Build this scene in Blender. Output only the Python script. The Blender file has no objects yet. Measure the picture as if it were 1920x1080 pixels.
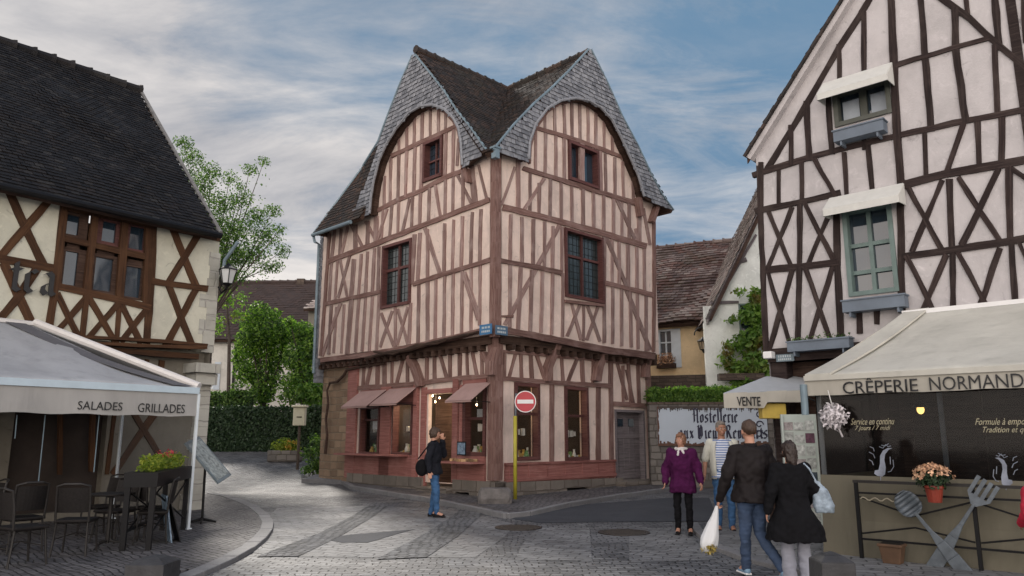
import bpy, bmesh, math, random
from mathutils import Vector, Matrix, noise
from mathutils.geometry import tessellate_polygon
random.seed(7)
PI = math.pi
SC = bpy.context.scene
COL = SC.collection
# ------------------------------------------------------------------ camera
FPX = 1420.0                       # focal length in photo pixels (photo 1920 wide)
PITCH = math.atan(278.0 / FPX)
cam_d = bpy.data.cameras.new('camera')
cam_d.sensor_width = 36.0
cam_d.lens = 36.0 * FPX / 1920.0
cam_d.clip_start = 0.1
cam_d.clip_end = 2000.0
cam = bpy.data.objects.new('camera', cam_d)
cam.location = (0, 0, 1.6)
cam.rotation_euler = (PI / 2 + PITCH, 0, 0)
COL.objects.link(cam)
SC.camera = cam
# ------------------------------------------------------------------ view
SC.view_settings.view_transform = 'Standard'
SC.view_settings.look = 'None'
SC.view_settings.gamma = 1.0
SC.view_settings.use_curve_mapping = False
SC.view_settings.exposure = 0.80
# ------------------------------------------------------------------ sky and sun
SUN_AZ = math.radians(-24)         # left of straight ahead
SUN_EL = math.radians(34)
world = bpy.data.worlds.new('World')
SC.world = world
world.use_nodes = True
nt = world.node_tree
nt.nodes.clear()
def nd(t, typ, **kw):
    n = t.nodes.new(typ)
    for k, v in kw.items():
        if k == 'inp':
            for a, b in v.items():
                n.inputs[a].default_value = b
        else:
            setattr(n, k, v)
    return n
def sky_nodes():
    t = nt
    L = t.links.new
    out = nd(t, 'ShaderNodeOutputWorld')
    bg = nd(t, 'ShaderNodeBackground', inp={'Strength': 0.115})
    L(bg.outputs[0], out.inputs[0])
    sky = nd(t, 'ShaderNodeTexSky', sky_type='NISHITA', sun_disc=False, sun_elevation=SUN_EL,
             sun_rotation=SUN_AZ, altitude=100.0, air_density=1.0, dust_density=0.6, ozone_density=2.5)
    tc = nd(t, 'ShaderNodeTexCoord')
    sep = nd(t, 'ShaderNodeSeparateXYZ')
    L(tc.outputs['Generated'], sep.inputs[0])
    def M(op, a, b=None, c=None, clamp=False):
        n = nd(t, 'ShaderNodeMath', operation=op, use_clamp=clamp)
        for i, v in enumerate((a, b, c)):
            if v is None: continue
            if isinstance(v, (int, float)): n.inputs[i].default_value = v
            else: L(v, n.inputs[i])
        return n.outputs[0]
    X, Y, Z = sep.outputs
    zz = M('ADD', M('MAXIMUM', Z, 0.0), 0.22)
    comb = nd(t, 'ShaderNodeCombineXYZ')
    L(M('DIVIDE', X, zz), comb.inputs[0]); L(M('DIVIDE', Y, zz), comb.inputs[1])
    mp = nd(t, 'ShaderNodeMapping')
    mp.inputs['Rotation'].default_value = (0, 0, math.radians(28))
    mp.inputs['Scale'].default_value = (0.62, 1.15, 1.0)
    L(comb.outputs[0], mp.inputs[0])
    n1 = nd(t, 'ShaderNodeTexNoise', inp={'Scale': 0.75, 'Detail': 5.0, 'Roughness': 0.52, 'Distortion': 0.9})
    L(mp.outputs[0], n1.inputs['Vector'])
    n2 = nd(t, 'ShaderNodeTexNoise', inp={'Scale': 3.2, 'Detail': 8.0, 'Roughness': 0.62, 'Distortion': 0.4})
    L(mp.outputs[0], n2.inputs['Vector'])
    n3 = nd(t, 'ShaderNodeTexNoise', inp={'Scale': 0.9, 'Detail': 4.0, 'Roughness': 0.55, 'Distortion': 0.6})
    L(mp.outputs[0], n3.inputs['Vector'])
    mp2 = nd(t, 'ShaderNodeMapping')
    mp2.inputs['Rotation'].default_value = (0, 0, math.radians(62)); mp2.inputs['Scale'].default_value = (1.0, 3.0, 1.0)
    L(comb.outputs[0], mp2.inputs[0])
    n4 = nd(t, 'ShaderNodeTexNoise', inp={'Scale': 1.3, 'Detail': 9.0, 'Roughness': 0.66, 'Distortion': 0.9})
    L(mp2.outputs[0], n4.inputs['Vector'])
    wisp = M('MULTIPLY', M('SUBTRACT', n4.outputs[0], 0.47, None, True), 2.6, None, True)
    # cloud cover: thicker to the left and low over the roofs
    left = M('MULTIPLY', M('MULTIPLY_ADD', X, -1.0, 0.0), 1.5)
    low = M('MULTIPLY', M('SUBTRACT', 0.42, Z), 0.95)
    base = M('ADD', M('MULTIPLY', n1.outputs[0], 2.3), M('MULTIPLY', n2.outputs[0], 1.5))
    cov = M('ADD', M('ADD', M('ADD', base, left), low), -1.52)
    cov = M('MULTIPLY', cov, 1.25, clamp=True)
    cov = M('MAXIMUM', cov, wisp)
    cov = M('ADD', cov, M('MULTIPLY', M('SUBTRACT', 1.0, cov), M('MULTIPLY', M('SUBTRACT', n2.outputs[0], 0.36), 0.75, clamp=True)))
    cov = M('MAXIMUM', cov, M('MULTIPLY', M('MULTIPLY_ADD', Y, -1.0, 0.1), 1.3, clamp=True))
    cr = nd(t, 'ShaderNodeMix', data_type='RGBA')
    cr.inputs['A'].default_value = (2.0, 2.05, 2.25, 1)      # thick grey cloud
    cr.inputs['B'].default_value = (4.9, 4.6, 4.35, 1)      # thin bright cloud
    br_ = M('ADD', M('MULTIPLY', n3.outputs[0], 0.6), M('ADD', M('MULTIPLY', n2.outputs[0], 0.5), M('MULTIPLY', M('SUBTRACT', 0.45, Z), 0.45)))
    L(M('MULTIPLY', M('SUBTRACT', br_, 0.46), 3.6, clamp=True), cr.inputs['Factor'])
    # unseen clouds behind the viewer, brightened and warmed to light the facades
    back = M('MULTIPLY_ADD', M('MULTIPLY', M('MULTIPLY_ADD', Y, -1.0, 0.25), 1.0, clamp=True), 2.5, 1.0)
    sc_ = nd(t, 'ShaderNodeVectorMath', operation='SCALE')
    warm = nd(t, 'ShaderNodeMix', data_type='RGBA', blend_type='MULTIPLY')
    warm.inputs['B'].default_value = (1.05, 0.99, 0.93, 1)
    L(M('MULTIPLY', M('SUBTRACT', back, 1.0), 0.6, clamp=True), warm.inputs['Factor']); L(cr.outputs['Result'], warm.inputs['A'])
    L(warm.outputs['Result'], sc_.inputs[0]); L(back, sc_.inputs['Scale'])
    hs = nd(t, 'ShaderNodeVectorMath', operation='MULTIPLY')
    hs.inputs[1].default_value = (0.50, 0.78, 1.02)
    L(sky.outputs[0], hs.inputs[0])
    mn = nd(t, 'ShaderNodeVectorMath', operation='MINIMUM')
    mn.inputs[1].default_value = (0.74, 1.36, 2.1)
    L(hs.outputs[0], mn.inputs[0])
    mx = nd(t, 'ShaderNodeMix', data_type='RGBA')
    L(cov, mx.inputs['Factor']); L(mn.outputs[0], mx.inputs['A']); L(sc_.outputs[0], mx.inputs['B'])
    L(mx.outputs['Result'], bg.inputs['Color'])
sky_nodes()
sun_d = bpy.data.lights.new('sun', 'SUN')
sun_d.energy = 2.3
sun_d.angle = math.radians(7)
sun_d.color = (1.0, 0.93, 0.84)
sun = bpy.data.objects.new('sun', sun_d)
sd = Vector((math.sin(SUN_AZ) * math.cos(SUN_EL), math.cos(SUN_AZ) * math.cos(SUN_EL), math.sin(SUN_EL)))
sun.rotation_euler = sd.to_track_quat('Z', 'Y').to_euler()
COL.objects.link(sun)

# ------------------------------------------------------------------ survey helpers
CP, SP = math.cos(PITCH), math.sin(PITCH)
EYE = Vector((0, 0, 1.6))
def ray(px, py):
    dx = (px - 960) / FPX; dz = (540 - py) / FPX
    return Vector((dx, CP - dz * SP, SP + dz * CP))
def at(px, py, Y):
    r = ray(px, py)
    return EYE + r * (Y / r.y)
KN = [(-50, 0.0), (16, 0.0), (24.5, 0.19), (31, 1.08), (60, 1.6), (900, 6.0)]
def gh(x, y):
    for (a, ha), (b, hb) in zip(KN, KN[1:]):
        if y <= b:
            return ha + (hb - ha) * max(0.0, (y - a)) / (b - a) if y > a else ha
    return KN[-1][1]
def G(px, py):
    r = ray(px, py); t = 1.0
    lo, hi = 1.0, 400.0
    for _ in range(50):
        m = (lo + hi) / 2
        q = EYE + r * m
        if q.z > gh(q.x, q.y): lo = m
        else: hi = m
    q = EYE + r * lo
    return Vector((q.x, q.y, gh(q.x, q.y)))
class Fac:
    """a vertical wall plane: origin P, direction D, outward normal N towards the viewer"""
    def __init__(s, P, D):
        s.P = Vector((P[0], P[1], 0)); s.D = Vector((D[0], D[1], 0)).normalized()
        n = Vector((s.D.y, -s.D.x, 0))
        if n.dot(EYE - s.P) < 0: n = -n
        s.N = n
    def q(s, px, py, w=0.0):
        r = ray(px, py)
        P = s.P + s.N * w
        t = (P - EYE).dot(s.N) / r.dot(s.N)
        p = EYE + r * t
        return ((p - s.P).dot(s.D), p.z)
    def p(s, u, z, w=0.0):
        return s.P + s.D * u + s.N * w + Vector((0, 0, z))
    def off(s, w):
        f = Fac(s.P + s.N * w, s.D); f.N = s.N; return f
def Zm(ox, oy, sc):
    return lambda *a: [(ox + a[i] / sc, oy + a[i + 1] / sc) for i in range(0, len(a), 2)]

# ------------------------------------------------------------------ mesh helpers
ORG = {}
class MB:
    def __init__(s): s.v = []; s.f = []; s.u = []
    def face(s, pts, ud=None):
        i = len(s.v); s.v += [Vector(p) for p in pts]; s.f.append(tuple(range(i, i + len(pts)))); s.u.append(ud)
    def mesh(s, vs, fs, ud=None):
        i = len(s.v); s.v += [Vector(p) for p in vs]
        for f in fs: s.f.append(tuple(k + i for k in f)); s.u.append(ud)
    def loft(s, A, B, ud=None, caps=True):
        n = len(A)
        fs = [(k, (k + 1) % n, n + (k + 1) % n, n + k) for k in range(n)]
        if caps: fs += [tuple(range(n))[::-1], tuple(range(n, 2 * n))]
        s.mesh(list(A) + list(B), fs, ud)
    def par(s, o, a, b, c, ud=None):
        o, a, b, c = Vector(o), Vector(a), Vector(b), Vector(c)
        s.loft([o, o + a, o + a + b, o + b], [o + c, o + a + c, o + a + b + c, o + b + c], ud)
    def box(s, c, d, rz=0.0, ud=None):
        c = Vector(c); ca, sa = math.cos(rz), math.sin(rz)
        a = Vector((ca, sa, 0)) * d[0]; b = Vector((-sa, ca, 0)) * d[1]; h = Vector((0, 0, d[2]))
        s.par(c - a / 2 - b / 2 - h / 2, a, b, h, ud)
    def fbox(s, F, u0, u1, z0, z1, w0, w1):
        s.par(F.p(u0, z0, w0), F.D * (u1 - u0), F.N * (w1 - w0), Vector((0, 0, z1 - z0)))
    def tube(s, pts, r, n=8, caps=True, flat=1.0):
        pts = [Vector(p) for p in pts]
        if not isinstance(r, (list, tuple)): r = [r] * len(pts)
        rings = []
        ref = None
        for i, p in enumerate(pts):
            d = (pts[min(i + 1, len(pts) - 1)] - pts[max(i - 1, 0)]).normalized()
            if ref is None:
                ref = Vector((0, 0, 1)) if abs(d.z) < 0.9 else Vector((1, 0, 0))
            a = ref - d * ref.dot(d)
            a = a.normalized() if a.length > 1e-5 else d.orthogonal().normalized()
            ref = a
            b = d.cross(a)
            rings.append([p + (a * math.cos(2 * PI * k / n) + b * math.sin(2 * PI * k / n) * flat) * r[i] for k in range(n)])
        vs = [v for rg in rings for v in rg]; fs = []
        for i in range(len(rings) - 1):
            for k in range(n):
                fs.append((i * n + k, i * n + (k + 1) % n, (i + 1) * n + (k + 1) % n, (i + 1) * n + k))
        if caps:
            fs.append(tuple(range(n))[::-1]); fs.append(tuple((len(rings) - 1) * n + k for k in range(n)))
        s.mesh(vs, fs)
    def lathe(s, c, prof, n=16, sx=1.0, sy=1.0):
        c = Vector(c); vs = []; fs = []
        for r, z in prof:
            for k in range(n):
                a = 2 * PI * k / n
                vs.append(c + Vector((r * math.cos(a) * sx, r * math.sin(a) * sy, z)))
        for i in range(len(prof) - 1):
            for k in range(n):
                fs.append((i * n + k, i * n + (k + 1) % n, (i + 1) * n + (k + 1) % n, (i + 1) * n + k))
        fs.append(tuple(range(n))[::-1]); fs.append(tuple((len(prof) - 1) * n + k for k in range(n)))
        s.mesh(vs, fs)
    def ell(s, c, r, n=14, m=9, rot=None):
        c = Vector(c); vs = []; fs = []
        for i in range(m + 1):
            th = PI * i / m
            for k in range(n):
                a = 2 * PI * k / n
                v = Vector((r[0] * math.sin(th) * math.cos(a), r[1] * math.sin(th) * math.sin(a), r[2] * math.cos(th)))
                if rot: v = rot @ v
                vs.append(c + v)
        for i in range(m):
            for k in range(n):
                fs.append((i * n + k, (i + 1) * n + k, (i + 1) * n + (k + 1) % n, i * n + (k + 1) % n))
        s.mesh(vs, fs)
    def build(s, name, mat, parent=None, smooth=False, bevel=0.0, org=None, weld=False):
        me = bpy.data.meshes.new(name)
        o = bpy.data.objects.new(name, me)
        if parent is not None:
            O = ORG.get(parent.name, Vector()); o.parent = parent
        else:
            O = Vector(org) if org is not None else Vector()
            o.location = O
        ORG[o.name] = O
        me.from_pydata([v - O for v in s.v], [], s.f)
        bm = bmesh.new(); bm.from_mesh(me)
        if weld: bmesh.ops.remove_doubles(bm, verts=bm.verts, dist=1e-4)
        lay = bm.faces.layers.int.new('src')
        bm.faces.ensure_lookup_table()
        for i, f in enumerate(bm.faces): f[lay] = i if not weld else -1
        bmesh.ops.recalc_face_normals(bm, faces=bm.faces)
        uvl = bm.loops.layers.uv.new('UVMap')
        for f in bm.faces:
            n = f.normal
            ud = s.u[f[lay]] if f[lay] >= 0 and f[lay] < len(s.u) else None
            if ud is not None:
                U = ud - n * ud.dot(n)
                if U.length < 1e-3: U = n.orthogonal()
            else:
                U = Vector((0, 0, 1)).cross(n)
                if U.length < 0.08: U = Vector((1, 0, 0))
            U.normalize(); V = n.cross(U)
            for l in f.loops:
                p = l.vert.co + O
                l[uvl].uv = (p.dot(U), p.dot(V))
        bm.faces.layers.int.remove(lay)
        bm.to_mesh(me); bm.free()
        if smooth:
            for p in me.polygons: p.use_smooth = True
        if mat: me.materials.append(mat)
        COL.objects.link(o)
        if bevel:
            b = o.modifiers.new('bevel', 'BEVEL'); b.width = bevel; b.segments = 2; b.limit_method = 'ANGLE'
        return o
def tag(o, label=None, cat=None, group=None, kind=None):
    if label: o['label'] = label
    if cat: o['category'] = cat
    if group: o['group'] = group
    if kind: o['kind'] = kind
    return o
def thing(name, label, cat, loc=(0, 0, 0), rz=0.0, group=None, local=False):
    o = bpy.data.objects.new(name, None); COL.objects.link(o)
    o.empty_display_size = 0.2
    o.location = loc; o.rotation_euler = (0, 0, rz)
    ORG[o.name] = Vector() if local else Vector(loc)
    return tag(o, label, cat, group)
def dup(root, loc, rz, label=None, sc=None):
    def cp(o, par):
        c = o.copy(); COL.objects.link(c); c.parent = par
        for ch in KIDS.get(o.name, None) or [x for x in COL.objects if x.parent == o]: cp(ch, c)
        return c
    KIDS.clear()
    for x in list(COL.objects):
        if x.parent: KIDS.setdefault(x.parent.name, []).append(x)
    r = cp(root, None); r.location = loc; r.rotation_euler = (0, 0, rz)
    if sc: r.scale = (sc, sc, sc)
    if label: r['label'] = label
    return r
KIDS = {}

# ------------------------------------------------------------------ materials
MATS = {}
def newmat(name):
    m = bpy.data.materials.new(name); m.use_nodes = True
    t = m.node_tree; t.nodes.clear()
    out = nd(t, 'ShaderNodeOutputMaterial'); b = nd(t, 'ShaderNodeBsdfPrincipled')
    t.links.new(b.outputs[0], out.inputs[0])
    return m, t, b, out
def c4(c): return (c[0], c[1], c[2], 1)
def ramp(t, fac, stops):
    r = nd(t, 'ShaderNodeValToRGB')
    e = r.color_ramp.elements
    while len(e) > 1: e.remove(e[-1])
    e[0].position = stops[0][0]; e[0].color = c4(stops[0][1])
    for p, c in stops[1:]:
        x = e.new(p); x.color = c4(c)
    t.links.new(fac, r.inputs[0])
    return r.outputs[0]
def mixc(t, fac, a, b, mode='MIX'):
    n = nd(t, 'ShaderNodeMix', data_type='RGBA', blend_type=mode)
    for k, v in (('Factor', fac), ('A', a), ('B', b)):
        if isinstance(v, (int, float)): n.inputs[k].default_value = v
        elif isinstance(v, tuple): n.inputs[k].default_value = c4(v)
        else: t.links.new(v, n.inputs[k])
    return n.outputs['Result']
def mth(t, op, a, b=None, clamp=False):
    n = nd(t, 'ShaderNodeMath', operation=op, use_clamp=clamp)
    for i, v in enumerate((a, b)):
        if v is None: continue
        if isinstance(v, (int, float)): n.inputs[i].default_value = v
        else: t.links.new(v, n.inputs[i])
    return n.outputs[0]
def nz(t, vec, scale, detail=4.0, rough=0.55, dist=0.0):
    n = nd(t, 'ShaderNodeTexNoise', inp={'Scale': scale, 'Detail': detail, 'Roughness': rough, 'Distortion': dist})
    t.links.new(vec, n.inputs['Vector'])
    return n.outputs[0]
def bump(t, b, h, strength=0.4, dist=0.02):
    n = nd(t, 'ShaderNodeBump', inp={'Strength': strength, 'Distance': dist})
    t.links.new(h, n.inputs['Height']); t.links.new(n.outputs[0], b.inputs['Normal'])
def mapn(t, src, sc):
    m = nd(t, 'ShaderNodeMapping'); m.inputs['Scale'].default_value = sc
    t.links.new(src, m.inputs[0]); return m.outputs[0]
def m_plain(name, col, rough=0.6, var=0.25, scale=6.0, metal=0.0, bstr=0.0, spec=0.5, island=0.0, col2=None):
    """a mottled surface: colour varied by noise, optional per-piece variation"""
    if name in MATS: return MATS[name]
    m, t, b, o = newmat(name)
    tc = nd(t, 'ShaderNodeTexCoord').outputs['Object']
    n1 = nz(t, tc, scale, 5.0, 0.6)
    lo = tuple(c * (1 - var) for c in col); hi = tuple(min(1, c * (1 + var)) for c in (col2 or col))
    c = ramp(t, n1, [(0.3, lo), (0.7, hi)])
    if island:
        g = nd(t, 'ShaderNodeNewGeometry')
        v = nd(t, 'ShaderNodeMapRange', inp={'To Min': 1 - island, 'To Max': 1 + island})
        t.links.new(g.outputs['Random Per Island'], v.inputs[0])
        vm = nd(t, 'ShaderNodeVectorMath', operation='SCALE')
        t.links.new(c, vm.inputs[0]); t.links.new(v.outputs[0], vm.inputs['Scale']); c = vm.outputs[0]
    t.links.new(c, b.inputs['Base Color'])
    b.inputs['Roughness'].default_value = rough; b.inputs['Metallic'].default_value = metal
    b.inputs['Specular IOR Level'].default_value = spec
    if bstr: bump(t, b, nz(t, tc, scale * 6, 4.0), bstr, 0.01)
    MATS[name] = m
    return m
def m_plaster(name, col, stain, dirt=0.35):
    m, t, b, o = newmat(name)
    geo = nd(t, 'ShaderNodeNewGeometry').outputs['Position']
    n1 = nz(t, geo, 1.3, 5, 0.6, 0.3); n2 = nz(t, geo, 7.0, 5, 0.65)
    c = mixc(t, mth(t, 'MULTIPLY', mth(t, 'SUBTRACT', n1, 0.42, True), 3.0, True), col, tuple(x * 0.74 for x in col))
    n5 = nz(t, geo, 3.1, 6, 0.75, 1.2)
    c = mixc(t, mth(t, 'MULTIPLY', mth(t, 'SUBTRACT', n5, 0.56, True), 6.0, True), c, tuple(min(1, x * 1.18) for x in col))
    c = mixc(t, mth(t, 'MULTIPLY', mth(t, 'SUBTRACT', 0.40, n5, True), 7.0, True), c, tuple(x * 0.6 for x in stain))
    st = mapn(t, geo, (6, 6, 0.8))
    n3 = nz(t, st, 1.0, 5, 0.65)
    c = mixc(t, mth(t, 'MULTIPLY', mth(t, 'SUBTRACT', n3, 0.50, True), 4.0 * dirt, True), c, stain)
    c = mixc(t, mth(t, 'MULTIPLY', mth(t, 'SUBTRACT', n2, 0.55, True), 1.6, True), c, tuple(x * 0.7 for x in col))
    t.links.new(c, b.inputs['Base Color'])
    b.inputs['Roughness'].default_value = 0.92
    b.inputs['Specular IOR Level'].default_value = 0.15
    bump(t, b, nz(t, geo, 22.0, 6, 0.7), 0.5, 0.012)
    return m
def m_wood(name, col, dark, pale, rough=0.8, bstr=0.7):
    m, t, b, o = newmat(name)
    uv = nd(t, 'ShaderNodeUVMap').outputs[0]
    geo = nd(t, 'ShaderNodeNewGeometry')
    g = mapn(t, uv, (1.3, 30, 1))
    n1 = nz(t, g, 1.0, 6, 0.7, 0.6)
    n2 = nz(t, geo.outputs['Position'], 2.1, 4, 0.6)
    c = ramp(t, n1, [(0.30, dark), (0.5, col), (0.72, pale)])
    v = nd(t, 'ShaderNodeMapRange', inp={'To Min': 0.72, 'To Max': 1.22})
    t.links.new(geo.outputs['Random Per Island'], v.inputs[0])
    vm = nd(t, 'ShaderNodeVectorMath', operation='SCALE')
    t.links.new(c, vm.inputs[0]); t.links.new(v.outputs[0], vm.inputs['Scale'])
    c = mixc(t, mth(t, 'MULTIPLY', mth(t, 'SUBTRACT', n2, 0.5, True), 2.4, True), vm.outputs[0], pale)
    t.links.new(c, b.inputs['Base Color'])
    b.inputs['Roughness'].default_value = rough
    b.inputs['Specular IOR Level'].default_value = 0.25
    bump(t, b, n1, bstr, 0.015)
    return m
def m_tile(name, cols, rough=0.85, moss=None, isl=0.55, spec=0.3):
    m, t, b, o = newmat(name)
    geo = nd(t, 'ShaderNodeNewGeometry')
    c = ramp(t, geo.outputs['Random Per Island'], [(i / max(1, len(cols) - 1), x) for i, x in enumerate(cols)])
    n2 = nz(t, geo.outputs['Position'], 0.9, 5, 0.65)
    n3 = nz(t, geo.outputs['Position'], 14.0, 4, 0.7)
    c = mixc(t, mth(t, 'MULTIPLY', mth(t, 'SUBTRACT', n3, 0.45, True), 2.0, True), c, tuple(x * 0.45 for x in cols[0]))
    if moss: c = mixc(t, mth(t, 'MULTIPLY', mth(t, 'SUBTRACT', n2, 0.52, True), 3.5, True), c, moss)
    t.links.new(c, b.inputs['Base Color'])
    b.inputs['Roughness'].default_value = rough; b.inputs['Specular IOR Level'].default_value = spec
    bump(t, b, n3, 0.6, 0.01)
    return m
def m_stone(name, cols, bw=0.45, bh=0.24, mortar=(0.2, 0.18, 0.16), msize=0.02, distort=0.12, rough=0.9, bd=0.03):
    m, t, b, o = newmat(name)
    uv = nd(t, 'ShaderNodeUVMap').outputs[0]
    geo = nd(t, 'ShaderNodeNewGeometry').outputs['Position']
    n = nd(t, 'ShaderNodeTexNoise', inp={'Scale': 2.2, 'Detail': 3.0}); t.links.new(uv, n.inputs['Vector'])
    ad = nd(t, 'ShaderNodeVectorMath', operation='MULTIPLY_ADD')
    ad.inputs[1].default_value = (distort, distort, 0); t.links.new(n.outputs['Color'], ad.inputs[0]); t.links.new(uv, ad.inputs[2])
    br = nd(t, 'ShaderNodeTexBrick', inp={'Scale': 1.0, 'Mortar Size': msize, 'Mortar Smooth': 0.5, 'Bias': 0.0,
            'Brick Width': bw, 'Row Height': bh, 'Color1': (0, 0, 0, 1), 'Color2': (1, 1, 1, 1), 'Mortar': (0.5, 0.5, 0.5, 1)})
    br.offset = 0.45; br.squash = 0.8; br.squash_frequency = 3
    t.links.new(ad.outputs[0], br.inputs['Vector'])
    n2 = nz(t, geo, 5.0, 6, 0.7); n1 = nz(t, geo, 0.8, 4, 0.6)
    f = mth(t, 'ADD', mth(t, 'MULTIPLY', br.outputs['Color'], 0.55), mth(t, 'MULTIPLY', n2, 0.5), True)
    c = ramp(t, f, [(i / max(1, len(cols) - 1), x) for i, x in enumerate(cols)])
    c = mixc(t, mth(t, 'MULTIPLY', mth(t, 'SUBTRACT', n1, 0.5, True), 2.2, True), c, tuple(x * 0.55 for x in cols[0]))
    c = mixc(t, br.outputs['Fac'], c, mortar)
    t.links.new(c, b.inputs['Base Color'])
    b.inputs['Roughness'].default_value = rough; b.inputs['Specular IOR Level'].default_value = 0.3
    h = mth(t, 'SUBTRACT', mth(t, 'MULTIPLY', n2, 0.6), br.outputs['Fac'])
    bump(t, b, h, 0.8, bd)
    return m
def m_setts(name, cols, bw, bh, rough, joint, rot=0.0, distort=0.10, spec=0.5):
    m, t, b, o = newmat(name)
    geo = nd(t, 'ShaderNodeNewGeometry').outputs['Position']
    mp = nd(t, 'ShaderNodeMapping'); mp.inputs['Rotation'].default_value = (0, 0, rot)
    t.links.new(geo, mp.inputs[0])
    n = nd(t, 'ShaderNodeTexNoise', inp={'Scale': 0.9, 'Detail': 4.0, 'Roughness': 0.6}); t.links.new(mp.outputs[0], n.inputs['Vector'])
    ad = nd(t, 'ShaderNodeVectorMath', operation='MULTIPLY_ADD')
    ad.inputs[1].default_value = (distort * 4, distort * 4, 0); t.links.new(n.outputs['Color'], ad.inputs[0]); t.links.new(mp.outputs[0], ad.inputs[2])
    br = nd(t, 'ShaderNodeTexBrick', inp={'Scale': 1.0, 'Mortar Size': 0.012, 'Mortar Smooth': 0.8, 'Bias': 0.0,
            'Brick Width': bw, 'Row Height': bh, 'Color1': (0, 0, 0, 1), 'Color2': (1, 1, 1, 1), 'Mortar': (0.5, 0.5, 0.5, 1)})
    br.offset = 0.5
    t.links.new(ad.outputs[0], br.inputs['Vector'])
    n2 = nz(t, geo, 16.0, 4, 0.7); n1 = nz(t, geo, 0.45, 5, 0.65); n3 = nz(t, geo, 2.3, 4, 0.6)
    f = mth(t, 'ADD', mth(t, 'MULTIPLY', br.outputs['Color'], 0.6), mth(t, 'MULTIPLY', n2, 0.45), True)
    c = ramp(t, f, [(i / max(1, len(cols) - 1), x) for i, x in enumerate(cols)])
    c = mixc(t, mth(t, 'MULTIPLY', mth(t, 'SUBTRACT', n1, 0.48, True), 2.5, True), c, tuple(x * 1.9 for x in cols[1]))
    c = mixc(t, mth(t, 'MULTIPLY', mth(t, 'SUBTRACT', n3, 0.50, True), 4.0, True), c, tuple(x * 0.7 for x in cols[0]))
    c = mixc(t, br.outputs['Fac'], c, joint)
    t.links.new(c, b.inputs['Base Color'])
    rr = nd(t, 'ShaderNodeMapRange', inp={'From Min': 0.3, 'From Max': 0.7, 'To Min': rough - 0.12, 'To Max': rough + 0.15})
    t.links.new(n1, rr.inputs[0]); t.links.new(rr.outputs[0], b.inputs['Roughness'])
    b.inputs['Specular IOR Level'].default_value = spec
    h = mth(t, 'SUBTRACT', mth(t, 'ADD', mth(t, 'MULTIPLY', n2, 0.35), mth(t, 'MULTIPLY', br.outputs['Color'], 0.35)), br.outputs['Fac'])
    bump(t, b, h, 1.0, 0.028)
    return m
def m_glass(name, tint=(0.02, 0.025, 0.03), rough=0.06, alpha=1.0, wav=0.02):
    m, t, b, o = newmat(name)
    b.inputs['Base Color'].default_value = c4(tint); b.inputs['Roughness'].default_value = rough
    b.inputs['Specular IOR Level'].default_value = 0.9
    b.inputs['Alpha'].default_value = alpha
    geo = nd(t, 'ShaderNodeNewGeometry').outputs['Position']
    if wav: bump(t, b, nz(t, geo, 1.6, 1, 0.4), 0.3, wav)
    return m
def m_leaf(name, a, b_, c_, trans=0.42, yellow=None):
    m = bpy.data.materials.new(name); m.use_nodes = True
    t = m.node_tree; t.nodes.clear()
    out = nd(t, 'ShaderNodeOutputMaterial')
    d = nd(t, 'ShaderNodeBsdfPrincipled'); d.inputs['Roughness'].default_value = 0.5; d.inputs['Specular IOR Level'].default_value = 0.35
    tr = nd(t, 'ShaderNodeBsdfTranslucent')
    mx = nd(t, 'ShaderNodeMixShader', inp={0: trans})
    geo = nd(t, 'ShaderNodeNewGeometry')
    c = ramp(t, geo.outputs['Random Per Island'], [(0.0, a), (0.5, b_), (1.0, c_)])
    if yellow:
        c = mixc(t, mth(t, 'MULTIPLY', mth(t, 'SUBTRACT', nz(t, geo.outputs['Position'], 1.4, 3), 0.52, True), 5, True), c, yellow)
    t.links.new(c, d.inputs['Base Color'])
    ts = nd(t, 'ShaderNodeVectorMath', operation='MULTIPLY'); ts.inputs[1].default_value = (1.5, 1.7, 0.7)
    t.links.new(c, ts.inputs[0]); t.links.new(ts.outputs[0], tr.inputs[0])
    t.links.new(d.outputs[0], mx.inputs[1]); t.links.new(tr.outputs[0], mx.inputs[2]); t.links.new(mx.outputs[0], out.inputs[0])
    return m
def m_emit(name, col, s):
    m, t, b, o = newmat(name)
    b.inputs['Base Color'].default_value = c4(col)
    b.inputs['Emission Color'].default_value = c4(col); b.inputs['Emission Strength'].default_value = s
    return m

PLASTER = m_plaster('cream_pink_plaster', (0.68, 0.555, 0.49), (0.44, 0.37, 0.34), 0.6)
PLASTER_L = m_plaster('cream_plaster', (0.55, 0.54, 0.45), (0.40, 0.40, 0.34), 0.15)
PLASTER_R = m_plaster('pale_grey_plaster', (0.50, 0.475, 0.48), (0.35, 0.325, 0.33), 0.3)
PLASTER_Y = m_plaster('yellow_plaster', (0.80, 0.62, 0.38), (0.6, 0.45, 0.28), 0.25)
PLASTER_W = m_plaster('white_limewash', (0.74, 0.77, 0.74), (0.55, 0.57, 0.52), 0.3)
PLASTER_SHADE = m_plaster('shade_darkened_cream', (0.20, 0.185, 0.155), (0.13, 0.12, 0.09), 0.3)  # cream plaster with the shade under the canopy put into its colour
WOOD_H = m_wood('red_brown_oak', (0.17, 0.095, 0.08), (0.075, 0.043, 0.038), (0.29, 0.20, 0.18))
WOOD_V = m_wood('greyed_red_oak', (0.235, 0.148, 0.132), (0.12, 0.076, 0.068), (0.39, 0.31, 0.285))
WOOD_L = m_wood('orange_brown_oak', (0.062, 0.028, 0.013), (0.024, 0.012, 0.007), (0.10, 0.05, 0.024))
WOOD_R = m_wood('dark_maroon_timber', (0.026, 0.016, 0.015), (0.012, 0.008, 0.008), (0.065, 0.048, 0.043))
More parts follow.
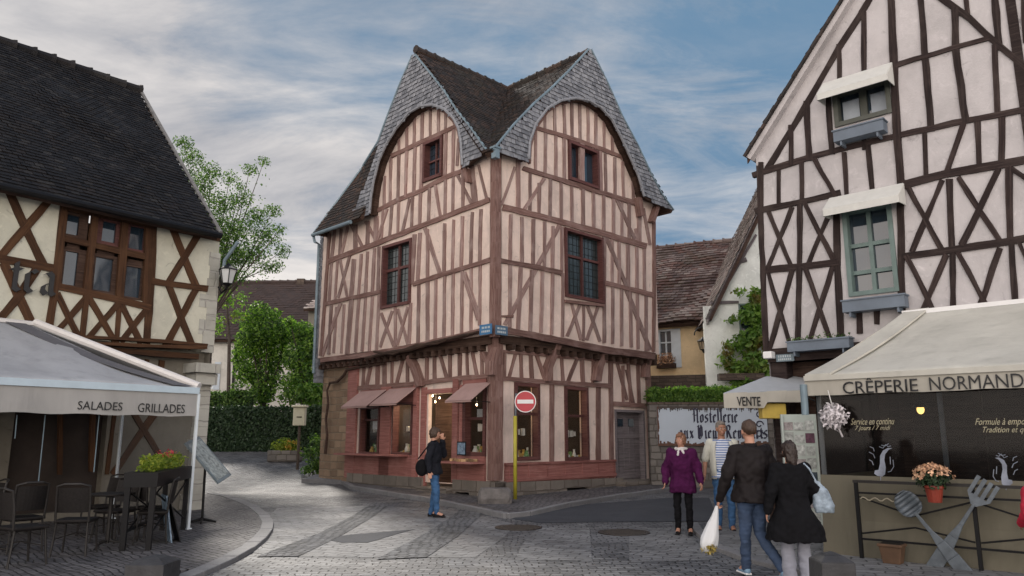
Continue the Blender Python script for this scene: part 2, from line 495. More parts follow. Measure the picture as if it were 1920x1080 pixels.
WOOD_D = m_wood('old_dark_wood', (0.05, 0.028, 0.02), (0.02, 0.012, 0.01), (0.1, 0.065, 0.05))
WOOD_GREY = m_wood('grey_weathered_door', (0.15, 0.13, 0.135), (0.08, 0.07, 0.075), (0.22, 0.20, 0.21))
RED_PAINT = m_wood('dull_red_painted_wood', (0.26, 0.105, 0.09), (0.16, 0.066, 0.058), (0.36, 0.18, 0.16), 0.7, 0.3)
RED_DARK = m_wood('maroon_window_paint', (0.085, 0.033, 0.030), (0.045, 0.02, 0.018), (0.14, 0.065, 0.06), 0.6, 0.2)
SHINGLE = m_tile('silvered_wood_shingle', [(0.115, 0.122, 0.14), (0.185, 0.195, 0.22), (0.265, 0.275, 0.30), (0.145, 0.153, 0.175)], 0.8)
TILE_H = m_tile('brown_clay_tile', [(0.024, 0.022, 0.022), (0.040, 0.032, 0.030), (0.030, 0.028, 0.029), (0.075, 0.05, 0.04), (0.035, 0.032, 0.032)], 0.85, (0.045, 0.042, 0.032))
TILE_L = m_tile('dark_clay_tile', [(0.005, 0.005, 0.0065), (0.010, 0.0095, 0.011), (0.007, 0.0068, 0.0085), (0.018, 0.015, 0.0145), (0.006, 0.006, 0.0075), (0.012, 0.011, 0.012), (0.028, 0.026, 0.025)], 0.75)
TILE_B = m_tile('weathered_brown_tile', [(0.09, 0.06, 0.055), (0.16, 0.09, 0.075), (0.11, 0.085, 0.08), (0.24, 0.19, 0.17), (0.10, 0.065, 0.06)], 0.85, (0.10, 0.085, 0.06))
TILE_F = m_tile('far_red_brown_tile', [(0.045, 0.033, 0.03), (0.065, 0.045, 0.04), (0.055, 0.042, 0.04)], 0.85)
RUBBLE = m_stone('rubble_stone', [(0.12, 0.085, 0.06), (0.24, 0.165, 0.11), (0.34, 0.25, 0.17)], 0.42, 0.22, (0.22, 0.17, 0.12))
PLINTH = m_stone('grey_plinth_stone', [(0.09, 0.08, 0.07), (0.17, 0.15, 0.13), (0.25, 0.22, 0.19)], 0.55, 0.30, (0.12, 0.10, 0.085))
LOWSTONE = m_stone('low_grey_wall_stone', [(0.08, 0.075, 0.07), (0.15, 0.14, 0.13), (0.22, 0.20, 0.18)], 0.36, 0.2, (0.1, 0.09, 0.08))
BROWNSTONE = m_stone('brown_stone_wall', [(0.05, 0.038, 0.032), (0.09, 0.068, 0.055), (0.13, 0.10, 0.08)], 0.3, 0.12, (0.07, 0.055, 0.045))
QUOIN = m_stone('pale_quoin_stone', [(0.33, 0.325, 0.29), (0.42, 0.415, 0.37), (0.48, 0.475, 0.43)], 0.5, 0.33, (0.36, 0.35, 0.32))
SETTS = m_setts('grey_setts', [(0.058, 0.06, 0.065), (0.115, 0.118, 0.124), (0.21, 0.213, 0.218)], 0.19, 0.125, 0.68, (0.02, 0.02, 0.02), spec=.35)
SETTS_D = m_setts('dark_sett_band', [(0.08, 0.082, 0.086), (0.135, 0.138, 0.143), (0.20, 0.203, 0.208)], 0.14, 0.12, 0.8, (0.025, 0.025, 0.025), 0.5, spec=.2)
SETTS_S = m_setts('pavement_setts', [(0.06, 0.058, 0.062), (0.11, 0.105, 0.108), (0.17, 0.165, 0.165)], 0.16, 0.10, 0.72, (0.03, 0.028, 0.027), 0.8, spec=.3)
def m_ground(name, a, b_, rough, fine=60.0, spec=0.5):
    m, t, b, o = newmat(name)
    geo = nd(t, 'ShaderNodeNewGeometry').outputs['Position']
    n1 = nz(t, geo, 0.8, 6, 0.65, 0.4); n2 = nz(t, geo, fine, 3, 0.7); n3 = nz(t, geo, 3.5, 5, 0.7)
    c = ramp(t, n1, [(0.32, a), (0.68, b_)])
    c = mixc(t, mth(t, 'MULTIPLY', mth(t, 'SUBTRACT', n2, 0.5, True), 2.2, True), c, tuple(x * 1.6 for x in b_))
    c = mixc(t, mth(t, 'MULTIPLY', mth(t, 'SUBTRACT', n3, 0.54, True), 3.0, True), c, tuple(x * 0.62 for x in a))
    t.links.new(c, b.inputs['Base Color']); b.inputs['Roughness'].default_value = rough
    b.inputs['Specular IOR Level'].default_value = spec
    bump(t, b, n2, 0.5, 0.006)
    return m
CONCRETE = m_setts('pale_worn_paving', [(0.12, 0.122, 0.125), (0.165, 0.167, 0.17), (0.23, 0.232, 0.235)], 0.30, 0.17, 0.7, (0.07, 0.073, 0.075), 0.35, 0.16, spec=.35)
ASPHALT = m_ground('asphalt', (0.045, 0.048, 0.056), (0.062, 0.066, 0.075), 0.85, spec=.2)
KERB = m_ground('kerb_stone', (0.12, 0.12, 0.125), (0.19, 0.19, 0.195), 0.75)
def m_canvas(name, col, sc=1.0):
    m, t, b, o = newmat(name)
    geo = nd(t, 'ShaderNodeNewGeometry').outputs['Position']
    n1 = nz(t, geo, 0.8, 4, 0.6, 0.5); n2 = nz(t, mapn(t, geo, (3.2, 3.2, 0.7)), 1.1, 3, 0.45, 0.3); n3 = nz(t, mapn(t, geo, (5, 5, 0.9)), 1.0, 4, 0.6)
    c = ramp(t, n1, [(0.3, tuple(x * .84 for x in col)), (0.7, tuple(min(1, x * 1.1) for x in col))])
    c = mixc(t, mth(t, 'MULTIPLY', mth(t, 'SUBTRACT', n3, 0.52, True), 2.0, True), c, tuple(x * .68 for x in col))
    t.links.new(c, b.inputs['Base Color']); b.inputs['Roughness'].default_value = .75; b.inputs['Specular IOR Level'].default_value = .25
    bump(t, b, n2, 0.35, 0.06)
    return m
CANVAS_R = m_canvas('cream_canvas', (0.50, 0.49, 0.44))
CANVAS_L = m_canvas('grey_white_canvas', (0.36, 0.37, 0.385))
CANVAS_P = m_canvas('dusty_pink_canvas', (0.36, 0.24, 0.22))
BLACK = m_plain('black_paint', (0.007, 0.007, 0.008), 0.5, 0.2, 5.0, spec=0.2)
METAL = m_plain('dull_steel', (0.11, 0.13, 0.15), 0.5, 0.3, 8.0, metal=0.2)
WHITE_METAL = m_plain('white_painted_metal', (0.62, 0.68, 0.72), 0.4, 0.08, 4.0)
ZINC = m_plain('blue_grey_zinc', (0.16, 0.22, 0.26), 0.5, 0.2, 3.0, metal=0.2)
GREYBOX = m_plain('blue_grey_paint', (0.12, 0.15, 0.19), 0.6, 0.15, 3.0)
GREEN_FRAME = m_plain('grey_green_paint', (0.11, 0.16, 0.15), 0.55, 0.15, 4.0)
DARKIN = m_plain('room_shade_colour', (0.035, 0.026, 0.022), 0.9, 0.3, 2.0)  # the gloom of unlit rooms is put into this colour
GLASS = m_glass('window_glass', (0.02, 0.034, 0.05), 0.05)
GLASS.node_tree.nodes['Principled BSDF'].inputs['IOR'].default_value = 1.6
GLASS_B = m_glass('leaded_window_glass', (0.028, 0.04, 0.042), 0.16, 1.0, 0.05)
GLASS_T = m_glass('shade_tint_glass', (0.006, 0.006, 0.006), 0.06, 0.40, 0.0)  # black tint added to deepen the shade inside the terrace
GLASS_T.node_tree.nodes['Principled BSDF'].inputs['Specular IOR Level'].default_value = 0.22
GLASS_S = m_glass('shopfront_glass', (0.01, 0.012, 0.012), 0.05, 0.13, 0.0)
PLASTIC = m_glass('clear_plastic_sheet', (0.10, 0.11, 0.12), 0.25, 0.22, 0.0)
LETTER = m_plain('black_lettering', (0.015, 0.015, 0.016), 0.6, 0.1, 4.0)
WHITE = m_plain('white_paint', (0.72, 0.72, 0.72), 0.6, 0.05, 3.0)

# ------------------------------------------------------------------ facade builders
def beam(mb, F, pts, wpx, w1, w0=-0.05, jit=0.010, seg=0.3):
    """a hewn timber seen along photo points pts, wpx photo pixels wide, its front at w1"""
    P = []
    for i, (x, y) in enumerate(pts):
        a = pts[max(0, i - 1)]; b = pts[min(len(pts) - 1, i + 1)]
        dx, dy = b[0] - a[0], b[1] - a[1]; l = math.hypot(dx, dy)
        nx, ny = -dy / l * wpx / 2, dx / l * wpx / 2
        P.append((F.q(x + nx, y + ny, w1), F.q(x - nx, y - ny, w1)))
    st = []
    for (a0, b0), (a1, b1) in zip(P, P[1:]):
        L = math.hypot((a1[0] + b1[0] - a0[0] - b0[0]) / 2, (a1[1] + b1[1] - a0[1] - b0[1]) / 2)
        n = max(1, int(L / seg))
        for k in range(n + 1):
            if st and k == 0: continue
            s = k / n
            j1, j2 = random.uniform(-jit, jit), random.uniform(-jit, jit)
            k1, k2 = random.uniform(-jit, jit), random.uniform(-jit, jit)
            st.append(((a0[0] + (a1[0] - a0[0]) * s + j1, a0[1] + (a1[1] - a0[1]) * s + k1),
                       (b0[0] + (b1[0] - b0[0]) * s + j2, b0[1] + (b1[1] - b0[1]) * s + k2)))
    vs = []; fs = []
    dw = random.uniform(-0.004, 0.004)
    for a, b in st:
        vs += [F.p(*a, w1 + dw), F.p(*b, w1 + dw), F.p(*b, w0), F.p(*a, w0)]
    n = len(st)
    for i in range(n - 1):
        for k in range(4):
            fs.append((4 * i + k, 4 * i + (k + 1) % 4, 4 * i + 4 + (k + 1) % 4, 4 * i + 4 + k))
    fs.append((0, 1, 2, 3)); fs.append((4 * n - 4, 4 * n - 3, 4 * n - 2, 4 * n - 1))
    mb.mesh(vs, fs, (F.p(*st[-1][0]) - F.p(*st[0][0])).normalized())
def beams(mb, F, Z, L, w1, sc=1.0):
    """L: (x0,y0,x1,y1,...,width) in zoom units"""
    for b in L:
        *p, w = b
        pts = Z(*p)
        k = (Z(0, 0, 1, 0)[1][0] - Z(0, 0, 1, 0)[0][0])
        beam(mb, F, pts, w * k * sc, w1 + random.uniform(-0.006, 0.006))
def wall(mb, F, outer, holes=(), w=0.0, thick=0.2):
    loops = [list(outer)] + [list(h) for h in holes]
    flat = [p for l in loops for p in l]
    tri = tessellate_polygon([[Vector((p[0], p[1], 0)) for p in l] for l in loops])
    mb.mesh([F.p(p[0], p[1], w) for p in flat], [tuple(t) for t in tri])
    mb.mesh([F.p(p[0], p[1], w - thick) for p in flat], [tuple(t) for t in tri])
    for l in loops:
        for a, b in zip(l, l[1:] + l[:1]):
            mb.face([F.p(*a, w), F.p(*b, w), F.p(*b, w - thick), F.p(*a, w - thick)])
def rect(F, pts, w=0.0):
    q = [F.q(x, y, w) for x, y in pts]
    us = sorted(a for a, _ in q); zs = sorted(b for _, b in q)
    return (us[0] + us[1]) / 2, (us[2] + us[3]) / 2, (zs[0] + zs[1]) / 2, (zs[2] + zs[3]) / 2
def loop(r): return [(r[0], r[2]), (r[1], r[2]), (r[1], r[3]), (r[0], r[3])]
def window(F, r, parent, fmat, gmat, nx=2, ny=2, fw=0.07, bar=0.04, rec=-0.10, w=0.0, split=None, name='window', lead=0, sash=None):
    u0, u1, z0, z1 = r
    m = MB()
    m.fbox(F, u0, u0 + fw, z0, z1, rec - 0.05, w + 0.02); m.fbox(F, u1 - fw, u1, z0, z1, rec - 0.05, w + 0.02)
    m.fbox(F, u0 + fw, u1 - fw, z0, z0 + fw, rec - 0.05, w + 0.03); m.fbox(F, u0 + fw, u1 - fw, z1 - fw, z1, rec - 0.05, w + 0.02)
    for i in range(1, nx):
        u = u0 + (u1 - u0) * i / nx
        m.fbox(F, u - bar / 2, u + bar / 2, z0 + fw, z1 - fw, rec - 0.02, rec + 0.06)
    ys = split if split else [i / ny for i in range(1, ny)]
    for s in ys:
        z = z0 + (z1 - z0) * s
        for i in range(nx):
            a = u0 + (u1 - u0) * i / nx + (fw if i == 0 else bar / 2); b = u0 + (u1 - u0) * (i + 1) / nx - (fw if i == nx - 1 else bar / 2)
            m.fbox(F, a, b, z - bar / 2, z + bar / 2, rec - 0.02, rec + 0.055)
    wo = m.build(name, fmat, parent)
    g = MB(); g.fbox(F, u0 + fw * 0.5, u1 - fw * 0.5, z0 + fw * 0.5, z1 - fw * 0.5, rec - 0.012, rec - 0.002)
    g.build('pane', gmat, wo)
    if lead:
        l = MB(); n = int((u1 - u0) / lead) + 1
        for i in range(1, n):
            u = u0 + (u1 - u0) * i / n; l.fbox(F, u - 0.006, u + 0.006, z0 + fw, z1 - fw, rec - 0.004, rec + 0.006)
        k = int((z1 - z0) / lead / 1.2) + 1
        for i in range(1, k):
            z = z0 + (z1 - z0) * i / k; l.fbox(F, u0 + fw, u1 - fw, z - 0.006, z + 0.006, rec - 0.0045, rec + 0.0055)
        l.build('leading', BLACK, wo)
    return wo
def tiles(mb, o, U, V, poly, tw, th, lift=0.018, jit=0.004, wob=0.0, hang=False):
    """overlapping tiles on the plane o + u*U + v*V (V up the slope) wherever the centre lies inside poly"""
    U = U.normalized(); V = V.normalized(); Nn = U.cross(V).normalized()
    if Nn.dot(EYE - o) < 0 and hang: Nn = -Nn
    if not hang and Nn.z < 0: Nn = -Nn
    def inside(x, y):
        c = False
        for (x0, y0), (x1, y1) in zip(poly, poly[1:] + poly[:1]):
            if (y0 > y) != (y1 > y) and x < (x1 - x0) * (y - y0) / (y1 - y0) + x0: c = not c
        return c
    us = [p[0] for p in poly]; vs_ = [p[1] for p in poly]
    r = 0; y = min(vs_)
    while y < max(vs_):
        x = min(us) - (tw / 2 if r % 2 else 0)
        while x < max(us):
            if inside(x + tw / 2, y + th / 2):
                j = random.uniform(-jit, jit); l2 = lift + random.uniform(-jit, jit)
                yb = y + random.uniform(-jit, jit) * 1.5
                sag = wob * (.6 + noise.noise(Vector((x * 0.7, y * 0.7, 3.1))))
                a = o + U * (x + j) + V * yb; b = o + U * (x + tw - 0.004 + j) + V * yb
                up = V * (th * 1.02 + (y - yb))
                A = Nn * (l2 + sag); B = Nn * (0.004 + sag)
                mb.mesh([a + A, b + A, b + up + B, a + up + B, a + B - Nn * .006, b + B - Nn * .006], [(0, 1, 2, 3), (4, 5, 1, 0)])
            x += tw
        y += th; r += 1
def ridge(mb, a, b, r=0.10, step=0.36, bump_=0.03):
    a, b = Vector(a), Vector(b); L = (b - a).length; n = max(1, int(L / step)); d = (b - a) / n
    for i in range(n):
        p = a + d * i
        mb.tube([p - d * 0.04, p + d * 0.18, p + d * 1.02], [r * 1.18 + bump_ * random.uniform(.3, 1), r * 1.12, r * 0.96], 8)
def text(s, size, mat, parent, origin, U, V, w=0.006, font_shear=0.0, align='LEFT', space=1.0, bold=0.0, xs=1.0, name='lettering'):
    cu = bpy.data.curves.new('txt', 'FONT'); cu.body = s; cu.size = size; cu.extrude = w; cu.shear = font_shear
    cu.align_x = align; cu.space_character = space; cu.offset = bold; cu.resolution_u = 3
    ob = bpy.data.objects.new('txt', cu); COL.objects.link(ob)
    dg = bpy.context.evaluated_depsgraph_get(); dg.update()
    me = bpy.data.meshes.new_from_object(ob.evaluated_get(dg))
    bpy.data.objects.remove(ob)
    U = U.normalized(); V = V.normalized(); W = U.cross(V)
    O = ORG.get(parent.name, Vector()) if parent else Vector(origin)
    for v in me.vertices:
        c = v.co; v.co = Vector(origin) + U * c.x * xs + V * c.y + W * c.z - O
    me.materials.clear(); me.materials.append(mat)
    o = bpy.data.objects.new(name, me); COL.objects.link(o)
    if parent: o.parent = parent
    else: o.location = O
    ORG[o.name] = O
    return o
# ================================================================== SETTING: ground
def sheet(name, pts, mat, dz, subdiv=False, label=None, thick=0.0):
    """a flat paving area (ground points) laid dz above the ground, following its slope"""
    bm = bmesh.new()
    vs = [bm.verts.new((p[0], p[1], 0)) for p in pts]
    f = bm.faces.new(vs)
    for y, _ in KN[1:-1]:
        bmesh.ops.bisect_plane(bm, geom=bm.verts[:] + bm.edges[:] + bm.faces[:], plane_co=(0, y, 0), plane_no=(0, 1, 0))
    bmesh.ops.recalc_face_normals(bm, faces=bm.faces)
    if bm.faces[:][0].normal.z < 0: bmesh.ops.reverse_faces(bm, faces=bm.faces)
    for v in bm.verts: v.co.z = gh(v.co.x, v.co.y) + dz
    if thick:
        r = bmesh.ops.extrude_face_region(bm, geom=bm.faces[:])
        for g in r['geom']:
            if isinstance(g, bmesh.types.BMVert): g.co.z -= thick
        bmesh.ops.recalc_face_normals(bm, faces=bm.faces)
    me = bpy.data.meshes.new(name); bm.to_mesh(me); bm.free()
    me.materials.append(mat)
    o = bpy.data.objects.new(name, me); COL.objects.link(o)
    o['kind'] = 'structure'
    return o
def gp(*a): return [G(a[i], a[i + 1]) for i in range(0, len(a), 2)]
mb = MB()
xs = [-600, -60, -20, 20, 60, 600]; ys = [-40, 0, 16, 24.5, 31, 60, 200, 900]
for i in range(len(xs) - 1):
    for j in range(len(ys) - 1):
        mb.face([(xs[i], ys[j], gh(0, ys[j])), (xs[i + 1], ys[j], gh(0, ys[j])), (xs[i + 1], ys[j + 1], gh(0, ys[j + 1])), (xs[i], ys[j + 1], gh(0, ys[j + 1]))])
tag(mb.build('ground', SETTS, weld=True), kind='structure')
# pale worn paving between bands of setts
sheet('paving', gp(520, 952, 700, 948, 880, 960, 965, 983, 945, 1008, 890, 1046, 520, 1044, 440, 1030), CONCRETE, 0.004)
sheet('paving', gp(1010, 990, 1105, 990, 1110, 1052, 965, 1050, 985, 1012), CONCRETE, 0.004)
sheet('paving', gp(1180, 992, 1258, 990, 1300, 1012, 1345, 1050, 1180, 1055), CONCRETE, 0.004)
sheet('road', gp(960, 973, 1000, 962, 1100, 946, 1258, 934, 1330, 934, 1345, 970, 1330, 978, 1150, 979, 1010, 981), ASPHALT, 0.008)
sheet('repaired_paving', gp(608, 1012, 650, 1004, 780, 993, 752, 1000, 690, 1018, 640, 1018), ASPHALT, 0.009)
# gutter bands
sheet('paving', gp(696, 945, 730, 947, 640, 1005, 560, 1044, 480, 1045, 600, 1000), SETTS_D, 0.011)
sheet('paving', gp(862, 957, 905, 964, 860, 1005, 800, 1046, 705, 1050, 800, 1000), SETTS_D, 0.012)
# pavement round the corner shop
pv = gp(640, 905, 660, 917, 760, 934, 800, 940, 905, 962, 950, 972, 990, 968, 1060, 952, 1150, 936, 1235, 924, 1262, 920)
back = gp(1262, 893, 1225, 893, 945, 915, 925, 915, 640, 890)
sheet('pavement', pv + back, SETTS_S, 0.09, thick=0.2)
def kerbline(name, pts, w, h, mat=KERB, L=0.7, ht=0.2):
    """kerb stones along ground points"""
    m = MB(); P = [Vector((p[0], p[1], 0)) for p in pts]
    # resample
    Q = [P[0]]; 
    for a, b in zip(P, P[1:]):
        n = max(1, round((b - a).length / L))
        for k in range(1, n + 1): Q.append(a.lerp(b, k / n))
    for i, (a, b) in enumerate(zip(Q, Q[1:])):
        d = (b - a).normalized(); nn = Vector((-d.y, d.x, 0)) * w / 2
        g = d * 0.006; dz = random.uniform(-.006, .006)
        A = [a + nn + g, b + nn - g, b - nn - g, a - nn + g]
        lo = [p + Vector((0, 0, gh(p.x, p.y) + h - ht)) for p in A]; hi = [p + Vector((0, 0, gh(p.x, p.y) + h + dz)) for p in A]
        m.loft(lo, hi, d)
    o = m.build(name, mat, bevel=0.012); tag(o, kind='structure'); return o
kerbline('kerb', pv, 0.14, 0.103)
# the raised terrace pavement on the left with its rounded kerb
arc = gp(395, 1068, 430, 1052, 462, 1034, 487, 1014, 499, 998, 502, 984, 494, 970, 476, 955, 450, 943, 420, 933, 395, 929)
sheet('pavement', arc + [G(300, 925), Vector((-14, 14, 0)), Vector((-14, 4, 0)), Vector((-5.5, 7.5, 0)), G(330, 1079)], SETTS_S, 0.05, thick=0.2)
kerbline('kerb', [G(330, 1095)] + arc, 0.21, 0.062, L=0.6)
# terrace pavement on the right
rp = gp(1262, 935, 1290, 1008, 1330, 1040, 1390, 1062, 1450, 1085)
sheet('pavement', [G(1310, 1000), G(1345, 1030), G(1400, 1052), G(1500, 1075), Vector((4.2, 8.2, 0)), Vector((9, 4, 0)), Vector((12, 10, 0)), Vector((5.2, 14.2, 0)), Vector((4.3, 14.6, 0))], CONCRETE, 0.05, thick=0.2)
kerbline('kerb', [G(1300, 985), G(1310, 1000), G(1345, 1030), G(1400, 1052), G(1500, 1075), Vector((4.2, 8.2, 0))], 0.16, 0.06)
# stepping slab by the shop's far corner
sl = gp(565, 905, 640, 908, 648, 898, 600, 893)
sheet('pavement', sl, KERB, 0.12, thick=0.25)
# manhole covers and drain plates
def cover(px, py, rx, kind):
    p = G(px, py); m = MB(); n = 24
    m.lathe(p + Vector((0, 0, 0.0)), [(rx, 0.0), (rx, 0.016), (rx - .03, 0.018), (rx - .05, 0.012)], n)
    for k in range(-3, 4):
        h = math.sqrt(max(0, (rx - .07) ** 2 - (k * rx / 4.2) ** 2))
        m.box(p + Vector((0, k * rx / 4.2, 0.013)), (2 * h, 0.03, 0.012))
    return m.build('manhole_cover', ASPHALT if kind else BLACKIRON, org=p)
BLACKIRON = m_plain('worn_cast_iron', (0.05, 0.045, 0.042), 0.5, 0.3, 12.0, metal=0.5)
tag(cover(972, 990, 0.42, 0), 'dark round manhole cover in the paving below the no entry sign', 'manhole cover')
tag(cover(1170, 999, 0.44, 0), 'rusty round manhole cover left of the woman in purple', 'manhole cover')

# ================================================================== CORNER HOUSE
CX, CY = -0.4108, 18.8887
LW = Fac((CX, CY), (-0.70, 0.714))          # lower walls
RW = Fac((CX, CY), (0.714, 0.70))
JET = 0.26
UC = Vector((CX, CY, 0)) + LW.N * JET + RW.N * JET
LU = Fac(UC, LW.D); RU = Fac(UC, RW.D)       # jettied upper walls
house = thing('half_timbered_house', 'tall red-timbered corner house with twin shingled arched gables, shop below', 'house', (CX, CY, 0))
Z3 = Zm(560, 60, 2.7); Z4 = Zm(880, 60, 2.7); Z5 = Zm(560, 400, 2.7); Z6 = Zm(880, 400, 2.7)
A7 = Zm(580, 640, 2.842); B7 = Zm(880, 640, 2.7)
_b = beams
def beams(mb, F, Z, L, w1, sc=0.80, ext=7):
    Q = []
    for b in L:
        if w1 < .04 and len(b) >= 5:      # studs run on a little behind the rails
            b = list(b); dx, dy = b[-3] - b[-5], b[-2] - b[-4]; l = math.hypot(dx, dy); b[-3] += dx / l * ext; b[-2] += dy / l * ext
            dx, dy = b[0] - b[2], b[1] - b[3]; l = math.hypot(dx, dy); b[0] += dx / l * ext; b[1] += dy / l * ext
        Q.append(tuple(b))
    _b(mb, F, Z, Q, w1, sc)
def q(F, P, w=0.0): return [F.q(x, y, w) for x, y in P]
# windows of the upper floors
wl1 = rect(LU, Z5(430, 170, 578, 122, 568, 455, 418, 490)); wl2 = rect(LU, Z3(637, 565, 735, 520, 730, 730, 634, 765))
wr1 = rect(RU, Z6(480, 80, 680, 120, 672, 455, 482, 425)); wr2 = rect(RU, Z4(497, 553, 650, 600, 652, 800, 499, 748))
ztop_l = LU.q(*Z3(620, 385)[0])
# arches
def arch_px(Z, *a): return Z(*a)
AL = Z3(835, 678, 828, 560, 815, 490, 790, 440, 745, 395, 685, 372, 625, 378, 565, 412, 500, 490, 450, 570, 412, 655, 385, 760, 372, 840, 365, 922)
AR = Z4(295, 648, 300, 560, 330, 470, 390, 390, 460, 350, 530, 338, 600, 350, 660, 385, 715, 445, 765, 540, 810, 640, 850, 730, 880, 835)
WL = 8.40; WR = 6.95
jz = 4.08
zl = [LU.q(x, y, 0.0) for x, y in AL]; zr = [RU.q(x, y, 0.0) for x, y in AR]
# upper walls: rectangle to the eaves plus the gable field (runs on behind the shingled panels)
m = MB()
aL = LU.q(776, 106, 0.4); aR = RU.q(1105, 92, 0.4)
wall(m, LU, [(0, jz), (WL, jz), (WL, 8.55), (6.7, 8.9), (aL[0], aL[1] - 0.5), (0.35, 9.0), (0, 8.9)], [loop(wl1), loop(wl2)], 0, 0.22)
m.build('wall', PLASTER, house)
m = MB()
wall(m, RU, [(0, jz), (WR, jz), (WR, 8.9), (aR[0], aR[1] - 0.5), (0.35, 9.0), (0, 8.9)], [loop(wr1), loop(wr2)], 0, 0.22)
m.build('wall', PLASTER, house)
# hidden rear walls
bk = UC + LU.D * WL + RU.D * WR
m = MB()
FB1 = Fac(UC + LU.D * WL, RU.D); FB2 = Fac(UC + RU.D * WR, LU.D)
for F, L in ((FB1, WR), (FB2, WL)):
    m.face([F.p(0, jz), F.p(L, jz), F.p(L, 8.9), F.p(0, 8.9)])
m.build('wall', PLASTER, house)
# slate hung flank strip seen edge-on at the far left
m = MB()
tiles(m, LU.p(WL + 0.01, 3.5, 0.02), -RU.D, Vector((0, 0, 1)), [(-0.35, 0), (0.0, 0), (0, 5.0), (-0.35, 5.0)], 0.12, 0.16, 0.03, 0.01, hang=True)
E1 = LU.p(WL, 3.3, 0.0)
z = 3.3
while z < 8.45:
    m.par(LU.p(WL, z, -0.4), LU.D * 0.17, LU.N * 0.43, Vector((0, 0, 0.13)), LU.D)
    m.par(LU.p(WL, z + .13, -0.4), LU.D * 0.14, LU.N * 0.41, Vector((0, 0, 0.03)), LU.D)
    z += 0.16
m.build('shingle_strip', SHINGLE, house)

# --- timbers, left upper wall
m = MB(); n = MB()
beams(n, LU, Z3, [  # rails
    (465, 628, 640, 545, 800, 472, 22), (385, 908, 500, 850, 620, 800, 740, 735, 850, 692, 26)], 0.045)
beams(n, LU, lambda *a: list(zip(a[::2], a[1::2])), [
    (614, 490, 708, 455, 820, 411, 917, 374, 11), (607, 570, 660, 558, 712, 547, 9), (773, 533, 826, 515, 875, 500, 918, 487, 10)], 0.045)
beams(m, LU, Z3, [
    (505, 545, 505, 600, 14), (545, 470, 545, 590, 15), (585, 410, 582, 570, 16), (625, 385, 622, 548, 18), (665, 378, 665, 530, 14), (705, 384, 705, 512, 14), (742, 405, 740, 495, 14),
    (432, 735, 430, 882, 14), (465, 640, 460, 862, 16), (505, 615, 500, 845, 16), (545, 595, 538, 828, 15), (587, 575, 580, 810, 17), (622, 560, 618, 795, 20), (745, 500, 738, 735, 17), (782, 485, 778, 715, 17),
    (425, 895, 418, 1040, 15), (445, 900, 395, 1062, 15), (470, 880, 460, 1025, 15), (505, 865, 500, 1012, 15), (558, 848, 525, 1003, 15), (575, 835, 570, 990, 16), (615, 812, 610, 975, 20),
    (660, 790, 655, 960, 17), (690, 780, 715, 935, 16), (740, 745, 738, 930, 17), (780, 728, 778, 915, 17), (800, 722, 870, 862, 18), (830, 705, 828, 892, 17), (872, 680, 892, 868, 34), (910, 680, 950, 845, 16),
    (805, 545, 800, 670, 14)], 0.03)
beams(m, LU, Z5, [
    (180, 92, 165, 228, 17), (212, 85, 205, 215, 17), (245, 75, 215, 205, 15), (285, 65, 285, 195, 24), (265, 60, 322, 172, 18), (350, 45, 345, 165, 20), (390, 20, 388, 150, 26), (340, 45, 385, 130, 17),
    (165, 245, 152, 440, 16), (195, 235, 182, 432, 14), (208, 238, 243, 420, 15), (255, 220, 200, 420, 15), (278, 238, 263, 432, 26), (315, 212, 300, 422, 15), (347, 200, 335, 412, 16), (382, 182, 370, 405, 17), (405, 175, 400, 398, 18),
    (612, 105, 600, 345, 20), (650, 85, 650, 335, 18), (640, 80, 712, 305, 24), (737, 55, 733, 310, 18), (783, 38, 776, 292, 18), (828, 20, 820, 282, 18), (877, 0, 868, 270, 18), (920, -15, 913, 258, 18), (585, 112, 572, 352, 22),
    (162, 470, 150, 705, 15), (208, 460, 118, 715, 18), (190, 480, 176, 700, 15), (228, 468, 214, 702, 15), (266, 430, 243, 706, 24), (302, 435, 286, 698, 17), (337, 430, 320, 692, 17), (372, 425, 356, 690, 17), (405, 420, 392, 690, 18),
    (418, 510, 478, 668, 17), (470, 500, 412, 672, 16), (487, 480, 487, 668, 17), (500, 490, 548, 655, 17), (548, 480, 498, 660, 16), (565, 460, 556, 660, 18),
    (607, 360, 602, 652, 18), (650, 345, 650, 648, 20), (693, 330, 689, 645, 18), (737, 315, 733, 635, 18), (780, 305, 776, 632, 18), (826, 298, 822, 622, 18), (835, 305, 908, 530, 32), (872, 280, 870, 605, 18), (917, 270, 913, 560, 17)], 0.03)
m.build('timber_studs', WOOD_V, house)
# layered jetty beam
beams(n, LU, Z5, [(108, 742, 340, 716, 600, 668, 800, 622, 925, 592, 30)], 0.07)
beams(n, LW, Z5, [(120, 765, 340, 738, 600, 694, 800, 648, 935, 620, 22)], 0.16)
n.build('timber_rails', WOOD_H, house)
m = MB()
for k in range(26):       # joist ends under the jetty
    u = 0.35 + k * 0.31
    m.fbox(LW, u, u + 0.13, 3.72 + 0.0, 3.86, -0.05, 0.22 + random.uniform(-.02, .02))
for k in range(19):
    u = 0.35 + k * 0.34
    m.fbox(RW, u, u + 0.13, 3.74, 3.88, -0.05, 0.22 + random.uniform(-.02, .02))
m.fbox(LW, 0, 8.1, 3.86, 4.07, -0.1, 0.18); m.fbox(RW, 0, 6.7, 3.88, 4.07, -0.1, 0.18)
m.build('jetty_joists', WOOD_D, house)

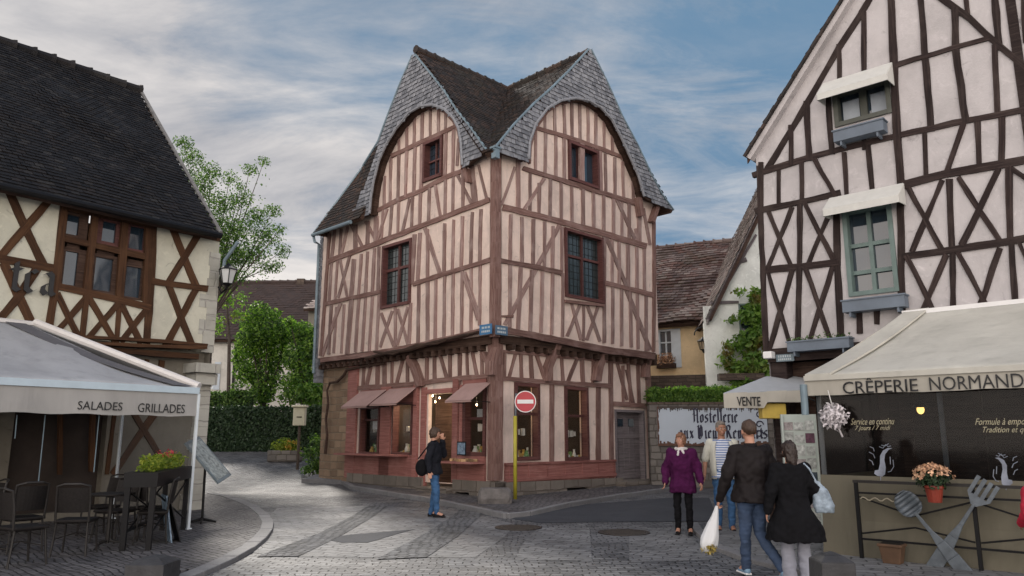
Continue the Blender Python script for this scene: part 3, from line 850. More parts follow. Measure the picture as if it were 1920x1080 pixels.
# --- timbers, right upper wall
m = MB(); n = MB()
beams(n, RU, Z4, [(325, 478, 560, 550, 790, 637, 24), (275, 688, 560, 778, 868, 872, 28), (172, 885, 400, 942, 650, 1010, 900, 1085, 36)], 0.045)
beams(n, RU, Z6, [(155, 237, 310, 265, 470, 300, 28), (690, 352, 935, 412, 28), (155, 520, 225, 522, 14)], 0.045)
beams(n, RU, Z6, [(190, 592, 450, 642, 700, 692, 942, 722, 42)], 0.07)
beams(m, RU, Z4, [
    (385, 400, 385, 492, 15), (433, 360, 437, 508, 16), (480, 345, 485, 522, 17), (520, 342, 522, 540, 17), (560, 345, 563, 552, 18), (603, 360, 605, 570, 15), (643, 385, 642, 585, 17), (683, 430, 685, 600, 16), (725, 500, 728, 618, 15), (770, 580, 775, 640, 14),
    (337, 490, 337, 708, 15), (388, 500, 385, 724, 19), (440, 512, 440, 740, 19), (482, 528, 484, 752, 18), (573, 560, 573, 790, 26), (665, 605, 668, 815, 22), (690, 620, 693, 815, 17), (738, 640, 740, 830, 17), (778, 660, 783, 842, 17), (830, 705, 833, 858, 17),
    (232, 690, 167, 870, 17), (250, 650, 250, 890, 25), (310, 705, 308, 905, 17), (378, 745, 283, 892, 22), (357, 770, 355, 915, 18), (412, 735, 410, 930, 19), (467, 755, 468, 948, 19), (520, 775, 522, 962, 19), (578, 795, 578, 975, 20), (630, 808, 632, 990, 19),
    (682, 822, 682, 1003, 19), (732, 838, 732, 1018, 19), (750, 848, 837, 1042, 18), (775, 850, 775, 1030, 16), (812, 868, 812, 1040, 18), (862, 872, 862, 1055, 26), (884, 900, 915, 1070, 17), (845, 1000, 845, 1050, 15)], 0.03)
beams(m, RU, Z6, [
    (212, 10, 209, 240, 20), (268, 25, 268, 252, 20), (326, 35, 325, 268, 20), (383, 48, 382, 275, 19), (458, 62, 330, 300, 185, 558, 26), (425, 70, 422, 285, 20), (472, 75, 470, 310, 18),
    (210, 262, 207, 570, 20), (263, 275, 250, 582, 22), (318, 290, 310, 590, 22), (372, 300, 365, 598, 21), (424, 308, 419, 608, 20), (476, 310, 474, 618, 18),
    (522, 460, 566, 632, 17), (560, 465, 500, 615, 17), (581, 470, 580, 640, 17), (603, 475, 662, 642, 17), (652, 475, 598, 635, 17), (686, 118, 686, 650, 20), (725, 135, 725, 350, 18), (700, 130, 797, 365, 23), (760, 150, 762, 365, 17), (805, 165, 806, 372, 24), (850, 178, 851, 385, 18), (888, 185, 890, 395, 18),
    (728, 370, 728, 655, 18), (773, 380, 773, 665, 19), (798, 388, 915, 685, 26), (817, 395, 822, 672, 19), (853, 400, 856, 680, 18), (897, 408, 897, 690, 18)], 0.03)
m.build('timber_studs', WOOD_V, house)
m2 = MB(); beams(m2, RU, Z6, [(490, 442, 682, 466, 18)], 0.09); m2.build('window_sill', WOOD_H, house)
n.build('timber_rails', WOOD_H, house)
# corner and end posts
m = MB()
P1 = UC + (LU.D * 0.13 + RU.D * 0.13)
for (za, zb, c, s) in ((4.0, 8.95, P1 + (LU.N + RU.N) * 0.09, 0.20), (0.55, 4.15, Vector((CX, CY, 0)) + LW.D * 0.12 + RW.D * 0.12 + (LW.N + RW.N) * 0.10, 0.27)):
    zz = za; ang = math.atan2(RU.D.y, RU.D.x)
    vs = []; fs = []; k = 0
    while True:
        for a, b in ((-1, -1), (1, -1), (1, 1), (-1, 1)):
            j = random.uniform(-.012, .012)
            vs.append(c + RU.D * (a * s / 2 + j) + LU.D * (b * s / 2 + random.uniform(-.012, .012)) + Vector((0, 0, zz)))
        k += 1
        if zz >= zb: break
        zz = min(zb, zz + 0.4)
    for i in range(k - 1):
        for e in range(4): fs.append((4 * i + e, 4 * i + (e + 1) % 4, 4 * i + 4 + (e + 1) % 4, 4 * i + 4 + e))
    fs.append((0, 1, 2, 3)); fs.append(tuple(4 * k - 4 + e for e in range(4)))
    m.mesh(vs, fs, Vector((0, 0, 1))); m.build('corner_post', WOOD_H, house); m = MB()
beams(m, RU, Z6, [(937, -20, 940, 400, 935, 700, 18)], 0.05)
m.build('end_post', WOOD_H, house); m = MB()
beams(m, LU, Z5, [(152, 100, 130, 420, 108, 720, 14)], 0.05)
m.build('end_post', WOOD_H, house)

# --- ground floor, right side
wins = [rect(RW, B7(226, 207, 355, 215, 352, 604, 226, 602)), rect(RW, B7(481, 226, 602, 234, 598, 604, 481, 602))]
door = rect(RW, B7(738, 345, 890, 350, 886, 725, 738, 740))
m = MB()
vents = [rect(RW, B7(480, 740, 592, 738, 590, 800, 482, 800))]; vents[0] = (vents[0][0], vents[0][1], vents[0][2], min(vents[0][3], 0.38))
wall(m, RW, [(0, 0.33), (6.55, 0.33), (6.55, 4.0), (0, 4.0)], [loop(w) for w in wins] + [[(door[0], 0.34), (door[1], 0.34), (door[1], door[3]), (door[0], door[3])]], 0, 0.3)
m.build('wall', PLASTER, house)
m = MB()
wall(m, RW, [(-0.12, -0.2), (6.62, -0.2), (6.62, 0.36), (4.95, 0.36), (4.9, 0.44), (-0.12, 0.50)], [loop(vents[0])], 0.10, 0.38)
m.build('plinth', PLINTH, house)
m = MB(); v = vents[0]; m.fbox(RW, v[0], v[1], v[2], v[3], -0.3, -0.25); m.build('cellar_vent', BLACK, house)
m = MB(); n = MB()
beams(n, RW, B7, [(165, 186, 420, 208, 720, 226, 28), (735, 315, 912, 328, 30), (160, 50, 420, 72, 700, 98, 905, 118, 20)], 0.05)
beams(m, RW, B7, [
    (183, 60, 181, 175, 16), (237, 62, 205, 178, 18), (263, 65, 266, 190, 19), (313, 70, 319, 196, 22), (345, 75, 388, 200, 18),
    (470, 88, 476, 205, 20), (546, 95, 500, 208, 20), (573, 98, 578, 212, 24), (628, 100, 628, 215, 14), (718, 95, 724, 705, 26),
    (752, 112, 800, 290, 17), (780, 130, 782, 300, 16), (800, 150, 830, 305, 17), (808, 118, 820, 300, 17), (855, 125, 862, 310, 20), (905, 110, 915, 420, 928, 720, 30),
    (420, 210, 420, 612, 28), (655, 225, 655, 612, 28)], 0.035)
n.build('timber_rails', WOOD_H, house); m.build('timber_studs', WOOD_H, house)
m = MB()   # curved brackets under the jetty
for F_, Z_, b_, w_ in ((RW, B7, (458, 14, 430, 80, 412, 130, 412, 200, 34), .2), (RW, B7, (690, 60, 665, 130, 655, 200, 36), .2), (RW, B7, (925, 60, 905, 130, 903, 180, 26), .2), (RW, B7, (150, 30, 130, 100, 126, 170, 22), .24), (LW, A7, (515, 80, 545, 130, 568, 200, 575, 240, 36), .2), (LW, A7, (915, 60, 945, 110, 965, 170, 30), .2)):
    m = MB(); beams(m, F_, Z_, [b_], w_); m.build('bracket', WOOD_H, house)
m = MB()
a = RW.q(*B7(165, 660)[0]); b = RW.q(*B7(735, 660)[0])
zp = RW.q(*B7(440, 607)[0])[1]; m.fbox(RW, 0.3, b[0], 0.46, zp, -0.05, 0.04); m.fbox(RW, 0.3, b[0], 0.50, 0.58, 0.04, 0.075)
for i in range(7):
    u = 0.42 + i * (b[0] - 0.5) / 6
    m.fbox(RW, u, u + 0.03, 0.58, zp - .06, 0.04, 0.055)
m.fbox(RW, 0.3, b[0], zp - .06, zp, 0.04, 0.08)
m.build('painted_panel', RED_PAINT, house)
for w in wins:
    wo = window(RW, w, house, RED_DARK, GLASS_S, 1, 2, 0.09, 0.07, -0.12, 0.03, split=[0.60])
# door
m = MB(); F = RW
m.fbox(F, door[0] + .07, door[1] - .07, 0.36, door[3] - .07, -0.20, -0.14)
for i in range(1, 5):
    u = door[0] + .07 + (door[1] - door[0] - .14) * i / 5
    m.fbox(F, u - .008, u + .008, 0.38, door[3] - .5, -0.14, -0.128)
m.fbox(F, door[0] + .1, door[1] - .1, 0.40, 0.56, -0.14, -0.12); m.fbox(F, door[0] + .1, door[1] - .1, 1.55, 1.65, -0.14, -0.12)
d = m.build('door', WOOD_GREY, house)
for s in (0.30, 0.66):
    m = MB(); u = door[0] + (door[1] - door[0]) * s; m.fbox(F, u - .12, u + .12, door[3] - .48, door[3] - .26, -0.139, -0.115); m.build('pane', GLASS, d)
m = MB(); m.fbox(F, door[0] + .14, door[0] + .17, 1.35, 1.65, -0.139, -0.09); m.build('handle', METAL, d)
m = MB(); m.fbox(F, door[0], door[0] + .07, 0.36, door[3], -0.22, 0.03); m.fbox(F, door[1] - .07, door[1], 0.36, door[3], -0.22, 0.03); m.fbox(F, door[0] + .07, door[1] - .07, door[3] - .07, door[3], -0.22, 0.03)
m.build('door_frame', WOOD_GREY, house)
m = MB(); m.fbox(F, door[0] - .15, door[1] + .2, -0.2, 0.35, 0.11, 0.45); m.build('doorstep', PLINTH, house)

# --- ground floor, left side
w1 = rect(LW, A7(270, 352, 375, 345, 375, 600, 275, 602)); w2 = rect(LW, A7(447, 330, 553, 320, 553, 603, 445, 603))
dr = rect(LW, A7(630, 282, 765, 275, 765, 770, 632, 772)); w3 = rect(LW, A7(822, 232, 945, 225, 945, 612, 825, 612))
m = MB()
wall(m, LW, [(0, 0.40), (6.55, 0.40), (6.55, 3.9), (0, 3.9)], [loop(w1), loop(w2), [(dr[0], 0.41), (dr[1], 0.41), (dr[1], dr[3]), (dr[0], dr[3])], loop(w3)], 0, 0.12)
m.build('wall', PLASTER, house)
m = MB()
wall(m, LW, [(6.45, -0.3), (8.12, -0.3), (8.12, 3.85), (6.45, 3.85)], [], 0.03, 0.3)
m.fbox(LW, 8.12 - .3, 8.12, -.3, 3.85, -7, -0.27)
m.build('stone_wall', RUBBLE, house)
vent = rect(LW, A7(792, 802, 866, 802, 866, 848, 792, 848)); vent = (vent[0], vent[1], vent[2], min(vent[3], 0.44))
m = MB()
wall(m, LW, [(-0.1, -0.3), (dr[0] - .12, -0.3), (dr[0] - .12, 0.52), (-0.1, 0.52)], [loop((vent[0], vent[1], vent[2] , vent[3]))], 0.10, 0.38)
wall(m, LW, [(dr[1] + .1, -0.3), (6.4, -0.3), (6.4, 0.52), (dr[1] + .1, 0.52)], [], 0.10, 0.38)
m.build('plinth', PLINTH, house)
m = MB(); m.fbox(LW, vent[0], vent[1], vent[2], vent[3], -0.3, -0.25); m.build('cellar_vent', BLACK, house)
m = MB(); m.fbox(LW, dr[0] - .12, dr[1] + .1, -0.3, 0.30, -0.4, 0.3); m.build('doorstep', PLINTH, house)
m = MB(); n = MB()
beams(n, LW, A7, [(250, 250, 420, 236, 580, 222, 28), (580, 222, 800, 196, 952, 184, 30)], 0.05)
beams(m, LW, A7, [
    (290, 118, 283, 245, 18), (330, 112, 300, 245, 20), (362, 108, 360, 240, 24), (397, 102, 398, 232, 24), (440, 98, 437, 230, 16), (495, 98, 462, 228, 20), (520, 92, 520, 225, 20),
    (625, 78, 622, 215, 20), (665, 72, 665, 212, 22), (690, 62, 732, 205, 20), (747, 58, 747, 205, 22), (800, 50, 797, 225, 22), (837, 45, 840, 195, 16), (862, 32, 892, 190, 20), (915, 30, 917, 190, 20)], 0.035)
n.build('timber_rails', WOOD_H, house); m.build('timber_studs', WOOD_H, house)
m = MB()     # painted shop posts
def fpost(x0, x1, y0, y1, w=0.05, F=LW, Z=A7):
    a = F.q(*Z(x0, y1)[0]); b = F.q(*Z(x1, y0)[0]); m.fbox(F, a[0], b[0], a[1], b[1], -0.05, w)
fpost(195, 268, 130, 725, 0.07); fpost(376, 444, 240, 725, 0.06); fpost(556, 590, 230, 770, 0.09); fpost(592, 629, 245, 768, 0.05)
fpost(766, 802, 200, 750, 0.07); fpost(803, 822, 232, 640, 0.04)
r0 = LW.q(*A7(629, 281)[0]); r1 = LW.q(*A7(766, 248)[0]); m.fbox(LW, r0[0], r1[0], r0[1], r1[1], -0.05, 0.05)
m.fbox(LW, w3[0] - .02, w3[1] + .02, w3[3], w3[3] + .12, -0.05, 0.045)
m.fbox(LW, w2[0] - .02, w1[1] + .02, w1[3], w1[3] + .5, -0.04, 0.045)
m.build('shopfront_frame', RED_PAINT, house)
m = MB()
m.fbox(LW, w2[0] - .1, w1[1] + .2, 0.48, w1[2], -0.05, 0.06); m.build('painted_panel', RED_PAINT, house); m = MB(); m.fbox(LW, 0.32, dr[0] - .13, 0.48, w3[2], -0.05, 0.06)
m.build('painted_panel', RED_PAINT, house)
for w, nm in ((w1, 1), (w2, 1)):
    window(LW, w, house, RED_DARK, GLASS_S, 1, 1, 0.06, 0.05, -0.12, 0.03, name='shop_window', split=[0.72] if w is w1 else None)
window(LW, w3, house, RED_DARK, GLASS_S, 1, 2, 0.10, 0.07, -0.12, 0.03, name='shop_window', split=[0.52])
m = MB(); zc = LW.q(*A7(300, 606)[0])[1]
m.fbox(LW, w2[0] + .1, w1[1] + .8, zc, zc + 0.05, 0.06, 0.40); m.build('counter_shelf', RED_PAINT, house); m = MB(); m.fbox(LW, 0.3, dr[0] - .1, zc - .12, zc - .07, 0.06, 0.55)
m.build('counter_shelf', RED_PAINT, house)
# half open inward shop door leaf
m = MB(); hp = LW.p(dr[1] - .05, 0.34, -0.25); dirn = -LW.N
m.par(hp, dirn * 0.85, LW.D * 0.05, Vector((0, 0, dr[3] - 0.45)))
m.build('shop_door', WOOD_D, house)
# interior: floor, ceiling and back wall so the shop reads as a dark room
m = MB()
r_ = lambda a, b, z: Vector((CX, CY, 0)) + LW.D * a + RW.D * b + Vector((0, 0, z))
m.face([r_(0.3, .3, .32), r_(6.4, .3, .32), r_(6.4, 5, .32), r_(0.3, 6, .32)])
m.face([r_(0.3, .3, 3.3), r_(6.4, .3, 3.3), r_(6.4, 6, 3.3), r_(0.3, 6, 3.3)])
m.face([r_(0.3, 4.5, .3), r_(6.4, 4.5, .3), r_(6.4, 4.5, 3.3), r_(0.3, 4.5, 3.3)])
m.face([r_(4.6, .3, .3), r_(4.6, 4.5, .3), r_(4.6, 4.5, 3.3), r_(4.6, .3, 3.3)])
m.build('room_shade_lining', DARKIN, house)

# upper windows
window(LU, wl1, house, RED_DARK, GLASS_B, 2, 2, 0.085, 0.08, -0.12, 0.04, split=[0.60], lead=0.16)
window(LU, wl2, house, RED_DARK, GLASS, 2, 2, 0.09, 0.05, -0.14, 0.05, split=[0.5], lead=0.2)
window(RU, wr1, house, RED_DARK, GLASS_B, 2, 2, 0.085, 0.07, -0.12, 0.04, split=[0.62], lead=0.17)
window(RU, wr2, house, RED_DARK, GLASS, 2, 1, 0.09, 0.30, -0.14, 0.05)
# dark panels stand in for the shade of rooms behind the windows
m = MB(); m.fbox(LU, 2.5, 6.5, 4.4, 11, -1.3, -1.25); m.build('room_shade_lining', DARKIN, house); m = MB(); m.fbox(RU, 2, 5, 4.4, 11, -1.3, -1.25); m.build('room_shade_lining', DARKIN, house)

# --- roofs
WG = 0.26    # the shingled gable panels stand this far proud of the wall
def P3(F, pts, w): return [F.q(x, y, w) for x, y in pts]
# left panel outline: outer edge, from right foot up to the apex, down the left
outL_r = P3(LU, Z3(955, 600, 870, 480, 800, 395, 740, 300, 660, 200, 595, 120), WG)
outL_l = P3(LU, Z3(580, 125, 520, 260, 455, 425, 405, 560, 370, 690, 320, 820, 262, 952), WG)
inL = P3(LU, AL, WG)
outR_l = P3(RU, Z4(118, 600, 215, 480, 320, 370, 420, 280, 510, 190, 600, 92), WG)
outR_r = P3(RU, Z4(612, 92, 700, 270, 770, 430, 850, 580, 920, 730, 975, 830, 1030, 905), WG)
inR = P3(RU, AR, WG)
def gable_panel(F, oa, ob, inn, foot_a, foot_b):
    # tessellate by strips is fragile: use polygon
    poly = [foot_a] + oa + ob + [foot_b] + inn[::-1]
    m = MB(); wall(m, F, poly, [], WG, 0.10)
    m.build('gable_board', WOOD_D, house)
    m = MB(); U = F.D if F is RU else -F.D
    pl = [((x if F is RU else -x), y) for x, y in poly]
    tiles(m, F.p(0, 0, WG + .01), U, Vector((0, 0, 1)), pl, 0.14, 0.125, 0.028, 0.008, 0.02, hang=True)
    m.build('shingle_cladding', SHINGLE, house)
    m = MB()
    for a, b in zip(inn, inn[1:]):      # timber soffit of the arch
        m.loft([F.p(*a, WG + .03), F.p(*b, WG + .03), F.p(*b, 0.0), F.p(*a, 0.0)],
               [F.p(a[0], a[1] + .07, WG + .03), F.p(b[0], b[1] + .07, WG + .03), F.p(b[0], b[1] + .07, 0), F.p(a[0], a[1] + .07, 0)])
    m.build('arch_soffit', WOOD_D, house)
    m = MB(); m.tube([F.p(a[0], a[1] + .01, WG + .045) for a in inn], .042, 6); m.build('arch_edging', SHINGLE, house)
gable_panel(LU, outL_r, outL_l, inL, P3(LU, Z3(838, 685), WG)[0], P3(LU, Z3(365, 925), WG)[0])
gable_panel(RU, outR_l, outR_r, inR, P3(RU, Z4(298, 655), WG)[0], P3(RU, Z4(885, 840), WG)[0])
# arch ribs against the wall
for F, A_ in ((LU, AL), (RU, AR)):
    m = MB(); I = [F.q(x, y, 0.07) for x, y in A_]
    for a, b in zip(I, I[1:]):
        cx_ = sum(i[0] for i in I) / len(I)
        da = (0.09 if a[0] < cx_ else -0.09); 
        m.loft([F.p(a[0] + 0 * da, a[1], 0.10), F.p(b[0], b[1], 0.10), F.p(b[0], b[1], 0), F.p(a[0], a[1], 0)],
               [F.p(a[0] + (cx_ - a[0]) * .04, a[1] - .08, 0.10), F.p(b[0] + (cx_ - b[0]) * .04, b[1] - .08, 0.10), F.p(b[0] + (cx_ - b[0]) * .04, b[1] - .08, 0), F.p(a[0] + (cx_ - a[0]) * .04, a[1] - .08, 0)])
    m.build('arch_rib', WOOD_H, house)
# roof slopes.  world frame: a along the left wall, t along the right wall, from the upper corner
def R3(a, t, z): return UC + LU.D * a + RU.D * t + Vector((0, 0, z))
apL = outL_r[-1]; apR = outR_l[-1]
zA = (apL[1] + apR[1]) / 2 + 0.05
ua, ta = apL[0], apR[0]
footL = outL_r[0]; footR = outR_l[0]
slabs = MB(); tl = MB()
def slope(pts, tw=0.17, th=0.115, tile=True):
    """planar roof slope through 3-D points (first two = eave line)"""
    n_ = (pts[1] - pts[0]).cross(pts[2] - pts[0]).normalized()
    if n_.z < 0: n_ = -n_
    U = (pts[1] - pts[0]).normalized(); V = n_.cross(U)
    if V.z < 0: V = -V
    slabs.loft([p - n_ * 0.02 for p in pts], [p - n_ * 0.14 for p in pts])
    o = pts[0]
    if not tile: return
    tiles(tl, o - n_ * .015, U, V, [((p - o).dot(U), (p - o).dot(V)) for p in pts], tw, th, 0.022, 0.006, 0.05)
g = (zA - footL[1]) / (ua - footL[0]); g2 = (zA - footR[1]) / (ta - footR[0])
fa = footL[0] - .02; ft = footR[0] - .02
# left gable: slope facing right/down to the valley.  Boundary: apex front, ridge crossing, valley foot
slope([R3(fa, -WG, footL[1]), R3(fa, ft, footL[1] ), R3(ua, ta, zA), R3(ua, -WG, zA)])
slope([R3(-WG, ft, footR[1]), R3(fa, ft, footR[1]), R3(ua, ta, zA), R3(-WG, ta, zA)])
# right gable: slope facing away on the right
kr = [(outR_r[0][0], zA), outR_r[3], outR_r[-1]]
slope([R3(-WG, kr[1][0], kr[1][1]), R3(ua, kr[1][0], kr[1][1]), R3(ua, ta, zA), R3(-WG, ta, zA)])
slope([R3(-WG, kr[2][0], kr[2][1]), R3(ua, kr[2][0], kr[2][1]), R3(ua, kr[1][0], kr[1][1]), R3(-WG, kr[1][0], kr[1][1])])
# left gable: slope facing left
kl = [outL_l[4]]
lo = (WL + 0.55, 8.62)
slope([R3(kl[0][0], -WG, kl[0][1]), R3(kl[0][0], ta, kl[0][1]), R3(ua, ta, zA), R3(ua, -WG, zA)], tile=False)
# eave slope over the left end, facing the square
e0 = LU.q(588, 438, 0.45); e1 = LU.q(660, 413, 0.45)
hz_ = LU.q(684, 312, -0.55)
A0 = LU.p(e0[0], e0[1], 0.45); A1 = LU.p(e1[0], e1[1], 0.45); A2 = LU.p(hz_[0] - .0, hz_[1], -0.50)
A3 = LU.p(kl[0][0] - .7, hz_[1] + .1, -0.62)
slope([A0, A1 + LU.D * -0.4, A3, A2])
B2 = LU.p(ua + 1.0, hz_[1] + 1.2, -2.2)
slope([A0, LU.p(e0[0], e0[1], -6.5), LU.p(hz_[0], hz_[1], -5.0), A2], tile=False)
slope([A2, LU.p(hz_[0], hz_[1], -5.0), R3(ua, ta, zA), LU.p(kl[0][0], kl[0][1], 0)], tile=False)
# rear hip
bz = 9.0
slope([R3(WL + .4, WR + .4, bz), R3(ua, WR + .4, bz), R3(ua, ta, zA)])
slope([R3(WL + .4, WR + .4, bz), R3(WL + .4, ta, bz), R3(ua, ta, zA)])
rf = slabs.build('roof', WOOD_D, house)
tl.build('roof_tiles', TILE_H, rf)
m = MB(); ridge(m, R3(ua, -WG - .02, zA + .02), R3(ua, ta, zA + .02), 0.09, 0.34); ridge(m, R3(-WG - .02, ta, zA + .02), R3(ua, ta, zA + .02), 0.09, 0.34)
m.build('ridge_tiles', TILE_H, rf)
m = MB(); pf = [LU.q(x, y, .12) for x, y in ((679, 314), (712, 262), (716, 300), (704, 345), (690, 396), (664, 404), (668, 360))]
wall(m, LU, pf, [], .12, .3); tp2 = MB(); tiles(tp2, LU.p(0, 0, .13), -LU.D, Vector((0, 0, 1)), [(-a, b) for a, b in pf], .14, .11, .02, .004, hang=True)
m.build('verge_infill', WOOD_D, rf); tp2.build('infill_tiles', TILE_H, rf)
# lead verge flashing along the gable outlines
m = MB()
for F, L in ((LU, [P3(LU, Z3(580, 122), WG)[0]] + outL_l[1:4] + [P3(LU, Z3(330, 680), WG)[0]]), (RU, outR_r), (LU, outL_r), (RU, outR_l)):
    m.tube([F.p(a[0], a[1] + .02, WG + .03) for a in L], 0.035, 6)
m.tube([A0, A2], 0.05, 6)
m.build('verge_flashing', ZINC, rf)
m = MB()   # gutters and downpipe
m.tube([A0 + Vector((0, 0, -.06)) + LU.N * .04, A1 + Vector((0, 0, -.06)) + LU.N * .04], 0.06, 8)
m.tube([A0 + Vector((0, 0, -.08)), A0 + Vector((0, 0, -.3)) - LU.D * .1, LU.p(WL + .12, 7.9, .1), LU.p(WL + .12, 3.6, .06)], 0.045, 8)
m.build('gutter', ZINC, house)
m = MB(); c = UC + (LU.N + RU.N) * 0.26 + Vector((0, 0, 8.62)); m.box(c, (.15, .15, .26), 0.78); m.box(c + Vector((0, 0, .15)), (.22, .2, .05), 0.78)
m.build('rain_head', ZINC, house)
m = MB()   # corbel struts below the gable feet
for F_, Z_, b_ in ((LU, Z3, (835, 690, 848, 760, 18)), (RU, Z4, (865, 835, 880, 930, 22)), (RU, Z4, (960, 880, 935, 960, 18))):
    m = MB(); beams(m, F_, Z_, [b_], .2); m.build('bracket', WOOD_H, house)
m = MB(); eR = outR_r[-1]; eR0 = outR_r[-3]
m.fbox(RU, P3(RU, Z4(885, 840), WG)[0][0] - .05, eR[0] - .35, 8.93, 9.0, -0.1, WG); m.build('eave_board', WOOD_D, house)
# awning flaps above the shop windows
def flap(p4, out):
    # p4: top-left, top-right, bottom-right, bottom-left in photo pixels; top on the wall, bottom at distance out
    tl_, tr_, br_, bl_ = [A7(*p)[0] for p in p4]
    a = LW.q(*tl_, 0.08); b = LW.q(*tr_, 0.08); c = LW.q(*br_, out); d = LW.q(*bl_, out)
    m = MB(); ux = 0.5 * (a[0] + d[0]); vx = 0.5 * (b[0] + c[0]); zt = (a[1] + b[1]) / 2; zb = (c[1] + d[1]) / 2
    T0, T1 = LW.p(ux, zt, .08), LW.p(vx, zt, .08); B0, B1 = LW.p(ux, zb, out), LW.p(vx, zb, out)
    dn = Vector((0, 0, -0.02))
    m.loft([T0, T1, B1, B0], [T0 + dn, T1 + dn, B1 + dn, B0 + dn]); m.loft([B0, B1, B1 + Vector((0, 0, -.05)), B0 + Vector((0, 0, -.05))], [B0 - LW.N * .015, B1 - LW.N * .015, B1 + Vector((0, 0, -.05)) - LW.N * .015, B0 + Vector((0, 0, -.05)) - LW.N * .015])
    o = m.build('awning', CANVAS_P, house)
    m = MB(); m.tube([T0 + Vector((0, 0, -.5)), B0 + dn], 0.012, 5); m.tube([T1 + Vector((0, 0, -.5)), B1 + dn], 0.012, 5); m.build('awning_arm', BLACK, o)
flap(((255, 265), (388, 262), (325, 343), (188, 347)), 0.75)
flap(((415, 252), (554, 248), (480, 328), (333, 335)), 0.75)
flap(((812, 226), (950, 219), (880, 306), (742, 320)), 0.75)
# old vine stem creeping along the stone wall and jetty
m = MB()
pts = [LW.p(*LW.q(*p, 0.12), 0.12) for p in A7(85, 600, 95, 500, 88, 420, 100, 330, 95, 260, 110, 220, 150, 215, 185, 180, 200, 150, 280, 135, 400, 118)]
m.tube(pts, [0.05, .04, .035, .04, .03, .035, .04, .05, .05, .04, .03], 7)
pts = [LU.p(*LU.q(*p, 0.16), 0.16) for p in Z5(340, 735, 450, 705, 560, 690, 640, 665, 740, 640, 860, 612, 910, 600)]
m.tube(pts, [.05, .05, .06, .05, .05, .04, .03], 7)
pts = [LU.p(*LU.q(*p, 0.18), 0.18) for p in Z5(380, 700, 480, 712, 600, 665, 700, 660, 800, 622)]
m.tube(pts, [.03, .04, .04, .03, .02], 6)
tag(m.build('vine_stem', WOOD_D, org=pts[0]), 'gnarled bare vine stem creeping along the jetty of the corner house', 'vine')
_c = beams
def beams(mb, F, Z, L, w1, sc=.92): _c(mb, F, Z, L, w1, sc, 9)
# ================================================================== calligraphy for blackletter signs
def nibtext(s, mat, parent, origin, U, V, xh, adv=1.0, nib=0.2, th=0.015, name='lettering'):
    """blackletter drawn with a broad nib; s is a list of glyph keys"""
    def mn(x, t=1.0, b=0.0):   # a minim
        return [[(x - .12, t - .12), (x, t)], [(x, t), (x, b + .06)], [(x, b + .1), (x + .14, b)]]
    GL = {
        'i': (mn(.15), .42), 'H': ([[(.1, 1.75), (.1, .1), (-.02, 0)], [(.1, .85), (.62, .95)], [(.5, 1.62), (.64, 1.75), (.62, .1), (.74, -.05)], [(-.1, 1.6), (.1, 1.75), (.34, 1.62)], [(-.12, 1.0), (.0, 1.15)]], .98),
        'o': ([[(.1, .85), (.1, .15), (.3, 0)], [(.1, .85), (.3, 1.0)], [(.3, 1.0), (.5, .82), (.5, .18), (.3, 0)]], .72),
        's': ([[(.5, .9), (.3, 1.0), (.1, .8), (.12, .62), (.45, .42), (.45, .15), (.25, 0), (.02, .12)]], .66),
        't': ([[(.2, 1.25), (.2, .12), (.38, 0)], [(.02, .95), (.42, .95)]], .52),
        'e': ([[(.1, .85), (.1, .15), (.3, 0), (.48, .12)], [(.1, .85), (.3, 1.0), (.48, .78), (.12, .5)]], .64),
        'l': ([[(.05, 1.6), (.17, 1.75), (.17, .1), (.3, 0)]], .42),
        'r': (mn(.15) + [[(.2, .85), (.34, 1.0), (.48, .88)]], .56),
        'a': ([[(.12, .9), (.3, 1.0), (.46, .85), (.46, .1), (.6, 0)], [(.46, .55), (.14, .4), (.1, .15), (.26, 0), (.44, .16)]], .74),
        'u': (mn(.15) + mn(.5), .82), 'n': (mn(.15) + [[(.2, .85), (.42, 1.0), (.5, .85), (.5, .1), (.64, 0)]], .84),
        'm': (mn(.15) + [[(.2, .85), (.4, 1.0), (.46, .85), (.46, .06)], [(.5, .85), (.7, 1.0), (.78, .85), (.78, .1), (.9, 0)]], 1.1),
        'x': ([[(.1, .95), (.5, .05)], [(.5, .95), (.08, .02)]], .68),
        'V': ([[(-.06, 1.45), (.12, 1.65), (.12, .1), (.35, -.06)], [(.35, -.06), (.66, .3), (.66, 1.3), (.45, 1.65), (.25, 1.5)], [(.38, 1.4), (.38, .2)]], 1.0),
        'R': ([[(.1, 1.6), (.1, .1), (-.02, 0)], [(.0, 1.5), (.35, 1.68), (.6, 1.4), (.5, 1.0), (.15, .9)], [(.3, .9), (.62, .1), (.78, 0)]], .95),
        'p': (mn(.15, 1.0, -.5) + [[(.2, .85), (.4, 1.0), (.52, .82), (.52, .18), (.34, 0), (.2, .1)]], .78),
        'c': ([[(.1, .85), (.1, .15), (.3, 0), (.48, .12)], [(.1, .85), (.3, 1.0), (.46, .9)]], .62),
        ' ': ([], .45)}
    m = MB(); x = 0.0
    U = U.normalized(); V = V.normalized(); W = U.cross(V)
    na = math.radians(38); nv = (math.cos(na) * nib / 2, math.sin(na) * nib / 2)
    o = Vector(origin)
    def P(a, b, w): return o + U * (a * xh) + V * (b * xh) + W * w
    kk = 0
    for ch in s:
        st, ad = GL[ch]
        for pl in st:
            for a, b in zip(pl, pl[1:]):
                kk += 1; t = th + kk * 0.00003
                q4 = [(x + a[0] * adv - nv[0], a[1] - nv[1]), (x + a[0] * adv + nv[0], a[1] + nv[1]), (x + b[0] * adv + nv[0], b[1] + nv[1]), (x + b[0] * adv - nv[0], b[1] - nv[1])]
                m.loft([P(*p, 0) for p in q4], [P(*p, t) for p in q4])
        x += ad * adv + nib * .25
    return m.build(name, mat, parent)
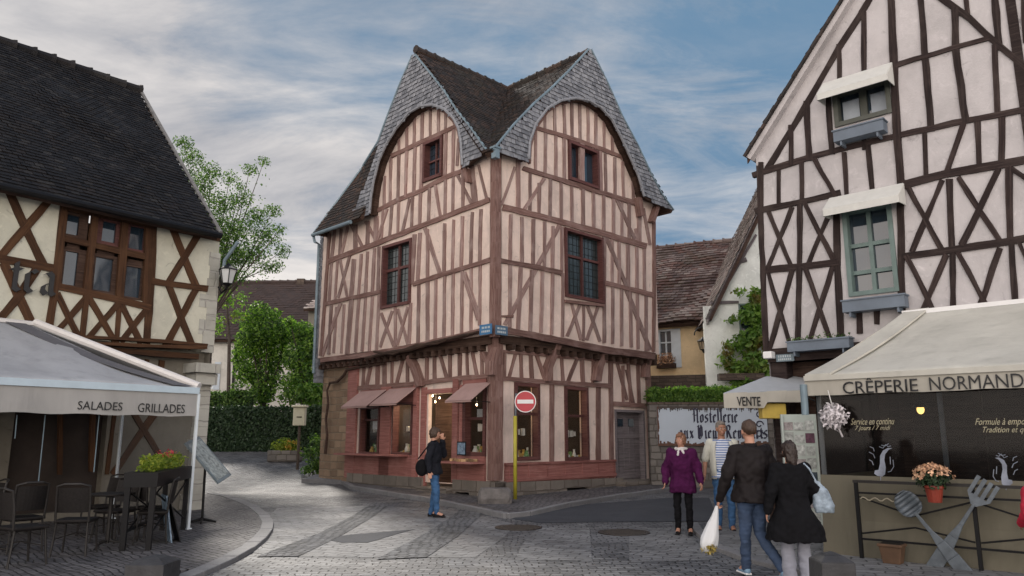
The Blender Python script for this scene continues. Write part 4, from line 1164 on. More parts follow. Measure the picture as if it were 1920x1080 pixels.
def fit_text(s, F, w, u0, u1, z0, z1, mat, parent, rev=False, bold=0.0, shear=0.0, th=0.004, name='lettering'):
    """lettering whose ink box runs from u0 to u1 and z0 to z1 on the plane F offset w"""
    U = -F.D if rev else F.D
    o = text(s, 1.0, mat, parent, (0, 0, 0), Vector((1, 0, 0)), Vector((0, 1, 0)), 0.0, shear, bold=bold, name=name)
    O = ORG[o.name]; co = [v.co + O for v in o.data.vertices]
    x0, x1 = min(c.x for c in co), max(c.x for c in co)
    ys = sorted(c.y for c in co); y0 = min(ys) ; y1 = max(ys)
    if 'Ê' in s: y1 = 0.72; y0 = 0
    for v, c in zip(o.data.vertices, co):
        a = (c.x - x0) / (x1 - x0); b = (c.y - y0) / (y1 - y0)
        u = (u0 + (u1 - u0) * a)
        v.co = F.p(u, z0 + (z1 - z0) * b, w) - O
    so = o.modifiers.new('thick', 'SOLIDIFY'); so.thickness = th; so.offset = 0
    return o

# ================================================================== LEFT HOUSE
L1 = Zm(0, 0, 1.6875); L2 = Zm(0, 540, 2.0); L3 = Zm(0, 580, 4.8)
FL = Fac((-6.67, 16.75), (-0.612, -0.791))
FLL = FL.off(-0.22)
lh = thing('timbered_house', 'low half-timbered house at the left, steep dark tile roof and orange-brown beams', 'house', FL.P)
ez = FL.q(410, 438, 0.40)[1]
uV = FL.q(412, 438, 0.42)[0]
FV = Fac(FL.p(uV, 0), FL.N)
rg = FV.q(262, 172); ew = 0.42
if rg[0] > 0: rg = (-rg[0], rg[1])
rw, rz_ = rg[0], rg[1]
panes = [(205, 668, 268, 752), (318, 690, 384, 775), (405, 706, 472, 798), (196, 782, 262, 912), (293, 803, 372, 930), (392, 832, 462, 950)]
prs = [rect(FL, L1(a, b, c, b, c, d, a, d)) for a, b, c, d in panes]
wu0 = min(p[0] for p in prs) - .1; wu1 = max(p[1] for p in prs) + .1; wz0 = min(p[2] for p in prs) - .05; wz1 = max(p[3] for p in prs) + .05
m = MB()
WH = rect(FL, L1(205, 655, 480, 712, 462, 965, 188, 905))
wall(m, FL, [(0, 3.45), (13, 3.45), (13, ez + .12), (0, ez + .12)], [loop(WH)], 0, 0.25)
m.build('wall', PLASTER_L, lh); print('LEFTWIN', WH, ez, prs)
m = MB()
sf = rect(FLL, [(18, 790), (196, 786), (196, 900), (18, 925)])
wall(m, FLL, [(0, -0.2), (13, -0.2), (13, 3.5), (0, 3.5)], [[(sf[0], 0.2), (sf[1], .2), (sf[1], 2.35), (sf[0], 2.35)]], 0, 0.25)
m.build('lower_wall', PLASTER_SHADE, lh)
m = MB(); m.fbox(FLL, sf[0], sf[1], .2, 2.35, -.24, -.2)
m.fbox(FL, WH[0], WH[1], WH[2], WH[3], -.9, -.85); m.build('room_shade_lining', DARKIN, lh)  # flat dark panels painted as the shade inside the openings
m = MB()
gw = abs(rw)
EW = Fac(FL.p(0.02, 0), -FL.N)
m.face([FL.p(0.02, -.2, 0), FL.p(0.02, -.2, 2 * rw), FL.p(0.02, ez - .1, 2 * rw), FL.p(0.02, rz_ - .2, rw), FL.p(0.02, ez - .1, 0)])
m.face([FL.p(13, -.2, 0), FL.p(13, -.2, 2 * rw), FL.p(13, ez - .1, 2 * rw), FL.p(13, rz_ - .2, rw), FL.p(13, ez - .1, 0)])
m.face([FL.p(0, -.2, 2 * rw), FL.p(13, -.2, 2 * rw), FL.p(13, ez, 2 * rw), FL.p(0, ez, 2 * rw)])
m.build('gable_wall', PLASTER_SHADE, lh)
# window group with one frame and six panes
m = MB()
u0, u1, z0, z1 = WH
cols = [u0, u0 + (u1 - u0) * .345, u0 + (u1 - u0) * .67, u1]
def pt(F, x, y, w): return F.p(*F.q(x, y, w), w)
beams(m, FL, L1, [(305, 665, 275, 938, 24), (398, 690, 380, 955, 24), (195, 752, 475, 815, 20), (185, 905, 470, 970, 24), (205, 655, 480, 712, 18), (470, 710, 458, 965, 14), (207, 660, 186, 908, 16)], 0.03)
wf = m.build('window_frame', WOOD_L, lh)
for i, pr in enumerate(prs):
    m = MB(); a, b, c, d = pr
    fw = .07
    m.fbox(FL, a - .1, a + fw, c, d, -.16, -.08); m.fbox(FL, b - fw, b + .1, c, d, -.16, -.08); m.fbox(FL, a + fw, b - fw, c - .06, c + fw, -.16, -.08); m.fbox(FL, a + fw, b - fw, d - fw, d + .08, -.16, -.08)
    w_ = m.build('window', RED_DARK if i in (1, 2) else WOOD_D, lh)
    m = MB(); m.fbox(FL, a, b, c, d, -.13, -.12); m.build('pane', GLASS, w_)
    if i in (5,):
        m = MB(); m.fbox(FL, a + fw, b - fw, c + fw, d - fw, -.30, -.28); m.build('curtain', WHITE, w_)
m = MB()
beams(m, FL, L1, [
    (0, 590, 170, 628, 345, 662, 22), (340, 668, 480, 704, 690, 752, 22), (30, 608, 135, 832, 28), (150, 640, 10, 802, 28), (0, 818, 90, 832, 180, 850, 26),
    (15, 838, 108, 1040, 30), (118, 850, 60, 940, -10, 1020, 30), (205, 650, 185, 840, 155, 1040, 26), (487, 706, 478, 890, 465, 1080, 26),
    (275, 938, 263, 1065, 18), (380, 955, 370, 1075, 16), (185, 935, 252, 1070, 20), (272, 945, 180, 1050, 20), (285, 945, 360, 1072, 20), (372, 962, 285, 1065, 20), (385, 962, 445, 1080, 20), (466, 978, 390, 1075, 20),
    (548, 725, 620, 900, 22), (628, 742, 535, 895, 22), (490, 890, 570, 902, 650, 913, 20), (535, 905, 610, 1095, 22), (622, 915, 528, 1090, 22)], 0.035)
m.build('timber_frame', WOOD_L, lh)
def bays(m, F, us, zs, t=.16, w=.035, cross=True):
    """more bays of the same framing, running on past the edge of the view"""
    for z in zs: m.fbox(F, us[0], us[-1], z - t / 2, z + t / 2, -.03, w + .01)
    for u in us: m.fbox(F, u - t / 2, u + t / 2, zs[0], zs[-1], -.03, w + random.uniform(-.003, .003))
    for a, b in zip(us, us[1:]):
        for c, d in zip(zs, zs[1:]):
            for s_, (p, q_) in enumerate((((a, c), (b, d)), ((b, c), (a, d)))):
                if not cross and s_: continue
                dd = F.D * (q_[0] - p[0]) + Vector((0, 0, q_[1] - p[1])); n_ = Vector((0, 0, q_[0] - p[0])) - F.D * (q_[1] - p[1]); n_ = n_.normalized() * t * .8
                m.par(F.p(p[0], p[1], -.03) - n_ / 2, dd, n_, F.N * (.055 + .004 * s_), dd.normalized())
m = MB(); bays(m, FL, [4.62 + 1.05 * i for i in range(8)], [3.62, 4.85, 6.0]); m.build('timber_frame', WOOD_L, lh)
m = MB()
_b(m, FL, L3, [(640, 238, 1100, 262, 1500, 288, 1872, 322, 30), (800, 300, 1400, 330, 1868, 345, 34)], 0.16, 0.9)
_b(m, FL, L3, [(900, 355, 1400, 395, 1790, 425, 56)], 0.06, 0.9)
m.build('jetty_beam', WOOD_L, lh)
m = MB()
beams(m, FLL, L2, [(505, 470, 600, 630, 24), (580, 472, 425, 700, 26), (432, 470, 402, 700, 14), (395, 420, 390, 480, 20), (352, 460, 345, 690, 16), (555, 268, 545, 300, 16), (610, 270, 605, 310, 22), (230, 465, 228, 700, 16)], 0.04)
m.build('lower_timbers', WOOD_L, lh)
m = MB(); zz = -0.2; k = 0
while zz < ez - .4:
    h = random.uniform(.22, .4); 
    if zz > 3.2 or zz < 2.9:
        m.fbox(FL, -0.05, random.uniform(.18, .42) if k % 2 else random.uniform(.12, .24), zz, zz + h - .004, -.3, 0.008 + random.uniform(0, .008))
    zz += h; k += 1
m.fbox(FL, -.08, .5, 2.95, 3.15, -.3, .30); m.fbox(FL, -.08, .42, 2.7, 2.94, -.3, .2)
m.build('stone_quoins', QUOIN, lh)
# roof
sl_ = MB(); tl = MB()
def slope2(sl, tl, pts, tw, th, nrm_out=True, wob=0.05, lift=0.022):
    n_ = (pts[1] - pts[0]).cross(pts[2] - pts[0]).normalized()
    if n_.z < 0: n_ = -n_
    U = (pts[1] - pts[0]).normalized(); V = n_.cross(U)
    if V.z < 0: V = -V
    sl.loft([p - n_ * 0.03 for p in pts], [p - n_ * 0.16 for p in pts])
    o = pts[0]
    tiles(tl, o - n_ * .02, U, V, [((p - o).dot(U), (p - o).dot(V)) for p in pts], tw, th, lift, 0.006, wob)
uE = 13.2
slope2(sl_, tl, [FL.p(uV, ez - .02, ew), FL.p(uE, ez - .02, ew), FL.p(uE, rz_, rw), FL.p(uV, rz_, rw)], 0.17, 0.12, wob=0.06)
n_ = MB(); slope2(sl_, n_, [FL.p(uV, ez, 2 * rw - ew), FL.p(uE, ez, 2 * rw - ew), FL.p(uE, rz_, rw), FL.p(uV, rz_, rw)], 0.5, 0.5)
rf = sl_.build('roof', WOOD_D, lh)
tl.build('roof_tiles', TILE_L, rf)
m = MB(); ridge(m, FL.p(uV, rz_ + .03, rw), FL.p(uE, rz_ + .03, rw), 0.12, 0.42, 0.05); m.build('ridge_tiles', TILE_L, rf)
m = MB(); m.tube([FL.p(uV - .02, ez + .02, ew), FL.p(uV - .02, rz_ + .04, rw)], 0.05, 6); m.build('verge_mortar', m_plain('verge_mortar', (0.13, 0.13, 0.13), 0.9, .3), rf)
m = MB(); m.tube([FL.p(uV, ez - .06, ew + .06), FL.p(uE, ez - .06, ew + .06)], 0.065, 8); m.build('gutter', BLACK, lh)
m = MB(); m.tube([FL.p(-.2, ez - .1, ew), FL.p(-.1, ez - .5, .1), FL.p(-.1, 5.2, .07)], 0.04, 8); m.build('downpipe', ZINC, lh)
# black letters on the plaster
a = FL.q(*(16, 541), 0.04)
nibtext('tca', LETTER, lh, FL.p(a[0], a[1] - 0.02, 0.05), -FL.D, Vector((0, 0, 1)), 0.42, adv=0.95, nib=0.24, th=0.03)

# ================================================================== LEFT TERRACE CANOPY
tent = thing('terrace_canopy', 'grey-white terrace canopy in front of the left house, SALADES GRILLADES on its valance', 'canopy', FL.p(6, 0, 3))
C0 = G(352, 998); uc = (C0 - FL.P).dot(FL.D); wc = (C0 - FL.P).dot(FL.N)
zt = at(372, 728, C0.y).z; zb = zt - 0.10; zv = at(357, 781, C0.y).z
utop = FL.q(52, 607, 0.05)[0]; ztop = FL.q(52, 607, 0.05)[1]
def sag(s): return -0.10 * math.sin(PI * s)
def canopy(m, F, uc, utop, uend, zt, ztop, wc, wt, amp):
    NS, NU = 14, 70; rows = []
    for i in range(NS + 1):
        t_ = i / NS; a = uc + (utop - uc) * t_
        rows.append([F.p(a + (uend - a) * j / NU, zt + (ztop - zt) * t_ - amp * math.sin(PI * t_) * (1 + .35 * math.sin((a + (uend - a) * j / NU) * 3.1)) + .012 * noise.noise(Vector((a + (uend - a) * j / NU * 1.0, t_ * 5, 2))), wc + (wt - wc) * t_) for j in range(NU + 1)])
    vs = [p for r in rows for p in r]; n = NU + 1
    m.mesh(vs, [(i * n + j, i * n + j + 1, (i + 1) * n + j + 1, (i + 1) * n + j) for i in range(NS) for j in range(NU)])
def finish_canopy(o):
    so = o.modifiers.new('t', 'SOLIDIFY'); so.thickness = .008
    for p in o.data.polygons: p.use_smooth = True
m = MB(); canopy(m, FL, uc, utop, 12, zt, ztop, wc, .05, .09)
finish_canopy(m.build('canopy_roof', CANVAS_L, tent, weld=True)); m = MB()
m.loft([FL.p(uc, zt, wc), FL.p(utop, ztop, .05), FL.p(uc - .0, zt + .05, .05)], [FL.p(uc, zt - .01, wc), FL.p(utop, ztop - .01, .05), FL.p(uc, zt + .04, .05)])
m.build('canopy_side', CANVAS_L, tent)
m = MB(); m.tube([FL.p(uc, zt + .03, wc), FL.p(utop - .1, ztop + .03, .1)], 0.07, 8); m.tube([FL.p(utop - .1, ztop + .0, .1), FL.p(12, ztop, .1)], 0.05, 6); m.build('hip_trim', m_plain('pale_trim', (0.62, 0.60, 0.58), .7, .05), tent)
DKTRIM = m_plain('dark_trim', (0.10, 0.10, 0.11), .8, .1)
m = MB(); P0 = FL.p(uc + .25, zt + .06, wc - .02); 
for i in range(8):
    s0, s1 = i / 8, (i + 1) / 8
    g0 = FL.p(uc + .12 + (utop - uc) * s0, zt + (ztop - zt) * s0 + sag(s0) + .03, wc + (.05 - wc) * s0); g1 = FL.p(uc + .12 + (utop - uc) * s1, zt + (ztop - zt) * s1 + sag(s1) + .03, wc + (.05 - wc) * s1)
    wd = FL.D * 0.33
    m.loft([g0, g1, g1 + wd, g0 + wd], [p + Vector((0, 0, .005)) for p in (g0, g1, g1 + wd, g0 + wd)])
m.build('dark_band', DKTRIM, tent)
m = MB(); m.fbox(FL, uc, 12, zb, zt + .01, wc - .05, wc + .03); m.fbox(FL, uc - .02, uc + .05, zb, zt, 0.1, wc - .05)
m.build('front_rail', m_plain('blue_white_rail', (0.45, 0.55, 0.62), .5, .05), tent)
m = MB(); K = 60
VCAN = m_canvas('grey_valance_canvas', (0.34, 0.335, 0.325))
for i in range(K):
    a = uc + (12 - uc) * i / K; b = uc + (12 - uc) * (i + 1) / K
    f = lambda u: 0.010 * math.sin(u * 7)
    m.loft([FL.p(a, zb + .01, wc), FL.p(b, zb + .01, wc), FL.p(b, zv + f(b), wc + f(b)), FL.p(a, zv + f(a), wc + f(a))],
           [FL.p(a, zb + .01, wc - .005), FL.p(b, zb + .01, wc - .005), FL.p(b, zv + f(b), wc + f(b) - .005), FL.p(a, zv + f(a), wc + f(a) - .005)])
va = m.build('valance', VCAN, tent)
for s, x0, x1, y0, y1 in (('SALADES', 145, 229, 753, 769), ('GRILLADES', 258, 346, 757, 774)):
    a = FL.q(x0, y1 + 0, wc + .015); b = FL.q(x1, y1, wc + .015)
    zc = FL.q((x0 + x1) / 2, (y0 + y1) / 2, wc + .015)[1]; hh = abs(FL.q(x0, y0, wc)[1] - FL.q(x0, y1, wc)[1])
    fit_text(s, FL, wc + .016, a[0], b[0], zc - hh / 2, zc + hh / 2, LETTER, va, th=.004)
def pole(F, u, w, z0, z1, r, mat, par, nm='pole'):
    m = MB(); m.fbox(F, u - r, u + r, z0, z1, w - r, w + r); m.fbox(F, u - r * 2, u + r * 2, z0, z0 + .02, w - r * 2, w + r * 2); return m.build(nm, mat, par)
pole(FL, uc, wc, 0.05, zb, .022, WHITE_METAL, tent)
pole(FL, uc, .25, 0.05, zb, .022, WHITE_METAL, tent)
pole(FL, 8.6, wc, 0.05, zb, .022, WHITE_METAL, tent)
m = MB(); m.fbox(FL, uc + .01, uc + .014, 0.3, zb, 0.28, wc - .05); m.build('clear_side_sheet', PLASTIC, tent)
for x0, x1, y in ((85, 72, 905), (186, 176, 885), (32, 28, 822)):
    a = FL.q(x0, 778, wc - .3); b = FL.q(x1, y, wc - .3)
    m = MB(); m.tube([FL.p(*a, wc - .3), FL.p(*b, wc - .3)], 0.008, 5); m.build('strap', ZINC, tent)

# ---- terrace furniture
def rattan(name):
    return m_plain(name, (0.012, 0.010, 0.0095), .6, .4, 40.0, bstr=.5, spec=.25)
RAT = rattan('dark_rattan')
def make_chair():
    t = thing('bistro_chair', '', 'chair', group='dark bistro chairs under the left canopy', local=True)
    m = MB(); m.box((0, 0, .45), (.44, .42, .035)); m.box((0, 0, .425), (.38, .36, .02)); m.build('seat', RAT, t, bevel=.012)
    m = MB()
    for k in range(9):
        a = -.19 + .38 * k / 8; b = -.19 + .38 * (k + 1) / 8
        if k < 8:
            f = lambda x: .05 * (1 - (x / .19) ** 2)
            m.loft([Vector((a, -.20 - f(a), .56)), Vector((b, -.20 - f(b), .56)), Vector((b, -.25 - f(b), .88)), Vector((a, -.25 - f(a), .88))],
                   [Vector((a, -.185 - f(a), .56)), Vector((b, -.185 - f(b), .56)), Vector((b, -.235 - f(b), .88)), Vector((a, -.235 - f(a), .88))])
    m.build('backrest', RAT, t)
    m = MB(); m.tube([(-.2, -.20, .44), (-.205, -.22, .7), (-.2, -.255, .9), (-.1, -.30, .93), (.1, -.30, .93), (.2, -.255, .9), (.205, -.22, .7), (.2, -.2, .44)], .015, 7); m.build('back_frame', METALDK, t)
    for sx in (-1, 1):
        for sy in (-1, 1):
            m = MB(); m.tube([(sx * .19, sy * .18, .44), (sx * .2, sy * .2, .2), (sx * .215, sy * .225, 0)], .014, 6); m.build('leg', METALDK, t)
    m = MB(); m.tube([(-.2, .19, .22), (0, 0, .28), (.2, .19, .22)], .008, 5); m.tube([(-.2, -.19, .22), (0, 0, .28), (.2, -.19, .22)], .008, 5); m.build('brace', METALDK, t)
    return t
METALDK = m_plain('dark_tube_frame', (0.02, 0.018, 0.017), .45, .2, 8.0, spec=.3)
ch = make_chair()
gz = 0.05
spots = [((-6.05, 9.75), -0.55, 'dark bistro chair left of the two whose light-edged backs face the square'),
         ((-5.85, 10.6), 0.2, 'dark bistro chair with light-edged back, just left of the small round table'),
         ((-6.9, 9.6), -1.7, 'dark bistro chair cut by the left edge of the view, turned sideways'),
         ((-6.0, 11.9), 2.9, 'dark bistro chair behind the small round table facing the square'),
         ((-5.35, 11.75), 1.9, 'dark bistro chair against the left leg of the flower planter stand'),
         ((-6.75, 10.85), 0.9, 'dark bistro chair between the two tables, its back to the square'),
         ((-7.4, 10.1), 1.3, 'dark bistro chair left of the further table, near the left edge'),
         ((-6.6, 12.6), 2.6, 'dark bistro chair by the timbered wall behind the tables'),
         ((-5.75, 12.4), -0.4, 'dark bistro chair behind the planter stand, close to the wall'),
         ((-7.6, 11.2), 2.4, 'dark bistro chair standing deepest under the left canopy')]
for i, ((x, y), r, lab) in enumerate(spots):
    if i == 0: ch.location = (x, y, gz); ch.rotation_euler = (0, 0, r); ch['label'] = lab
    else: dup(ch, (x, y, gz), r, lab)
def make_table():
    t = thing('bistro_table', '', 'table', group='small round terrace tables', local=True)
    m = MB(); m.lathe((0, 0, .72), [(.30, 0), (.31, .01), (.31, .025), (.30, .03)], 24); m.build('tabletop', RAT, t)
    m = MB(); m.tube([(0, 0, .06), (0, 0, .72)], .03, 8); m.build('pedestal', METALDK, t)
    for k in range(3):
        a = 2 * PI * k / 3 + .4; m = MB(); m.tube([(0, 0, .1), (.2 * math.cos(a), .2 * math.sin(a), .06), (.27 * math.cos(a), .27 * math.sin(a), .0)], .016, 6); m.build('foot', METALDK, t)
    return t
tb = make_table(); tb.location = (-5.75, 11.25, gz); tb['label'] = 'small dark round table between the bistro chairs, nearest the flower planter'
dup(tb, (-7.0, 10.6, gz), 0, 'small dark round table further left under the canopy')
# planter on a cross-braced stand
pa = Vector((-5.20, 10.95, gz)); pb = Vector((-5.72, 13.3, gz))
FP = Fac(pa, pb - pa); LP = (pb - pa).length
pl = thing('planter_stand', 'dark cross-braced stand holding a long flower box beside the white canopy pole', 'planter', pa)
for u in (0, LP):
    m = MB(); m.fbox(FP, u - .035, u + .035, gz, .92, -.2, -.13); m.build('leg', BLACK, pl)
    m = MB(); m.fbox(FP, u - .035, u + .035, gz, .92, .13, .2); m.build('leg', BLACK, pl)
m = MB()
for w in (-.165, .165):
    m.tube([FP.p(0.03, .25, w), FP.p(LP - .03, .85, w)], .014, 6); m.tube([FP.p(0.03, .85, w), FP.p(LP - .03, .25, w)], .014, 6)
m.fbox(FP, 0.04, LP - .04, .28, .32, -.18, -.15)
m.build('cross_brace', BLACK, pl)
m = MB(); m.fbox(FP, -.05, LP + .05, .90, 1.10, -.22, .22); m.build('flower_box', BLACK, pl)

# ---- foliage makers
def leaf(m, p, s, n=None, asp=0.55):
    """one folded leaf blade at p"""
    d = n if n is not None else Vector((random.gauss(0, 1), random.gauss(0, 1), random.gauss(0, 1)))
    d = d.normalized() if d.length > 1e-4 else Vector((0, 0, 1))
    t = d.orthogonal().normalized(); t = Matrix.Rotation(random.uniform(0, 2 * PI), 3, d) @ t
    b = d.cross(t)
    l = s * random.uniform(.7, 1.3); w = l * asp
    m.mesh([p, p + t * l * .5 + b * w * .5 + d * l * .08, p + t * l, p + t * l * .5 - b * w * .5 + d * l * .08], [(0, 1, 2), (0, 2, 3)])
def clump(m, c, r, n, s, shell=0.5):
    c = Vector(c)
    for _ in range(n):
        v = Vector((random.gauss(0, 1), random.gauss(0, 1), random.gauss(0, 1))).normalized()
        k = shell + (1 - shell) * random.random() ** .6 if random.random() < .75 else random.random()
        p = c + Vector((v.x * r[0], v.y * r[1], v.z * r[2])) * k
        leaf(m, p, s, v + Vector((random.gauss(0, .7), random.gauss(0, .7), random.gauss(0, .5) + .3)))
def hedge(m, F, u0, u1, z0, z1, w0, w1, n, s):
    for _ in range(n):
        u = random.uniform(u0, u1); r = random.random()
        bmp = .09 * noise.noise(Vector((u * 1.3, 0, 7)))
        if r < .68: p = F.p(u, random.uniform(z0, z1), w1 + random.uniform(-.10, .05) + bmp); d = F.N
        elif r < .93: p = F.p(u, z1 + random.uniform(-.06, .07) + bmp, random.uniform(w0, w1)); d = Vector((0, 0, 1))
        else: p = F.p(random.choice((u0, u1)) + random.uniform(-.08, .08), random.uniform(z0, z1), random.uniform(w0, w1)); d = F.D
        leaf(m, p, s, d + Vector((random.gauss(0, .6), random.gauss(0, .6), random.gauss(0, .6))))
LEAF_A = m_leaf('bright_green_leaves', (0.045, 0.10, 0.02), (0.08, 0.17, 0.03), (0.17, 0.27, 0.05))
LEAF_B = m_leaf('dark_hedge_leaves', (0.012, 0.030, 0.014), (0.02, 0.045, 0.018), (0.04, 0.075, 0.03), .15)
LEAF_C = m_leaf('mid_green_leaves', (0.02, 0.05, 0.014), (0.055, 0.12, 0.028), (0.16, 0.26, 0.06), .35)
LEAF_V = m_leaf('vine_leaves', (0.07, 0.14, 0.03), (0.13, 0.24, 0.05), (0.24, 0.36, 0.09), .45, (0.16, 0.07, 0.03))
LEAF_Y = m_leaf('yellow_green_leaves', (0.10, 0.16, 0.02), (0.18, 0.24, 0.03), (0.32, 0.34, 0.05))
PET_R = m_plain('red_petals', (0.45, 0.03, 0.05), .6, .3, 20.0, island=.3)
PET_O = m_plain('salmon_petals', (0.40, 0.17, 0.10), .6, .4, 20.0, island=.5, col2=(0.55, 0.36, 0.22))
PET_Y = m_plain('yellow_petals', (0.45, 0.28, 0.03), .6, .3, 20.0, island=.3)
BARK = m_wood('bark', (0.07, 0.055, 0.045), (0.03, 0.025, 0.02), (0.12, 0.10, 0.085))
SHADE_CORE = m_plain('foliage_shade_core', (0.008, 0.016, 0.007), .95, .3)  # dark filling for hedges, their inner shade put into the colour
fp = thing('flowering_plants', 'yellow-green bedding plants with red blooms filling the flower box', 'plants', FP.p(LP / 2, 1.1))
m = MB()
for i in range(22):
    clump(m, FP.p(.1 + (LP - .2) * (i + .5) / 22, 1.17 + random.uniform(0, .05), random.uniform(-.06, .06)), (.15, .15, .13), 75, .055)
m.build('foliage', LEAF_Y, fp)
m = MB()
for i in range(9): clump(m, FP.p(LP * (.5, .53, .56, .95, .52, .58, .5, .55, .9)[i], 1.32 + random.uniform(-.04, .05), random.uniform(-.1, .12)), (.045, .045, .035), 12, .035)
m.build('blooms', PET_R, fp)
# blue menu board propped by the planter
bd = thing('menu_board', 'small narrow blue board standing in front of the planter stand', 'menu board', G(304, 1022))
gb = G(304, 1022); gb.z = gz; FBd = Fac(gb, (0.55, -0.83)); BLUEB = m_plain('blue_menu_print', (0.05, 0.09, 0.16), .5, .5, 9.0, col2=(0.20, 0.28, 0.36))
m = MB(); m.par(FBd.p(-.22, gz, -.1), FBd.D * .44, FBd.N * .02, Vector((0, 0, .68)) + FBd.N * .12); m.build('panel', BLUEB, bd)
m = MB(); m.par(FBd.p(-.22, gz, -.22), FBd.D * .44, FBd.N * .015, Vector((0, 0, .66)) + FBd.N * .20); m.build('rear_leg', BLACK, bd)
# tilted menu stand on a dark post
bp = G(378, 985); bp.z = gz
ms = thing('menu_stand', 'dark post with star foot carrying a tilted menu panel outside the canopy pole', 'menu stand', bp)
m = MB(); 
for k in range(5):
    a = 2 * PI * k / 5; m.tube([bp + Vector((0, 0, .06)), bp + Vector((.26 * math.cos(a), .26 * math.sin(a), .015))], [.03, .015], 6)
m.build('foot', BLACK, ms)
tp = at(386, 858, bp.y - .0)
m = MB(); m.tube([bp + Vector((0, 0, .04)), tp], .024, 8); m.build('post', BLACK, ms)
p0 = at(358, 826, bp.y + .0); p1 = at(420, 900, bp.y - .0)
m = MB(); d = (p1 - p0); up = Vector((0, .62, .12)); nn = d.cross(up).normalized() * .03
m.par(p0 - up / 2, d, up, nn); m.build('menu_panel', m_plain('grey_blue_panel', (0.16, 0.20, 0.22), .5, .3, 6.0), ms)
m = MB(); m.par(p0 - up / 2 + nn * 1.02 + d * .06 + up * .08, d * .88, up * .84, nn * .1); m.build('menu_sheet', m_plain('menu_print', (0.3, 0.34, 0.33), .5, .6, 14.0), ms)
# street lantern on the house corner
lc = at(427, 515, 16.6); lo_ = FL.p(-.05, 0)
ln = thing('street_lantern', 'black framed street lantern with pale panes bracketed off the left house corner', 'lantern', lc)
def lantern(ln, lc, s, gm, br_from, par_mat=BLACK):
    m = MB()
    m.lathe(lc, [(.0, .26 * s), (.03 * s, .24 * s), (.06 * s, .2 * s), (.20 * s, .12 * s), (.21 * s, .10 * s)], 6)
    m.lathe(lc, [(.10 * s, -.22 * s), (.12 * s, -.19 * s), (.05 * s, -.24 * s), (.02 * s, -.30 * s)], 6)
    for k in range(6):
        a = 2 * PI * k / 6
        m.tube([lc + Vector((.185 * s * math.cos(a), .185 * s * math.sin(a), .10 * s)), lc + Vector((.115 * s * math.cos(a), .115 * s * math.sin(a), -.2 * s))], .010 * s, 4)
    f = m.build('lantern_frame', par_mat, ln)
    m = MB(); m.lathe(lc, [(.105 * s, -.19 * s), (.175 * s, .10 * s)], 6); m.build('pane', gm, f)
    m = MB(); e = br_from - lc
    m.tube([br_from, br_from * .6 + (lc + Vector((0, 0, -.3 * s))) * .4 + Vector((0, 0, -.12)), lc + Vector((0, 0, -.30 * s))], .018, 6)
    m.tube([br_from + Vector((0, 0, .2)), br_from * .6 + lc * .4 + Vector((0, 0, -.1)), lc + Vector((0, 0, -.32 * s))], .010, 6)
    m.build('bracket', par_mat, ln)
FROST = m_plain('frosted_pane', (0.5, 0.52, 0.52), .3, .05)
lantern(ln, lc, 1.05, FROST, FL.p(-.04, lc.z - .25, .03))
# ================================================================== RIGHT HOUSE
def beams(mb, F, Z, L, w1, sc=.84): _c(mb, F, Z, L, w1, sc, 16)
R8 = Zm(1380, 0, 2.7); R9 = Zm(1380, 320, 2.7); R7 = Zm(1480, 680, 2.7)
FR = Fac((4.82, 14.15), (0.733, -0.68))
FRL = FR.off(-0.30)
rh = thing('gabled_timbered_house', 'tall right-hand gabled house, grey-white plaster with dark maroon timbers and X braces', 'house', FR.P)
w0_ = FR.q(1417, 330)[0]
ra = FR.q(1395, 292, 0.16); rb = FR.q(1578, 0, 0.16); rs = (rb[1] - ra[1]) / (rb[0] - ra[0])
uap = FR.q(1700, -120)[0]; zap = ra[1] + rs * (uap - ra[0])
LEFT = -0.02
ew1 = rect(FR, R8(492, 462, 782, 392, 786, 572, 500, 650)); ew2 = rect(FR, R9(548, 195, 802, 160, 812, 612, 562, 642))
print('right house', ra, rb, uap, zap, ew1, ew2)
def rz(u): return (ra[1] - .12) + rs * (u - ra[0]) if u < uap else zap - .12 - rs * (u - uap)
WRU = 2 * uap - LEFT
m = MB()
wall(m, FR, [(LEFT, 2.95), (WRU, 2.95), (WRU, rz(LEFT)), (uap, rz(uap)), (LEFT, rz(LEFT))], [loop(ew1), loop(ew2)], 0, .25)
m.build('wall', PLASTER_R, rh)
m = MB(); 
m.face([FR.p(LEFT, -.2, 0), FR.p(LEFT, -.2, -11), FR.p(LEFT, rz(LEFT), -11), FR.p(LEFT, rz(LEFT), 0)])
m.face([FR.p(WRU, -.2, 0), FR.p(WRU, -.2, -11), FR.p(WRU, rz(LEFT), -11), FR.p(WRU, rz(LEFT), 0)])
m.face([FR.p(LEFT, -.2, -11), FR.p(WRU, -.2, -11), FR.p(WRU, rz(LEFT), -11), FR.p(uap, rz(uap), -11), FR.p(LEFT, rz(LEFT), -11)])
m.build('side_wall', PLASTER_R, rh)
m = MB(); m.fbox(FR, ew2[0] - .3, ew2[1] + .3, 3.5, 9.5, -1.2, -1.15); m.build('room_shade_lining', DARKIN, rh)  # dark panel for the shade behind both windows
m = MB(); wall(m, FRL, [(0, -.2), (WRU, -.2), (WRU, 3.2), (0, 3.2)], [], 0, .2); m.build('lower_wall', WOOD_D, rh)
m = MB(); m.fbox(FR, LEFT, WRU, 2.95, 3.20, -.3, .05); m.fbox(FR, LEFT + .02, .3, .05, 2.95, -.3, -.02); m.build('jetty_beam', WOOD_R, rh)
m = MB()
